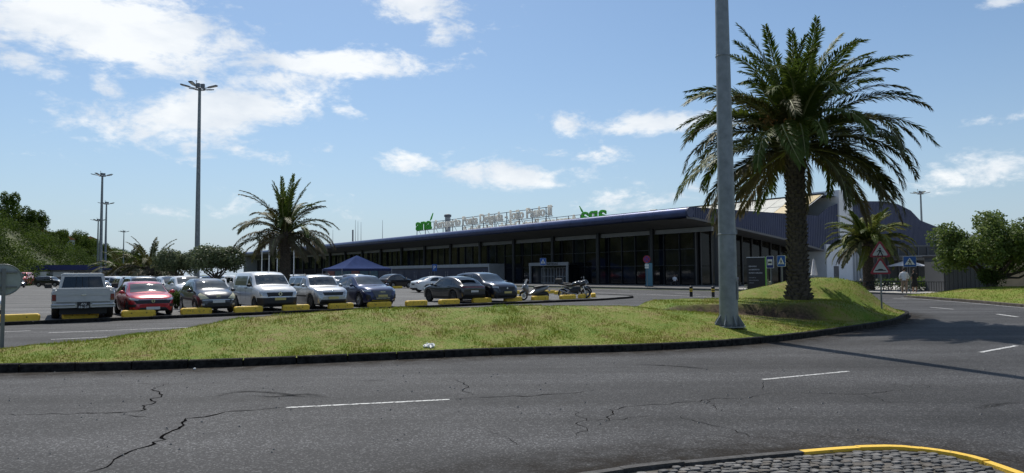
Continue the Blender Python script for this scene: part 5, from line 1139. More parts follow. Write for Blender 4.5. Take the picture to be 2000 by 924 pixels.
# --- silver SUV
o, c = car_at('estate_suv', 'silver boxy SUV with roof rails facing the road', 'car', 652, .75, lambda q: car_suv(q, P_['silver'], L=4.22, W=1.79, H=1.66, boxy=True, rim=M_RIMD))
c.end_patch('grille', o, M_PLAST, ((-.46, .66), (.46, .66), (.54, .80), (-.54, .80))); c.end_patch('trim_strip', o, M_CHROME, ((-.54, .81), (.54, .81), (.54, .84), (-.54, .84)), off=.014); c.end_patch('headlight', o, M_HEAD, ((.58, .70), (.84, .72), (.86, .90), (.58, .86)), mirror=True); c.end_patch('fog_light', o, M_HEAD, ((.56, .56), (.72, .56), (.72, .66), (.56, .66)), mirror=True)
c.end_patch('intake', o, M_PLAST, ((-.70, .30), (.70, .30), (.62, .46), (-.62, .46))); c.plate(o, M_PLATEY, .54); c.seams(o, (.9, -.1, -1.05)); c.handles(o, (.12, -.85), P_['silver']); c.side_patch('rub_strip', o, M_PLAST, ((.85, .36), (-1.0, .36), (-1.0, .43), (.85, .43)), off=.012)
for sg in (-1, 1): MB().tube([(.15, sg * .63, 1.60), (0, sg * .63, 1.70), (-1.5, sg * .63, 1.70), (-1.65, sg * .63, 1.61)], .022, 6).build('roof_rail', M_PLAST, o)
mb = MB(); mb.lathe([(.055, -.01), (.055, .012), (.03, .016)], 14, 'x', c=(c.end_x(0, .86) + .005, 0, .85)); mb.build('badge', M_CHROME, o)
# --- dark blue coupe SUV
o, c = car_at('coupe_suv', 'dark blue coupe SUV with large octagonal grille facing the road', 'car', 748, .7, lambda q: car_suv(q, P_['navy'], L=4.58, W=1.87, H=1.62, coupe=True))
c.end_patch('grille', o, mat('grille_grey', (.10, .105, .115), .4, metal=.5), ((-.38, .46), (.38, .46), (.58, .84), (-.58, .84)), nu=12, nv=8); c.end_patch('grille_frame', o, M_CHROME, ((-.38, .44), (.38, .44), (.40, .47), (-.40, .47)), off=.016); c.end_patch('headlight', o, M_HEAD, ((.62, .78), (.88, .80), (.89, .88), (.60, .87)), mirror=True)
c.end_patch('intake', o, M_PLAST, ((.62, .42), (.84, .42), (.82, .66), (.66, .60)), mirror=True); c.end_patch('skid_trim', o, M_CHROME, ((-.62, .33), (.62, .33), (.60, .38), (-.60, .38)), off=.014); c.plate(o, M_PLATEY, .57)
x = c.end_x(0, .75) + .02
mb = MB()
for i in range(4):
    cy = -.105 + i * .07; V = []
    for kk in range(14):
        an = 2 * math.pi * kk / 14; V += [(x, cy + .052 * math.cos(an), .755 + .052 * math.sin(an)), (x, cy + .038 * math.cos(an), .755 + .038 * math.sin(an))]
    mb.add(V, [(2 * kk, 2 * ((kk + 1) % 14), 2 * ((kk + 1) % 14) + 1, 2 * kk + 1) for kk in range(14)])
mb.build('badge', M_CHROME, o); c.seams(o, (.95, -.12, -1.1)); c.handles(o, (.12, -.9), P_['navy']); c.side_patch('window_trim', o, M_CHROME, ((.9, 1.04), (-1.75, 1.04), (-1.75, 1.08), (.9, 1.08)), off=.008)
# --- graphite crossover seen from behind, dark SUV next to it
o, c = car_at('crossover', 'graphite crossover parked nose-in with red light bar, rear to the road', 'car', 927, 1.2, lambda q: car_suv(q, P_['graphite'], L=4.45, W=1.84, H=1.51, coupe=True, rim=M_RIMD), away=True)
c.end_patch('light_bar', o, M_TAIL, ((-.84, .86), (.84, .86), (.82, .93), (-.82, .93)), front=False, nu=16); c.end_patch('rear_diffuser', o, M_PLAST, ((-.74, .32), (.74, .32), (.78, .50), (-.78, .50)), front=False, nu=12); c.plate(o, M_PLATE, .66, front=False, w=.50); c.seams(o, (.95, -.12, -1.1)); c.handles(o, (.12, -.9), P_['graphite']); MB().box(-1.75, -1.45, -.55, .55, 1.40, 1.43).build('spoiler', P_['graphite'], o)
c.side_patch('arch_trim', o, M_PLAST, ((.9, .02), (-.9, .02), (-.9, .16), (.9, .16)), off=.012); c.end_patch('headlight', o, M_HEAD, ((.60, .74), (.86, .76), (.86, .84), (.58, .82)), mirror=True)
o, c = car_at('suv', 'very dark blue SUV facing the road beside the graphite crossover', 'car', 992, .8, lambda q: car_suv(q, P_['deepblue'], L=4.7, W=1.88, H=1.72, rim=M_RIMD))
c.end_patch('grille', o, M_PLAST, ((-.48, .66), (.48, .66), (.56, .88), (-.56, .88))); c.end_patch('headlight', o, M_HEAD, ((.60, .80), (.86, .84), (.86, .92), (.60, .90)), mirror=True); c.end_patch('intake', o, M_PLAST, ((-.74, .34), (.74, .34), (.66, .54), (-.66, .54))); c.plate(o, M_PLATEY, .56); c.seams(o, (.95, -.12, -1.1))
mb = MB(); mb.lathe([(.06, -.01), (.06, .012), (.03, .016)], 14, 'x', c=(c.end_x(0, .78) + .01, 0, .78)); mb.build('badge', M_CHROME, o)
# --- white sedan behind
p = G(838, 571, .1); rz = math.atan2(KD.y, KD.x); o = thing('sedan', 'white fastback sedan seen from behind in the aisle beyond the graphite crossover', 'car', (p.x + .6, p.y + .8, .1), rz - .06); c = car_sedan(o, P_['white'], rim=M_RIMD)
c.end_patch('tail_light', o, M_TAIL, ((.50, .82), (.82, .82), (.80, .92), (.46, .90)), front=False, mirror=True); c.plate(o, M_PLATEB, .74, front=False); c.end_patch('rear_diffuser', o, M_PLAST, ((-.66, .30), (.66, .30), (.70, .42), (-.70, .42)), front=False)
c.seams(o, (1.0, -.15, -1.1)); c.end_patch('headlight', o, M_HEAD, ((.56, .62), (.82, .64), (.84, .74), (.58, .70)), mirror=True)
# --- pickup
def pickup(q):
    top = [(-2.62, 1.13), (-2.5, 1.15), (0.2, 1.15), (.9, 1.13), (1.0, 1.12), (2.3, 1.06), (2.55, .98), (2.62, .80)]; belt = [(-2.62, 1.10), (-2.5, 1.12), (1, 1.09), (2.3, 1.02), (2.55, .92), (2.62, .70)]
    c = Car(5.24, 2.0, 2.98, .95, .37, top, belt, [(-2.62, .55), (-2.5, .50), (2.45, .46), (2.62, .5)], [(-2.62, .955), (-2.56, .985), (-2.3, 1), (2.2, 1), (2.5, .96), (2.62, .88)], [(-2.62, .93), (2.62, .93)], ra=.47); m = P_['oldwhite']; c.body(q, m); c.wheels(q, M_RIMD, w=.26)
    cab = [(-.62, .80, 1.12), (-.44, .70, 1.74), (.75, .70, 1.76), (1.25, .80, 1.12)]; V = []
    for (x, w, z) in cab: V += [(x, -w, z), (x, w, z)]
    mb = MB(); mb.add(V, [(0, 2, 3, 1), (2, 4, 5, 3), (4, 6, 7, 5), (0, 6, 4, 2), (1, 3, 5, 7)]); mb.add([(-.46, -.72, 1.73), (.78, -.72, 1.75), (.78, .72, 1.75), (-.46, .72, 1.73), (-.42, -.64, 1.80), (.72, -.64, 1.82), (.72, .64, 1.82), (-.42, .64, 1.80)], [(4, 5, 6, 7), (0, 1, 5, 4), (1, 2, 6, 5), (2, 3, 7, 6), (3, 0, 4, 7)]); mb.build('cab', m, q)
    # rear window with frame and two bars
    def rw(y, t): return (-.62 + .18 * t - .012, y * (.80 - .10 * t), 1.12 + .62 * t)
    g = MB().add([rw(-.88, .16), rw(.88, .16), rw(.84, .88), rw(-.84, .88)], [(0, 3, 2, 1)]).build('rear_window', M_WIN, q)
    for y in (-.26, .02, .30): MB().add([(p[0] - .006, p[1], p[2]) for p in (rw(y - .012, .16), rw(y + .012, .16), rw(y + .012, .88), rw(y - .012, .88))], [(0, 3, 2, 1)]).build('window_bar', M_SEAM, g)
    for sg in (-1, 1): MB().add([(x, sg * (w + .004), z) for x, w, z in ((-.50, .775, 1.22), (1.08, .775, 1.22), (.72, .712, 1.68), (-.40, .712, 1.68))], [(0, 1, 2, 3)]).build('side_window', M_WIN, q)
    MB().add([(1.24, -.74, 1.17), (1.24, .74, 1.17), (.80, .64, 1.72), (.80, -.64, 1.72)], [(0, 1, 2, 3)]).build('windscreen', M_WS, q)
    MB().box(-2.50, -.72, -.80, .80, 1.153, 1.158).build('bed_floor', M_PLAST, q)
    for sg in (-1, 1): MB().box(-2.55, -.66, min(sg * .86, sg * .97), max(sg * .86, sg * .97), 1.14, 1.21, ch=.02).build('bed_rail', m, q)
    tg = MB().box(-2.66, -2.60, -.83, .83, .64, 1.22, ch=.02).build('tailgate', m, q); MB().box(-2.675, -2.66, -.83, .83, .93, 1.00).build('tailgate_crease', P_['silver'], tg); MB().box(-2.69, -2.66, -.07, .07, .93, .965).build('handle', M_CHROME, tg); MB().box(-2.672, -2.66, -.83, .83, .66, .685).build('lower_trim', P_['grey'], tg)
    for sg in (-1, 1): MB().box(-2.655, -2.60, min(sg * .845, sg * .965), max(sg * .845, sg * .965), .74, .98).build('tail_light', M_TAIL, q)
    bp = MB(); bp.box(-2.80, -2.60, -.99, -.24, .46, .62, ch=.03); bp.box(-2.80, -2.60, .24, .99, .46, .62, ch=.03); bp.box(-2.74, -2.60, -.24, .24, .46, .60); bp.build('rear_bumper', P_['silver'], q); MB().box(-2.812, -2.80, -.97, -.26, .535, .555).build('bumper_groove', M_SEAM, q); MB().box(-2.812, -2.80, .26, .97, .535, .555).build('bumper_groove', M_SEAM, q)
    pl = MB().box(-2.83, -2.81, -.20, .20, .42, .68).build('licence_plate', M_PLATEB, q)
    Rt = Matrix(((0, 0, -1), (-1, 0, 0), (0, 1, 0)))
    for tx, zz, yy, wd in (('AN', .56, .085, .17), ('46-20', .445, .165, .33)): text_line(tx, .125, .004, M_PLATE, pl, (-2.834, yy, zz), Rt, 'plate_text', .002, per_letter=False, width=wd)
    for sg in (-1, 1): mb = MB(); mb.box(.95, 1.05, min(sg * 1.02, sg * 1.26), max(sg * 1.02, sg * 1.26), 1.18, 1.38, ch=.03); mb.tube([(1.0, sg * .84, 1.15), (1.0, sg * 1.1, 1.2)], .018, 5); mb.build('wing_mirror', M_PLAST, q)
    c.end_patch('headlight', q, M_HEAD, ((.62, .70), (.86, .70), (.86, .88), (.62, .88)), mirror=True); c.end_patch('grille', q, M_PLAST, ((-.6, .62), (.6, .62), (.6, .9), (-.6, .9))); c.seams(q, (1.1, -.1, -.64)); return c
o, c = car_at('pickup_truck', 'old white pickup truck with black plate AN 46-20, tailgate to the road', 'pickup', 164, .45, pickup, away=True, ang=-.10); o.scale = (1, 1.09, 1)
# white car at the left edge behind the round sign
o, c = car_at('hatchback', 'white hatchback at the left edge behind the round sign', 'car', -45, 1.2, lambda q: car_hatch(q, P_['white'], L=4.2, W=1.8, H=1.5)); c.end_patch('bumper', o, M_PLAST, ((-.8, .25), (.8, .25), (.8, .42), (-.8, .42))); c.end_patch('headlight', o, M_HEAD, ((.56, .64), (.84, .68), (.84, .78), (.52, .72)), mirror=True); c.plate(o, M_PLATE, .36)
# --- crowded rows behind: prototypes at lower resolution, then copies
PROTO = {}
def proto(kind):
    if kind in PROTO: return PROTO[kind]
    o = thing('proto', 'x', 'car'); m = P_['white']
    c = {'hatchback': lambda: car_hatch(o, m, .11), 'suv': lambda: car_suv(o, m, .11, boxy=True), 'saloon': lambda: car_sedan(o, m, .11), 'coupe': lambda: car_suv(o, m, .11, coupe=True), 'van': lambda: car_van(o, m, .11)}[kind]()
    c.end_patch('headlight', o, M_HEAD, ((.56, .68), (.82, .70), (.82, .80), (.54, .76)), mirror=True, nu=4, nv=2); c.end_patch('tail_light', o, M_TAIL, ((.52, .80), (.78, .80), (.76, .90), (.52, .90)), front=False, mirror=True, nu=4, nv=2); c.end_patch('grille', o, M_PLAST, ((-.5, .45), (.5, .45), (.5, .6), (-.5, .6)), nu=4, nv=2); c.plate(o, M_PLATE, .5); c.plate(o, M_PLATE, .62, front=False); PROTO[kind] = o; return o
USED = set(); NAMES = {'white': 'white', 'silver': 'silver', 'grey': 'grey', 'black': 'black', 'blue': 'blue', 'red': 'red', 'charcoal': 'charcoal', 'navy': 'navy', 'orange': 'orange'}
def place(kind, col, loc, rz, label, group=None, name=None):
    pr_ = proto(kind)
    o = pr_ if kind not in USED else copy_tree(pr_); first = kind not in USED; USED.add(kind)
    o.name = name or {'hatchback': 'hatchback', 'suv': 'suv', 'saloon': 'sedan', 'coupe': 'coupe_suv', 'van': 'van'}[kind]; o.location = loc; o.rotation_euler = (0, 0, rz); o['label'] = label; o['category'] = 'van' if kind == 'van' else 'car'
    if group: o['group'] = group
    elif 'group' in o: del o['group']
    for ch in o.children:
        if ch.name.split('.')[0] in ('body', 'wing_mirror'):
            ch.material_slots[0].link = 'OBJECT'; ch.material_slots[0].material = P_[col]
    return o
rd = random.Random(99); base_rz = math.atan2(-KN.y, -KN.x)
rows = [(f, -10, 75) for f in (17.5, 22.6, 39, 44.2, 60, 65.2, 82, 87.2, 104, 125)]
rowname = ['nearest row behind the pickup and hatchbacks', 'row just behind the nearest parked row', 'second double row of the crowded car park', 'second double row, far side', 'middle rows of the crowded car park', 'middle rows, far side', 'distant rows by the stubby palms', 'distant rows beyond the stubby palms', 'far rows towards the hillside', 'farthest row below the hillside']
for r_, (f, k0_, k1_) in enumerate(rows):
    s_ = k0_
    while s_ < k1_:
        p = K0 + KD * s_ + KN * f; skip = rd.random() < .10; px = 1000 + 1386 * p.x / p.y
        bad = any(math.hypot(p.x - q_[0], p.y - q_[1]) < 3.0 for q_ in ((LP.x, LP.y), (A(293, 545, 72).x, 72), (A(243, 545, 80).x, 80), (A(345, 545, 58).x, 58), (A(422, 545, 50).x, 50), (A(385, 540, 62).x, 62), (A(199, 540, 125).x, 125)))
        if not skip and not bad and 160 < px < 600 and p.y < 190 and (p.x + .709 * p.y) < 42:
            col = rd.choice(['white', 'white', 'white', 'silver', 'silver', 'grey', 'black', 'charcoal', 'blue', 'red' if rd.random() < .4 else 'white', 'navy']); kind = rd.choice(['hatchback', 'hatchback', 'suv', 'suv', 'coupe', 'saloon'])
            place(kind, col, (p.x, p.y, .1), base_rz + (math.pi if (r_ % 2) else 0) + (math.pi if rd.random() < .25 else 0) + rd.gauss(0, .02), '%s %s in the %s' % (NAMES[col], {'hatchback': 'hatchback', 'suv': 'SUV', 'coupe': 'sloping-roof SUV', 'saloon': 'saloon'}[kind], rowname[r_]), 'cars in the crowded rows')
        s_ += 2.55
_lb = {}
for ob_ in [q_ for q_ in COL.objects if q_.get('group') == 'cars in the crowded rows']: _lb.setdefault(ob_['label'], []).append(ob_)
for l_, obs_ in _lb.items():
    if len(obs_) > 1:
        obs_.sort(key=lambda q_: q_.location.x / q_.location.y)
        for i_, q_ in enumerate(obs_): q_['label'] = l_ + (', leftmost one' if i_ == 0 else (', rightmost one' if i_ == len(obs_) - 1 else ', middle one'))
# a few cars that can be told apart
for kind, col, px, py, rz_, lab in (('suv', 'silver', 700, 562, base_rz + .3, 'silver SUV parked under the right side of the blue tent'), ('hatchback', 'white', 655, 562, base_rz + .3, 'white hatchback parked at the left side of the blue tent'), ('coupe', 'black', 772, 563, base_rz + 1.9, 'black car parked right of the tent by the posters'), ('hatchback', 'white', 676, 560, base_rz + .3, 'white hatchback under the blue tent between two other cars'),
                                    ('hatchback', 'white', 455, 580, base_rz, 'white hatchback between the dark grey hatchback and the van'), ('van', 'orange', 45, 558, base_rz - .35, 'orange-red high van at the far end of the aisle below the hillside'), ('suv', 'black', 98, 560, base_rz + .9, 'black SUV beyond the pickup near the white board'), ('suv', 'white', 230, 577, base_rz + .6, 'white SUV parked between pickup and red hatchback, further back'), ('saloon', 'charcoal', 28, 562, base_rz + .2, 'dark car behind the round sign beside the orange van')):
    p = G(px, py, .1); o = place(kind, col, (p.x, p.y, .1), rz_, lab)
    if col == 'orange': o.scale = (1.25, 1.05, 1.32)
# ------------------------------------------------------------------ wheel stops
def stop_mesh():
    mb = MB(); L2, d, h = .63, .16, .27; rings = [(L2 - .02, d, 0), (L2, d, .05), (L2, d, h - .07), (L2 - .03, d - .03, h - .02), (L2 - .07, d - .06, h)]; V = []; c = .05
    for (x, y, z) in rings: V += [(-x + c, -y, z), (x - c, -y, z), (x, -y + c, z), (x, y - c, z), (x - c, y, z), (-x + c, y, z), (-x, y - c, z), (-x, -y + c, z)]
    fs = [tuple(range(32, 40))]
    for i in range(4):
        for k_ in range(8): j = (k_ + 1) % 8; fs.append((i * 8 + k_, i * 8 + j, i * 8 + 8 + j, i * 8 + 8 + k_))
    mb.add(V, fs); return mb.mesh('wheel_stop', M_YELLOW)
SM = stop_mesh(); HM = MB().lathe([(.022, -.004), (.022, .002)], 8, 'y').mesh('bolt_hole', M_PLAST)
stops = [(30, 628, 'leftmost yellow wheel stop, beside the round sign'), (158, 622, 'yellow wheel stop behind the white pickup'), (272, 618.5, 'yellow wheel stop in front of the red hatchback'), (385, 613.5, 'yellow wheel stop in front of the dark grey hatchback'), (487, 610, 'yellow wheel stop in front of the white van'), (580, 606.5, 'yellow wheel stop between the white van and silver SUV'), (668, 603, 'yellow wheel stop in front of the silver SUV'),
         (744, 600, 'yellow wheel stop in front of the dark blue coupe SUV'), (816, 597, 'yellow wheel stop left of the graphite crossover'), (880, 594.3, 'yellow wheel stop behind the graphite crossover'), (944, 591, 'yellow wheel stop between crossover and very dark SUV'), (1005, 588.6, 'yellow wheel stop in front of the very dark SUV'), (1058, 586.5, 'yellow wheel stop in front of the grey scooter'), (1112, 584.5, 'yellow wheel stop behind the black motorcycle'),
         (1144, 582.5, 'yellow wheel stop at the front wheel of the motorcycle'), (1162, 580.5, 'yellow wheel stop at the tip of the parking kerb'), (1012, 574.5, 'far yellow wheel stop behind the very dark SUV'), (1074, 573.5, 'far yellow wheel stop between scooter and motorcycle'), (1099, 575, 'far yellow wheel stop half hidden by the motorcycle'), (777, 563.5, 'small distant yellow stop near the bin and tent')]
for i, (x, y, lab) in enumerate(stops):
    p = G(x, y, .1); p = p + KN * .16; an = math.atan2(KD.y, KD.x)
    if x in (1144, 1162): an += .35 if x == 1144 else .8
    o = tag(link('wheel_stop', SM, loc=p, rz=an + random.uniform(-.03, .03)), lab, 'wheel stop', 'yellow wheel stops'); 
    if i == 0: o.scale = (1.25, 1, 1)
    for hx in (-.28, .28): link('bolt_hole', HM, o, loc=(hx, -.161, .15))
# ------------------------------------------------------------------ lamp masts
M_GALV = mat('galvanised', (.17, .185, .19), .5, metal=.4, col2=(.27, .29, .295), vscale=4, detail=8, lo=.3, hi=.7); M_LAMP = mat('lamp_grey', (.16, .165, .175), .5, metal=.4); M_LENS = mat('lamp_lens', (.45, .46, .46), .2)
def mast(label, loc, h, r0, r1, head=1.0, n=12, flange=False, seams=(), heads=(0, 1.2, 2.5, 3.5, 4.6), group='high lamp masts'):
    o = thing('lamp_mast', label, 'lamp mast', loc, group=group)
    MB().tube([(0, 0, 0), (0, 0, h)], [r0, r1], n, smooth=n > 8).build('pole', M_GALV, o)
    for z in seams:
        r = r0 + (r1 - r0) * z / h; MB().lathe([(r + .006, -.02), (r + .012, -.018), (r + .012, .008), (r + .004, .012)], n, c=(0, 0, z)).build('sleeve_joint', M_GALV, o)
    if flange:
        MB().lathe([(.44, 0), (.44, .03)], 20).build('base_plate', M_GALV, o)
        gm = MB().add([(r0 * .9, -.012, .03), (.42, -.012, .03), (.42, -.012, .08), (r0 * .95, -.012, .34), (r0 * .9, .012, .03), (.42, .012, .03), (.42, .012, .08), (r0 * .95, .012, .34)], [(0, 1, 2, 3), (7, 6, 5, 4), (1, 5, 6, 2), (2, 6, 7, 3)]).mesh('gusset', M_GALV); bt = MB().lathe([(.022, 0), (.022, .06)], 6).mesh('anchor_bolt', M_FRAME)
        for i in range(8): link('gusset', gm, o, rz=i * math.pi / 4 + .2); link('anchor_bolt', bt, o, loc=(.36 * math.cos(i * math.pi / 4 + .6), .36 * math.sin(i * math.pi / 4 + .6), .03))
        MB().box(r0 * .80, r0 * 1.02, -.06, .06, 2.55, 2.68).build('cleat', M_GALV, o); hd = MB().box(-.085, .085, -r0 * 1.0, -r0 * .90, .75, 1.25, ch=.004).build('access_door', M_LAMP, o); hd.rotation_euler = (0, 0, 1.1); MB().lathe([(.012, -.008), (.012, .002)], 8, 'y', c=(0, -r0 * 1.0, 1.0)).build('lock', M_FRAME, hd)
    rg_ = MB(); pts = [(math.cos(t) * .55 * head, math.sin(t) * .55 * head, h - .1) for t in np.linspace(0, 2 * math.pi, 17)]; rg_.tube(pts, .05 * head, 6, caps=False); [rg_.tube([(0, 0, h - .15), (math.cos(t) * .55 * head, math.sin(t) * .55 * head, h - .1)], .04 * head, 5) for t in (0, 1.57, 3.14, 4.71)]; rg_.build('ring', M_LAMP, o)
    for t in heads:
        d = Vector((math.cos(t), math.sin(t), 0)); sd = Vector((-math.sin(t), math.cos(t), 0)); b = Vector((0, 0, h - .05)); V = []
        for (r_, w_, z_, th_) in ((.5, .06, 0, .05), (.8, .07, .04, .06), (1.0, .20, .08, .09), (1.75, .22, .24, .09), (1.85, .14, .27, .05)):
            for (a_, c_) in ((-1, 0), (1, 0), (1, 1), (-1, 1)): V.append(b + d * r_ * head + sd * a_ * w_ * head + Vector((0, 0, (z_ + c_ * th_) * head)))
        fs = [(0, 1, 2, 3), (16, 19, 18, 17)]
        for i in range(4):
            for k_ in range(4): j = (k_ + 1) % 4; fs.append((i * 4 + k_, i * 4 + 4 + k_, i * 4 + 4 + j, i * 4 + j))
        l = MB().add(V, fs).build('luminaire', M_LAMP, o); MB().add([v + Vector((0, 0, -.012)) for v in (V[8], V[9], V[13], V[12])], [(0, 1, 2, 3)]).build('lens', M_LENS, l)
    fl = MB(); fl.box(-.35 * head, .0, -.1, .1, h + .05, h + .5 * head); fl.box(.12 * head, .5 * head, -.1, .1, h + .02, h + .42 * head); fl.build('floodlight', M_LAMP, o)
    MB().tube([(-.45 * head, .2, h), (-.45 * head, .2, h + .75 * head), (-.45 * head, .2, h + .85 * head)], [.025, .025, .09], 6).build('lightning_rod', M_LAMP, o); return o
MP = island_hit(1424, 638); MP.z -= .01
mast('thick galvanised lamp mast with flanged base on the grass island', MP, 19.0, .262, .10, n=12, flange=True, seams=(2.55, 7.55), group=None)
for (px, top, Yd, lab, r0) in ((385, 172, 62, 'tall lamp mast rising behind the round-topped trees', .24), (199, 343, 125, 'tallest of the far lamp masts at left, behind the pickup', .33), (207, 398, 165, 'second far lamp mast, just right of the tallest one', .32), (191, 431, 225, 'third far lamp mast, thin, left of the tallest one', .34), (241, 453, 300, 'distant lamp mast above the stubby palms', .34), (1797, 378, 135, 'lamp mast rising behind the terminal roof at right', .28)):
    t_ = A(px + (5 if px == 385 else 1), top, Yd); mast(lab, (t_.x, t_.y, .05), t_.z - .05, r0, r0 * .5, head=.85 if Yd < 100 else (.98 if Yd < 200 else 1.2), n=10)
# ------------------------------------------------------------------ signs
M_SIGNB = mat('sign_blue', (.012, .085, .34), .45); M_SIGNW = mat('sign_white', (.72, .72, .70), .45); M_SIGNR = mat('sign_red', (.30, .018, .03), .45); M_SIGNK = mat('sign_black', (.01, .01, .01), .6); M_BACK = mat('sign_back', (.30, .325, .32), .55, metal=.3, var=.08, vscale=4); M_POST = mat('post_grey', (.17, .175, .18), .5, metal=.4)
def plate2d(name, poly, y0, y1, m, parent, z=0.0): return MB().prism_xz([(x, zz + z) for x, zz in poly], y0, y1).build(name, m, parent)
def rrect(w, h, r=.05, n=4):
    P = []
    for (cx, cy, a0) in ((w / 2 - r, h / 2 - r, 0), (-w / 2 + r, h / 2 - r, 90), (-w / 2 + r, -h / 2 + r, 180), (w / 2 - r, -h / 2 + r, 270)):
        for i in range(n + 1): a = math.radians(a0 + 90 * i / n); P.append((cx + r * math.cos(a), cy + r * math.sin(a)))
    return P
def rtri(s, r=.06, n=4):
    R_ = s / math.sqrt(3); P = []
    for a0 in (90, 210, 330):
        c = ((R_ - 2 * r) * math.cos(math.radians(a0)), (R_ - 2 * r) * math.sin(math.radians(a0)))
        for i in range(n + 1): a = math.radians(a0 - 60 + 120 * i / n); P.append((c[0] + r * math.cos(a), c[1] + r * math.sin(a)))
    return P
def circ(r, n=28): return [(r * math.cos(2 * math.pi * i / n), r * math.sin(2 * math.pi * i / n)) for i in range(n)]
def walker(parent, s, z, y):                     # pedestrian on crossing stripes
    mb = MB(); f = lambda P: mb.prism_xz([(x * s, zz * s + z) for x, zz in P], y - .004, y)
    f([(.06 * math.cos(t), .20 + .06 * math.sin(t)) for t in np.linspace(0, 2 * math.pi, 9)[:-1]]); f([(-.07, .13), (.07, .12), (.09, -.02), (-.05, -.02)]); f([(-.05, -.02), (.01, -.02), (-.10, -.24), (-.17, -.22)]); f([(.02, -.02), (.09, -.02), (.17, -.22), (.10, -.24)]); f([(-.07, .13), (-.04, .09), (-.17, -.03), (-.19, .01)]); f([(.06, .12), (.09, .08), (.20, -.01), (.18, -.05)])
    for i in range(5): x = -.30 + i * .13; f([(x, -.33), (x + .07, -.33), (x + .08, -.26), (x + .03, -.26)])
    mb.build('pictogram', M_SIGNK, parent)
def post(parent, h, y=.04, r=.03): MB().tube([(0, y, -.1), (0, y, h)], r, 8).build('post', M_POST, parent)
def face_cam(p, extra=0.0): return math.atan2(p.x, -p.y) + extra + math.pi * 0 if False else -math.atan2(p.x, p.y) + extra
def crossing_sign(label, p, w, h, zc, extra):
    o = thing('crossing_sign', label, 'road sign', (p.x, p.y, p.z), face_cam(p, extra)); post(o, zc + h * .3, .045)
    s_ = plate2d('sign_plate', rrect(w + .03, h + .03), -.004, .014, M_SIGNW, o, zc); plate2d('blue_field', rrect(w, h), -.009, -.004, M_SIGNB, s_, zc); plate2d('white_triangle', [(-w * .40, -h * .30), (w * .40, -h * .30), (0, h * .38)], -.013, -.009, M_SIGNW, s_, zc); walker(s_, w * .92, zc - h * .04, -.0135); return o
p = A(1779, 573, 50.3); p.z = .12; crossing_sign('blue crossing sign on a grey post in front of the standing people', p, .80, .72, A(1777, 511, 50.3).z - p.z, .15)
p = A(1527, 553, 34); p.z = .0; crossing_sign('blue crossing sign left of the tall palm trunk', p, .43, .50, A(1526, 510, 34).z, -.6)
p = A(1061, 556, 84); p.z = .0; crossing_sign('small blue crossing sign in front of the terminal entrance', p, .72, .80, A(1061, 511, 84).z, -.3)
p = A(1505, 553, 36); o = thing('bus_stop_sign', 'dark blue bus stop sign left of the palm trunk', 'road sign', (p.x, p.y, 0), face_cam(p, -.5)); zc = A(1504, 512, 36).z; post(o, zc + .1)
s_ = plate2d('sign_plate', rrect(.40, .62), -.004, .014, M_SIGNW, o, zc); plate2d('blue_field', rrect(.365, .585), -.009, -.004, mat('sign_navy', (.008, .02, .16), .45), s_, zc); plate2d('white_panel', [(-.13, -.15), (.13, -.15), (.13, .14), (-.13, .14)], -.012, -.009, M_SIGNW, s_, zc)
mb = MB(); mb.prism_xz([(-.095, zc - .05), (.095, zc - .05), (.095, zc + .02), (-.095, zc + .02)], -.016, -.012); mb.prism_xz([(-.08, zc + .035), (.08, zc + .035), (.08, zc + .05), (-.08, zc + .05)], -.016, -.012); [mb.prism_xz([(x + .028 * math.cos(t), zc - .05 + .028 * math.sin(t)) for t in np.linspace(0, 2 * math.pi, 8)[:-1]], -.016, -.012) for x in (-.055, .055)]; mb.build('bus_pictogram', M_SIGNK, s_)
# triangle pair on one post
p = island_hit(1722.5, 604); p.z -= .02; o = thing('warning_signs', 'two red-edged warning triangles on one post at the tip of the island', 'road sign', p, face_cam(p, .12)); z1 = A(1722, 491, p.y).z - p.z; z2 = A(1722, 524, p.y).z - p.z; post(o, z1 + .1, .04, .032)
for zz, kind in ((z1, 0), (z2, 1)):
    s_ = plate2d('warning_triangle', rtri(.78), -.004, .014, M_SIGNR, o, zz); plate2d('white_field', rtri(.55, .03), -.008, -.004, mat('sign_greywhite', (.50, .50, .47), .5), s_, zz)
    if kind == 0: walker(s_, .62, zz - .02, -.0085)
    else: plate2d('hump_pictogram', [(-.19, -.10), (.19, -.10), (.19, -.07), (.10, -.06), (.06, -.025), (-.06, -.025), (-.10, -.06), (-.19, -.07)], -.012, -.008, M_SIGNK, s_, zz)
# no-parking sign
p = A(1264, 563, 75); o = thing('no_parking_sign', 'round blue and red no-parking sign in front of the dark glass', 'road sign', (p.x, p.y, .0), face_cam(p, -.35)); zc = A(1264.5, 506.5, 75).z; post(o, zc + .2, .05, .04)
s_ = plate2d('sign_plate', circ(.40), -.004, .02, M_SIGNR, o, zc); plate2d('blue_field', circ(.31), -.010, -.004, mat('sign_violet', (.06, .03, .22), .5), s_, zc); plate2d('red_bar', [(-.25, .19), (-.19, .25), (.25, -.19), (.19, -.25)], -.014, -.010, M_SIGNR, s_, zc); plate2d('red_bar', [(-.25, -.19), (-.19, -.25), (.25, .19), (.19, .25)][::-1], -.0143, -.0103, M_SIGNR, s_, zc)
for dz in (-.62, -.86): plate2d('text_plate', rrect(.42, .20, .02), -.004, .01, M_SIGNW, o, zc + dz)
p2 = A(1268, 560, 79); o = thing('info_column', 'turquoise information column behind the no-parking sign', 'totem', (p2.x, p2.y, .12), TRZ); hz = A(1270, 514, 79).z; MB().box(-.18, .18, -.35, .35, .08, hz - .12, ch=.02).build('panel', mat('turquoise', (.02, .13, .20), .4), o); MB().box(-.25, .25, -.42, .42, 0, .08).build('plinth', M_DARK, o)
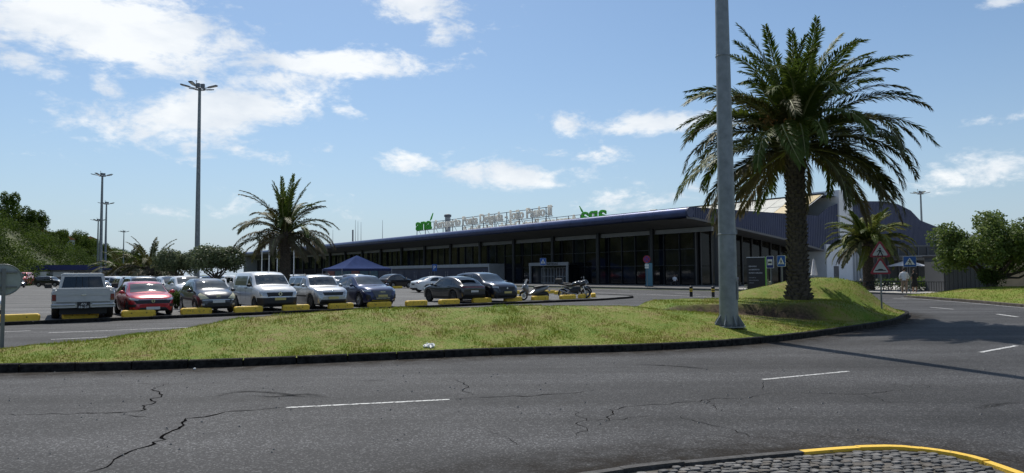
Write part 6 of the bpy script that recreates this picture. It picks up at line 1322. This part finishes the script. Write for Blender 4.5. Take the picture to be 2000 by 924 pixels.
# parking sign P
p = A(849, 558, 100); o = thing('parking_sign', 'small blue parking sign with white P before the posters', 'road sign', (p.x, p.y, .0), face_cam(p, .2)); zc = A(848, 523, 100).z; post(o, zc + .2, .05, .045); s_ = plate2d('sign_plate', rrect(.66, .98), -.004, .02, M_SIGNB, o, zc)
text_line('P', .72, .006, M_SIGNW, s_, (-.20, -.01, zc - .22), RX, 'parking_letter', .01, per_letter=False)
# round sign seen from behind at the left edge
p = G(3, 694); p.z = island_z(p.x, p.y) - .02; o = thing('round_sign', 'back of a round road sign on a grey post at the left edge', 'road sign', p, face_cam(p, .1)); zc = A(4, 546.5, p.y).z - p.z
s_ = plate2d('sign_disc', circ(.36, 36), .03, .05, M_BACK, o, zc); mb = MB(); mb.tube([(.352 * math.cos(t), .03, zc + .352 * math.sin(t)) for t in np.linspace(0, 2 * math.pi, 37)], .014, 6, caps=False); mb.build('rim', M_GALV, s_)
for dz in (-.17, .17): MB().box(-.26, .26, .0, .03, zc + dz - .02, zc + dz + .02).build('bracket_rail', M_POST, o)
MB().box(-.038, .038, -.04, .0, -.1, zc + .26).build('post', M_POST, o)
# welcome totem
p = A(1478, 556, 52); p.z = .0; o = thing('welcome_totem', 'black welcome totem with green edge and white lettering', 'totem', p, face_cam(p, -.30)); hz = A(1478, 502, 52).z; wd = 1.32
MB().box(-wd / 2, wd / 2, -.10, .10, .0, hz - .04).build('panel', mat('totem_black', (.008, .008, .010), .35), o); MB().box(-wd / 2, wd / 2, -.11, .11, hz - .04, hz).build('top_edge', mat('totem_cap', (.75, .75, .72), .5), o); MB().box(wd / 2, wd / 2 + .06, -.11, .11, 0, hz).build('green_edge', mat('totem_green', (.16, .42, .03), .45), o)
for i, (tx, zz, sz, w_) in enumerate((('BEM-VINDO', .74, .13, .56), ('AO AEROPORTO', .655, .13, .78), ('DE PONTA DELGADA', .57, .13, .98), ('WELCOME TO', .45, .11, .52), ('PONTA DELGADA', .38, .11, .70), ('AIRPORT', .31, .11, .36))):
    text_line(tx, sz, .006, mat('totem_text', (.55, .55, .55), .5) if i < 3 else mat('totem_text2', (.25, .25, .26), .5), o, (-wd / 2 + .14, -.102, hz * zz), RX, 'text_line', .002, per_letter=False, width=w_)
text_line('ana', .16, .006, _MATS['totem_text'], o, (-wd / 2 + .14, -.102, hz * .12), RX, 'logo', .004, per_letter=False)
# white board far left
p = A(84, 556, 150); o = thing('notice_board', 'white notice board on posts below the hillside', 'sign', (p.x, p.y, .1), .3); zt = A(84, 531, 150).z
MB().box(-.55, .55, -.03, .03, zt - 1.35, zt - .1).build('panel', M_SIGNW, o); [MB().box(x - .04, x + .04, .03, .09, 0, zt - .1).build('post', M_POST, o) for x in (-.4, .4)]
# ------------------------------------------------------------------ bollards, bin, cones
for i, (x, y, lab) in enumerate(((1350, 579.5, 'black and yellow bollard left of the mast, first of two'), (1393, 580.5, 'black and yellow bollard nearest the mast'))):
    p = G(x, y); o = thing('bollard', lab, 'bollard', p, group='banded bollards'); MB().lathe([(.11, 0), (.105, .60), (.125, .62), (.125, .70), (.10, .74), (.02, .76)], 14).build('post', M_PLAST, o)
    for z in (.36, .50): MB().lathe([(.1125, z), (.1125, z + .075)], 14).build('band', M_YELLOW, o)
p = G(790, 561, .1); o = thing('bollard', 'small dark bollard left of the white fastback sedan', 'bollard', p, group='banded bollards'); MB().lathe([(.13, 0), (.13, .85), (.03, .95)], 12).build('post', M_PLAST, o); MB().lathe([(.136, .5), (.136, .62)], 12).build('band', M_YELLOW, o)
p = G(766, 559, .1); o = thing('litter_bin', 'cylindrical stone bin with metal hood right of the tent', 'bin', p); MB().lathe([(.36, 0), (.38, .1), (.38, .95)], 16).build('drum', mat('bin_stone', (.13, .12, .09), .85, var=.3), o); MB().lathe([(.34, .95), (.34, 1.05), (.40, 1.07), (.36, 1.22), (.05, 1.28)], 16).build('hood', M_CHROME, o)
for i, (x, y) in enumerate(((92, 557), (103, 557), (62, 557.5), (131, 556))):
    p = G(x, y, .1); o = thing('marker_post', 'orange and white marker post below the hillside, number %s from the left' % ('two', 'three', 'one', 'four')[i], 'post', p, group='marker posts below the hill'); MB().lathe([(.18, 0), (.18, 1.0), (.05, 1.1)], 10).build('post', mat('marker_orange', (.50, .16, .04), .6), o); MB().lathe([(.185, .6), (.185, .8)], 10).build('band', M_SIGNW, o)
for i, (x, y) in enumerate(((72, 557), (82, 557), (112, 557), (120, 557.5))):
    p = G(x, y, .1); o = thing('concrete_block', ('dark concrete barrier block nearest the orange van', 'dark concrete barrier block, second from the orange van', 'dark concrete barrier block, third from the orange van', 'dark concrete barrier block nearest the pickup')[i], 'barrier', p, .3, group='concrete blocks below the hill'); MB().box(-.7, .7, -.3, .3, 0, 1.6, ch=.08).build('block', mat('conc_dark', (.14, .13, .12), .9, var=.3), o); MB().box(-.6, .6, -.32, -.3, .3, .5).build('slot', M_PLAST, o)
# rental kiosk with blue fascia
p = A(150, 556, 158); o = thing('rental_kiosk', 'low kiosk with dark blue fascia and white panels below the hillside', 'building', (p.x, p.y, .1), .45); MB().box(-9, 11, 0, 5, 0, 3.0).build('wall', M_GREYP, o); MB().box(-9.4, 11.4, -1.2, 5.3, 3.0, 4.1).build('fascia', mat('kiosk_blue', (.012, .02, .11), .5), o)
for i in range(5): w_ = MB().box(-8.5 + i * 4, -5.4 + i * 4, -.06, .0, .6, 2.6).build('panel', M_SIGNW if i in (0, 1) else M_GLASS, o)
# ------------------------------------------------------------------ blue tent in the car park
pc = A(668, 545, 102); o = thing('canopy_tent', 'blue hipped canopy tent in front of the terminal', 'tent', (pc.x, pc.y, .1), math.atan2(TN.y, TN.x)); S = 7.8; ze = A(676, 524.5, 102).z - .1; zp = ze + 2.0
M_TENT = mat('tent_blue', (.036, .058, .150), .9, spec=.03, var=.1, vscale=1.2, transl=.12)
cor = [(0, 0), (S, 0), (S, S), (0, S)]; nseg = 12
for i in range(4):
    a_, b_ = cor[i], cor[(i + 1) % 4]; V = []; fs = []
    for r_ in range(nseg + 1):
        t = r_ / nseg
        for k_ in range(nseg + 1):
            u = k_ / nseg; ex = a_[0] + (b_[0] - a_[0]) * u; ey = a_[1] + (b_[1] - a_[1]) * u; x = ex + (S / 2 - ex) * t; y = ey + (S / 2 - ey) * t
            sag = -.30 * math.sin(math.pi * t) * (1 - t) - .10 * math.sin(math.pi * u) * math.sin(math.pi * min(1, t + .1)) + .035 * math.sin(u * 19 + i) * (t) * (1 - t) * 2; V.append((x, y, ze + (zp - ze) * t + sag))
    for r_ in range(nseg):
        for k_ in range(nseg): q0 = r_ * (nseg + 1) + k_; fs.append((q0, q0 + 1, q0 + nseg + 2, q0 + nseg + 1))
    MB().add(V, fs, 0, True).build('roof_panel', M_TENT, o)
    MB().add([(a_[0], a_[1], ze), (b_[0], b_[1], ze), (b_[0], b_[1], ze - .32), (a_[0], a_[1], ze - .32)], [(0, 1, 2, 3)]).build('valance', mat('tent_valance', (.02, .026, .09), .7), o)
    MB().tube([(a_[0], a_[1], 0), (a_[0], a_[1], ze)], .06, 8).build('pole', M_GREYP, o)
# ------------------------------------------------------------------ flagpoles
for i, (x, Yd, top) in enumerate(((511, 92, 465), (525, 90, 460), (541, 88, 455), (573.5, 85, 462))):
    p = A(x, 560, Yd); o = thing('flagpole', ('slim white flagpole left of the palm trunk, leftmost of four', 'slim white flagpole left of the palm trunk, second of four', 'slim white flagpole just left of the palm trunk', 'slim white flagpole just right of the palm trunk')[i], 'flagpole', (p.x, p.y, .1), group='flagpoles'); h = A(x, top, Yd).z
    MB().tube([(0, 0, 0), (0, 0, h)], [.07, .05], 8).build('pole', M_SIGNW, o); MB().ell((0, 0, h + .05), (.08, .08, .08), 8, 5).build('finial', M_CHROME, o); MB().lathe([(.2, 0), (.2, .12)], 10).build('base', M_CONC, o)
# ------------------------------------------------------------------ scooter and motorcycles
def tyre(mb, x, z, r, w, mi=0): mb.lathe([(r * .70, -w / 2), (r * .93, -w / 2), (r, -w * .2), (r, w * .2), (r * .93, w / 2), (r * .70, w / 2)], 22, 'y', c=(x, 0, z), mi=mi, closed=True)
def bwheel(parent, x, r, w):
    mb = MB(); tyre(mb, x, r, r, w); o = mb.build('wheel', M_TYRE, parent); mb = MB(); mb.lathe([(r * .72, -w * .3), (r * .72, w * .3), (r * .62, w * .2), (r * .62, -w * .2)], 20, 'y', c=(x, 0, r), closed=True); [mb.tube([(x, 0, r), (x + r * .66 * math.cos(t), 0, r + r * .66 * math.sin(t))], .018, 5) for t in np.linspace(0, 2 * math.pi, 7)[:-1]]; mb.lathe([(r * .4, w * .55), (r * .4, w * .6)], 14, 'y', c=(x, 0, r)); mb.build('rim', M_RIM, o)
def hull(secs, mi=0):                            # secs: (x, zc, hw, hh)
    mb = MB(); V = []; n_ = 12
    for (x, z, w, h) in secs:
        for k_ in range(n_): t = 2 * math.pi * k_ / n_; V.append((x, w * math.copysign(abs(math.cos(t)) ** .75, math.cos(t)), z + h * math.copysign(abs(math.sin(t)) ** .75, math.sin(t))))
    fs = [(i * n_ + k_, i * n_ + (k_ + 1) % n_, (i + 1) * n_ + (k_ + 1) % n_, (i + 1) * n_ + k_) for i in range(len(secs) - 1) for k_ in range(n_)]; mb.add(V, fs, mi, True); mb.add(V[:n_], [tuple(range(n_))], mi); mb.add(V[-n_:], [tuple(range(n_))[::-1]], mi); return mb
M_SCOOT = paint('scooter', (.17, .17, .165), .3); M_SEAT = mat('seat_black', (.013, .013, .013), .6)
def scooter(label, loc, rz):
    o = thing('scooter', label, 'scooter', loc, rz); bwheel(o, .72, .28, .11); bwheel(o, -.70, .27, .13)
    hull([(.42, .62, .12, .30), (.55, .66, .20, .32), (.64, .74, .21, .24), (.72, .80, .14, .16), (.80, .80, .05, .06)]).build('front_fairing', M_SCOOT, o); hull([(.48, .56, .06, .05), (.72, .58, .09, .05), (.96, .52, .06, .04)]).build('mudguard', M_SCOOT, o)
    hull([(-.95, .80, .07, .06), (-.80, .74, .16, .12), (-.4, .62, .20, .18), (0, .50, .20, .16), (.30, .36, .17, .09), (.5, .36, .14, .08)]).build('body', M_SCOOT, o); hull([(-.85, .86, .10, .04), (-.6, .85, .17, .06), (-.2, .80, .17, .07), (.02, .76, .12, .07)]).build('seat', M_SEAT, o); hull([(-.85, .40, .12, .10), (-.3, .36, .17, .14), (.1, .32, .14, .10)]).build('engine', M_PLAST, o)
    for sg in (-1, 1): MB().tube([(.72, sg * .08, .28), (.55, sg * .07, .70)], .028, 6).build('fork', M_CHROME, o)
    MB().tube([(.52, -.34, 1.0), (.50, 0, .98), (.52, .34, 1.0)], .022, 6).build('handlebar', M_PLAST, o); MB().add([(.66, -.19, .92), (.66, .19, .92), (.48, .17, 1.30), (.48, -.17, 1.30)], [(0, 1, 2, 3)]).build('windshield', mat('screen_smoke', (.05, .055, .06), .1), o)
    for sg in (-1, 1): mb = MB(); mb.tube([(.5, sg * .3, 1.0), (.52, sg * .36, 1.16)], .01, 5); mb.ell((.52, sg * .37, 1.2), (.02, .07, .05), 8, 5); mb.build('mirror', M_PLAST, o)
    MB().ell((.79, 0, .76), (.05, .12, .07), 10, 6).build('headlight', M_HEAD, o); MB().tube([(-.1, -.2, .3), (-.9, -.22, .42)], [.05, .07], 8).build('exhaust', M_RIM, o); MB().box(-1.02, -.99, -.09, .09, .52, .66).build('licence_plate', M_PLATE, o); return o
def motorcycle(label, loc, rz, col, topbox=True):
    o = thing('motorcycle', label, 'motorcycle', loc, rz); bwheel(o, .76, .32, .12); bwheel(o, -.72, .32, .16)
    hull([(-.20, .80, .10, .06), (-.05, .90, .19, .13), (.25, .96, .20, .15), (.45, .92, .14, .12)]).build('tank', col, o); hull([(-.95, .93, .08, .05), (-.7, .90, .14, .06), (-.3, .83, .15, .07), (-.05, .84, .12, .07)]).build('seat', M_SEAT, o); hull([(-.28, .44, .17, .18), (0, .46, .22, .24), (.30, .48, .18, .22)]).build('engine', M_PLAST, o); hull([(.40, .88, .16, .18), (.60, .96, .18, .20), (.74, .98, .12, .14), (.82, .96, .05, .06)]).build('front_fairing', col, o)
    hull([(.52, .68, .05, .03), (.76, .70, .08, .04), (1.02, .62, .05, .03)]).build('mudguard', col, o)
    for sg in (-1, 1):
        MB().tube([(.76, sg * .10, .32), (.50, sg * .09, 1.02)], .03, 6).build('fork', M_CHROME, o); MB().tube([(-.72, sg * .11, .32), (-.1, sg * .11, .46)], .03, 6).build('swingarm', M_RIMD, o)
        mb = MB(); mb.tube([(.45, sg * .32, 1.10), (.50, sg * .38, 1.28)], .01, 5); mb.ell((.5, sg * .39, 1.32), (.025, .08, .055), 8, 5); mb.build('mirror', M_PLAST if sg < 0 else M_CHROME, o)
    MB().tube([(.36, -.40, 1.10), (.46, -.15, 1.10), (.46, .15, 1.10), (.36, .40, 1.10)], .02, 6).build('handlebar', M_PLAST, o); MB().add([(.74, -.16, 1.06), (.74, .16, 1.06), (.55, .15, 1.40), (.55, -.15, 1.40)], [(0, 1, 2, 3)]).build('windshield', _MATS['screen_smoke'], o); MB().ell((.80, 0, .94), (.04, .11, .07), 10, 6).build('headlight', M_HEAD, o)
    MB().tube([(.2, -.15, .30), (-.4, -.22, .34), (-.9, -.24, .52)], [.03, .05, .06], 8).build('exhaust', M_RIM, o)
    if topbox: tb = MB().box(-1.20, -.76, -.26, .26, 1.0, 1.30, ch=.06).build('top_box', M_PLAST, o); MB().box(-1.0, -.95, -.20, .20, .90, 1.0).build('rack', M_RIMD, tb)
    MB().box(-1.10, -1.07, -.09, .09, .60, .75).build('licence_plate', M_PLATE, o); return o
p = G(1044, 586.5, .1); scooter('grey maxi scooter parked left of the motorcycles', (p.x, p.y + .2, .1), math.pi + .35)
p = G(1122, 583, .1); motorcycle('black touring motorcycle with top box near the kerb tip', (p.x, p.y + .4, .1), -.10, P_['black'])
p = G(1118, 578.5, .1); motorcycle('second dark motorcycle with chrome mirror just behind the touring one', (p.x + .3, p.y, .1), -.15, P_['charcoal'], False)
# ------------------------------------------------------------------ litter on the grass
p = island_hit(838, 679); gz = p.z; bm_ = MB(); V = []; nu, nv = 9, 7
for i in range(nu):
    for j in range(nv): u, v = i / (nu - 1) - .5, j / (nv - 1) - .5; V.append((u * .25 + .015 * math.sin(9 * v), v * .20 + .02 * math.sin(8 * u), .02 + .05 * (1 - (2 * u) ** 2) * (1 - (2 * v) ** 2) + .018 * math.sin(17 * u + 3) * math.cos(13 * v) + .02 * abs(v)))
bm_.add(V, [(i * nv + j, (i + 1) * nv + j, (i + 1) * nv + j + 1, i * nv + j + 1) for i in range(nu - 1) for j in range(nv - 1)], 0, False)
o = tag(bm_.build('plastic_bag', mat('bag_white', (.78, .78, .77), .5, transl=.2), None, loc=(p.x, p.y, gz + .02), rot=(.25, .1, -.5)), 'crumpled white bag lying on the grass near the kerb', 'litter')
p = G(380, 722.5); tag(MB().ell((0, 0, .02), (.03, .02, .02), 7, 5).build('pebble', M_SIGNW, None, loc=p), 'small white scrap on the asphalt against the island kerb', 'litter')
# ------------------------------------------------------------------ cafe terrace
def table(label, loc, rz):
    o = thing('picnic_table', label, 'table', loc, rz, 'terrace tables'); MB().box(-.9, .9, -.36, .36, .70, .75).build('top', M_DARK, o)
    for sg in (-1, 1):
        MB().box(-.9, .9, sg * .72 - .14, sg * .72 + .14, .42, .46).build('bench', M_DARK, o)
        for x in (-.7, .7): MB().tube([(x, sg * .2, .70), (x, sg * .72, 0)], .035, 6).build('leg', M_DARK, o)
    MB().lathe([(.05, .75), (.08, .78), (.08, .92), (.04, .95)], 10).build('table_lamp', mat('lamp_cream', (.70, .58, .38), .5), o); return o
for i, (x, y, Yd) in enumerate(((1628, 562, 57), (1655, 562, 58), (1682, 562, 58), (1713, 563, 58), (1750, 563, 58.5), (1805, 563, 57), (1835, 564, 56), (1862, 565, 55))):
    p = A(x, y, Yd); table(['dark picnic table at the left end of the terrace', 'dark picnic table left of the squat palm', 'dark picnic table in front of the squat palm', 'dark picnic table right of the squat palm', 'dark picnic table behind the man in white shirt', 'dark picnic table right of the two people', 'dark picnic table near the terrace plants', 'dark picnic table at the right end of the terrace'][i], (p.x, p.y, .125), -.15 + .1 * (i % 3))
p0 = A(1725, 572, 53.5); p1 = A(1850, 574, 50.5); L_ = (Vector((p1.x, p1.y, 0)) - Vector((p0.x, p0.y, 0))).length; o = thing('terrace_fence', 'low black baluster fence along the terrace front', 'fence', (p0.x, p0.y, .125), math.atan2(p1.y - p0.y, p1.x - p0.x))
for z in (.12, .78): MB().box(0, L_, -.02, .02, z - .02, z + .02).build('rail', M_DARK, o)
bm2 = MB().box(-.015, .015, -.015, .015, .1, .78).mesh('baluster', M_DARK)
for i in range(int(L_ / .16)): link('baluster', bm2, o, loc=(i * .16 + .05, 0, 0))
def parasol(label, loc, r, h, z0, openp=True):
    o = thing('parasol', label, 'parasol', loc); MB().tube([(0, 0, 0), (0, 0, h)], .035, 8).build('pole', M_GREYP, o); MB().lathe([(.28, 0), (.28, .08)], 12).build('base', M_CONC, o); mc = mat('parasol_cloth', (.74, .74, .76), .7, transl=.3)
    if openp:
        for i in range(8):
            a0, a1 = math.pi / 4 * i + .2, math.pi / 4 * (i + 1) + .2; MB().add([(0, 0, h), (r * math.cos(a0), r * math.sin(a0), z0), (r * math.cos((a0 + a1) / 2) * .95, r * math.sin((a0 + a1) / 2) * .95, z0 + .05), (r * math.cos(a1), r * math.sin(a1), z0)], [(0, 1, 2), (0, 2, 3)]).build('canopy_panel', mc, o); MB().tube([(0, 0, h - .03), (r * math.cos(a0), r * math.sin(a0), z0 - .02)], .012, 4).build('rib', M_GREYP, o)
    else:
        mb = MB(); V = []; n_ = 16
        for (z, rr) in ((z0, .30), (z0 + .25, .26), (h - .8, .19), (h - .2, .10), (h, .03)):
            for k_ in range(n_): a_ = 2 * math.pi * k_ / n_; q_ = rr * (1 if k_ % 2 else .62); V.append((q_ * math.cos(a_), q_ * math.sin(a_), z))
        mb.add(V, [(i * n_ + k_, i * n_ + (k_ + 1) % n_, (i + 1) * n_ + (k_ + 1) % n_, (i + 1) * n_ + k_) for i in range(4) for k_ in range(n_)], 0, True); mb.build('folded_cloth', mc, o)
    return o
p = A(1772, 520, 57); parasol('open white parasol above the terrace behind the people', (p.x, p.y, .125), 1.55, A(1772, 508, 57).z - .12, A(1772, 520.5, 57).z - .12)
p = A(1590, 530, 62); parasol('closed white parasol right of the palm trunk', (p.x, p.y, .125), .3, A(1590, 505, 62).z - .12, A(1590, 538, 62).z - .12, False)
# ------------------------------------------------------------------ people
M_SKIN = mat('skin', (.36, .21, .14), .6); M_SHIRT = mat('shirt_white', (.66, .67, .70), .8, var=.06, vscale=8); M_KHAKI = mat('khaki', (.30, .21, .14), .85, var=.1, vscale=8); M_BLACKC = mat('cloth_black', (.012, .012, .014), .85); M_HAIR = mat('hair_dark', (.018, .013, .010), .7); M_PINKC = mat('cloth_pink', (.42, .10, .13), .8); M_SHOE = mat('shoe', (.10, .09, .08), .7)
def limb(mb, pts, rs, n=10): mb.tube(pts, rs, n)
def skin_body(J, E, name, m, parent):
    me = bpy.data.meshes.new(name); me.from_pydata([j[:3] for j in J], E, []); ob = bpy.data.objects.new(name, me); COL.objects.link(ob); me.materials.append(m)
    sk_ = ob.modifiers.new('skin', 'SKIN'); sk_.use_smooth_shade = True
    for i, v in enumerate(me.skin_vertices[0].data): r = J[i][3]; v.radius = (r, r) if not isinstance(r, tuple) else r; v.use_root = (i == 0)
    sb_ = ob.modifiers.new('sub', 'SUBSURF'); sb_.levels = 1; sb_.render_levels = 1
    bpy.context.view_layer.update(); em = bpy.data.meshes.new_from_object(ob.evaluated_get(bpy.context.evaluated_depsgraph_get())); em.name = name; bpy.data.objects.remove(ob); return link(name, em, parent)
def person(label, loc, rz, h, arms, legs, clothes, sit=False, hair=.0):
    o = thing('person', label, 'person', loc, rz); k = h / 1.75
    s_ = lambda P: tuple(v * k for v in P)
    sx, hz = (.0, .95) if not sit else (.0, .50)
    J = [(0, 0, hz, .125), (0, 0, hz + .22, .125), (0, .0, hz + .45, .14), (0, 0, hz + .53, .07), (0, -.02, hz + .60, .052), (0, -.03, hz + .69, .085), (0, -.03, hz + .77, .075)]; E = [(0, 1), (1, 2), (2, 3), (3, 4), (4, 5), (5, 6)]
    for sd, (el, ha) in zip((-1, 1), arms):
        b = len(J); J += [(sd * .19, 0, hz + .47, .058), (sd * el[0], el[1], hz + el[2], .043), (sd * ha[0], ha[1], hz + ha[2], .03), (sd * ha[0], ha[1] - .01, hz + ha[2] - .09, .022)]; E += [(2, b), (b, b + 1), (b + 1, b + 2), (b + 2, b + 3)]
        for f_ in range(3): J.append((sd * ha[0], ha[1] - .02 + .02 * f_, hz + ha[2] - .155 + .01 * abs(f_ - 1), .009)); E.append((b + 3, len(J) - 1))
        J.append((sd * (ha[0] - .03), ha[1] - .045, hz + ha[2] - .10, .009)); E.append((b + 2, len(J) - 1))
    for sd, (kn, an) in zip((-1, 1), legs):
        b = len(J); J += [(sd * .09, 0, hz - .05, .088), (sd * kn[0], kn[1], kn[2], .06), (sd * an[0], an[1], an[2], .042), (sd * an[0], an[1] - .16, .035, .032)]; E += [(0, b), (b, b + 1), (b + 1, b + 2), (b + 2, b + 3)]
    J = [tuple(v * k for v in j) for j in J]; skin_body(J, E, 'body', M_SKIN, o)
    mb = MB(); mb.ell((0, .012 * k, (hz + .755) * k), (.092 * k, .105 * k, .10 * k), 12, 8)
    if hair: mb.ell((0, .06 * k, (hz + .62) * k), (.085 * k, .05 * k, hair * k), 10, 7)
    mb.build('hair', M_HAIR, o)
    f = MB(); f.ell((-.032 * k, -.118 * k, (hz + .70) * k), (.012 * k, .006 * k, .007 * k), 6, 4, 1); f.ell((.032 * k, -.118 * k, (hz + .70) * k), (.012 * k, .006 * k, .007 * k), 6, 4, 1); f.ell((0, -.125 * k, (hz + .67) * k), (.014 * k, .02 * k, .022 * k), 6, 5, 0); f.ell((0, -.115 * k, (hz + .635) * k), (.025 * k, .008 * k, .007 * k), 6, 4, 2); [f.ell((sd * .088 * k, -.03 * k, (hz + .69) * k), (.012 * k, .025 * k, .03 * k), 6, 5, 0) for sd in (-1, 1)]; f.build('face', [M_SKIN, M_HAIR, M_PINKC], o)
    def torso(name, m, z0, z1, flare=1.0, sl=True):
        mb = MB(); V = []; n_ = 14
        for (t, w, d) in ((0, .185 * flare, .135 * flare), (.3, .18, .13), (.65, .205, .14), (.88, .20, .12), (1.0, .085, .075)):
            for q_ in range(n_): a_ = 2 * math.pi * q_ / n_; V.append((w * k * math.cos(a_), d * k * math.sin(a_), (z0 + (z1 - z0) * t) * k))
        mb.add(V, [(i * n_ + q_, i * n_ + (q_ + 1) % n_, (i + 1) * n_ + (q_ + 1) % n_, (i + 1) * n_ + q_) for i in range(4) for q_ in range(n_)], 0, True)
        if sl:
            for sd, (el, ha) in zip((-1, 1), arms): e_ = Vector((sd * el[0], el[1], hz + el[2])) * k; sh = Vector((sd * .17, 0, hz + .47)) * k; hd = Vector((sd * ha[0], ha[1], hz + ha[2])) * k; mb.tube([sh, sh.lerp(e_, .5), e_] + ([e_.lerp(hd, .8)] if sl == 2 else []), [.078 * k, .068 * k, .06 * k] + ([.045 * k] if sl == 2 else []), 10)
        return mb.build(name, m, o)
    clothes(o, k, hz, torso, legs); return o
stand = [((.12, 0, .50), (.12, .02, .09)), ((.12, -.02, .50), (.13, .0, .09))]
def trousers(o, k, hz, m, legs, end=.08):
    mb = MB()
    for sd, (kn, an) in zip((-1, 1), legs):
        a_ = Vector((sd * .09, 0, hz)) * k; b_ = Vector((sd * kn[0], kn[1], kn[2])) * k; c_ = Vector((sd * an[0], an[1], max(an[2], end))) * k; mb.tube([a_ + Vector((0, 0, .06)), a_ - Vector((0, 0, .05)), b_, c_], [.12 * k, .115 * k, .085 * k, .07 * k], 12)
    mb.build('trousers', m, o)
    s_ = MB(); [s_.ell((sd * an[0] * k, (an[1] - .06) * k, .045), (.05 * k, .14 * k, .05 * k), 10, 6) for sd, (kn, an) in zip((-1, 1), legs)]; s_.build('shoes', M_SHOE, o)
def c_man(o, k, hz, torso, legs): torso('shirt', M_SHIRT, hz - .06, hz + .56, 1.1, 2); trousers(o, k, hz, M_KHAKI, legs)
def c_woman(o, k, hz, torso, legs):
    torso('dress_top', M_BLACKC, hz - .1, hz + .56, 1.0, 1); MB().lathe([(.16 * k, (hz + .1) * k), (.20 * k, (hz - .1) * k), (.24 * k, (hz - .5) * k), (.23 * k, (hz - .5) * k)], 16).build('skirt', M_BLACKC, o); s_ = MB(); [s_.ell((sd * an[0] * k, (an[1] - .06) * k, .04), (.045 * k, .12 * k, .04 * k), 10, 6) for sd, (kn, an) in zip((-1, 1), legs)]; s_.build('shoes', M_SIGNW, o)
p = A(1767, 575, 51.2); person('man in a loose white shirt and khaki trousers standing with his back turned', (p.x, p.y, .125), math.pi - .5, 1.78, [((.27, .02, .22), (.24, -.10, .02)), ((.27, .03, .22), (.26, -.06, .0))], stand, c_man)
p = A(1787, 575, 51.6); person('woman in a short black dress standing beside the man in white', (p.x, p.y, .125), math.pi + .2, 1.68, [((.26, .03, .22), (.25, -.10, .02)), ((.28, .06, .24), (.30, -.04, .05))], stand, c_woman, hair=.13)
sitl = [((.12, -.42, .50), (.12, -.42, .09)), ((.12, -.42, .50), (.14, -.44, .09))]
def seated(label, p, rz, top):
    st_ = thing('bench', 'dark bench under the seated %s' % ('person in pink' if top is M_PINKC else 'person in grey' if top is not M_SHIRT else 'person in white'), 'bench', (p.x, p.y, .125), rz); MB().box(-.5, .5, -.2, .25, .38, .42).build('seat', M_DARK, st_); [MB().box(x - .03, x + .03, -.15, .2, 0, .38).build('leg', M_DARK, st_) for x in (-.42, .42)]
    def cl(o, k, hz, torso, legs): torso('top', top, hz - .06, hz + .56, 1.0, 1); trousers(o, k, hz, M_BLACKC, legs)
    person(label, (p.x, p.y, .125), rz, 1.70, [((.25, -.08, .22), (.2, -.3, .12)), ((.25, -.08, .22), (.2, -.3, .12))], sitl, cl, sit=True)
seated('seated person in a pink top at the cafe front left of the totem', A(1429, 560, 78), .8, M_PINKC); seated('seated person in a grey top left of the welcome totem', A(1439, 560, 79), -.9, mat('cloth_grey', (.25, .25, .27), .8)); seated('seated person in a white top in front of the dark glass', A(1318, 560, 84), .2, M_SHIRT)
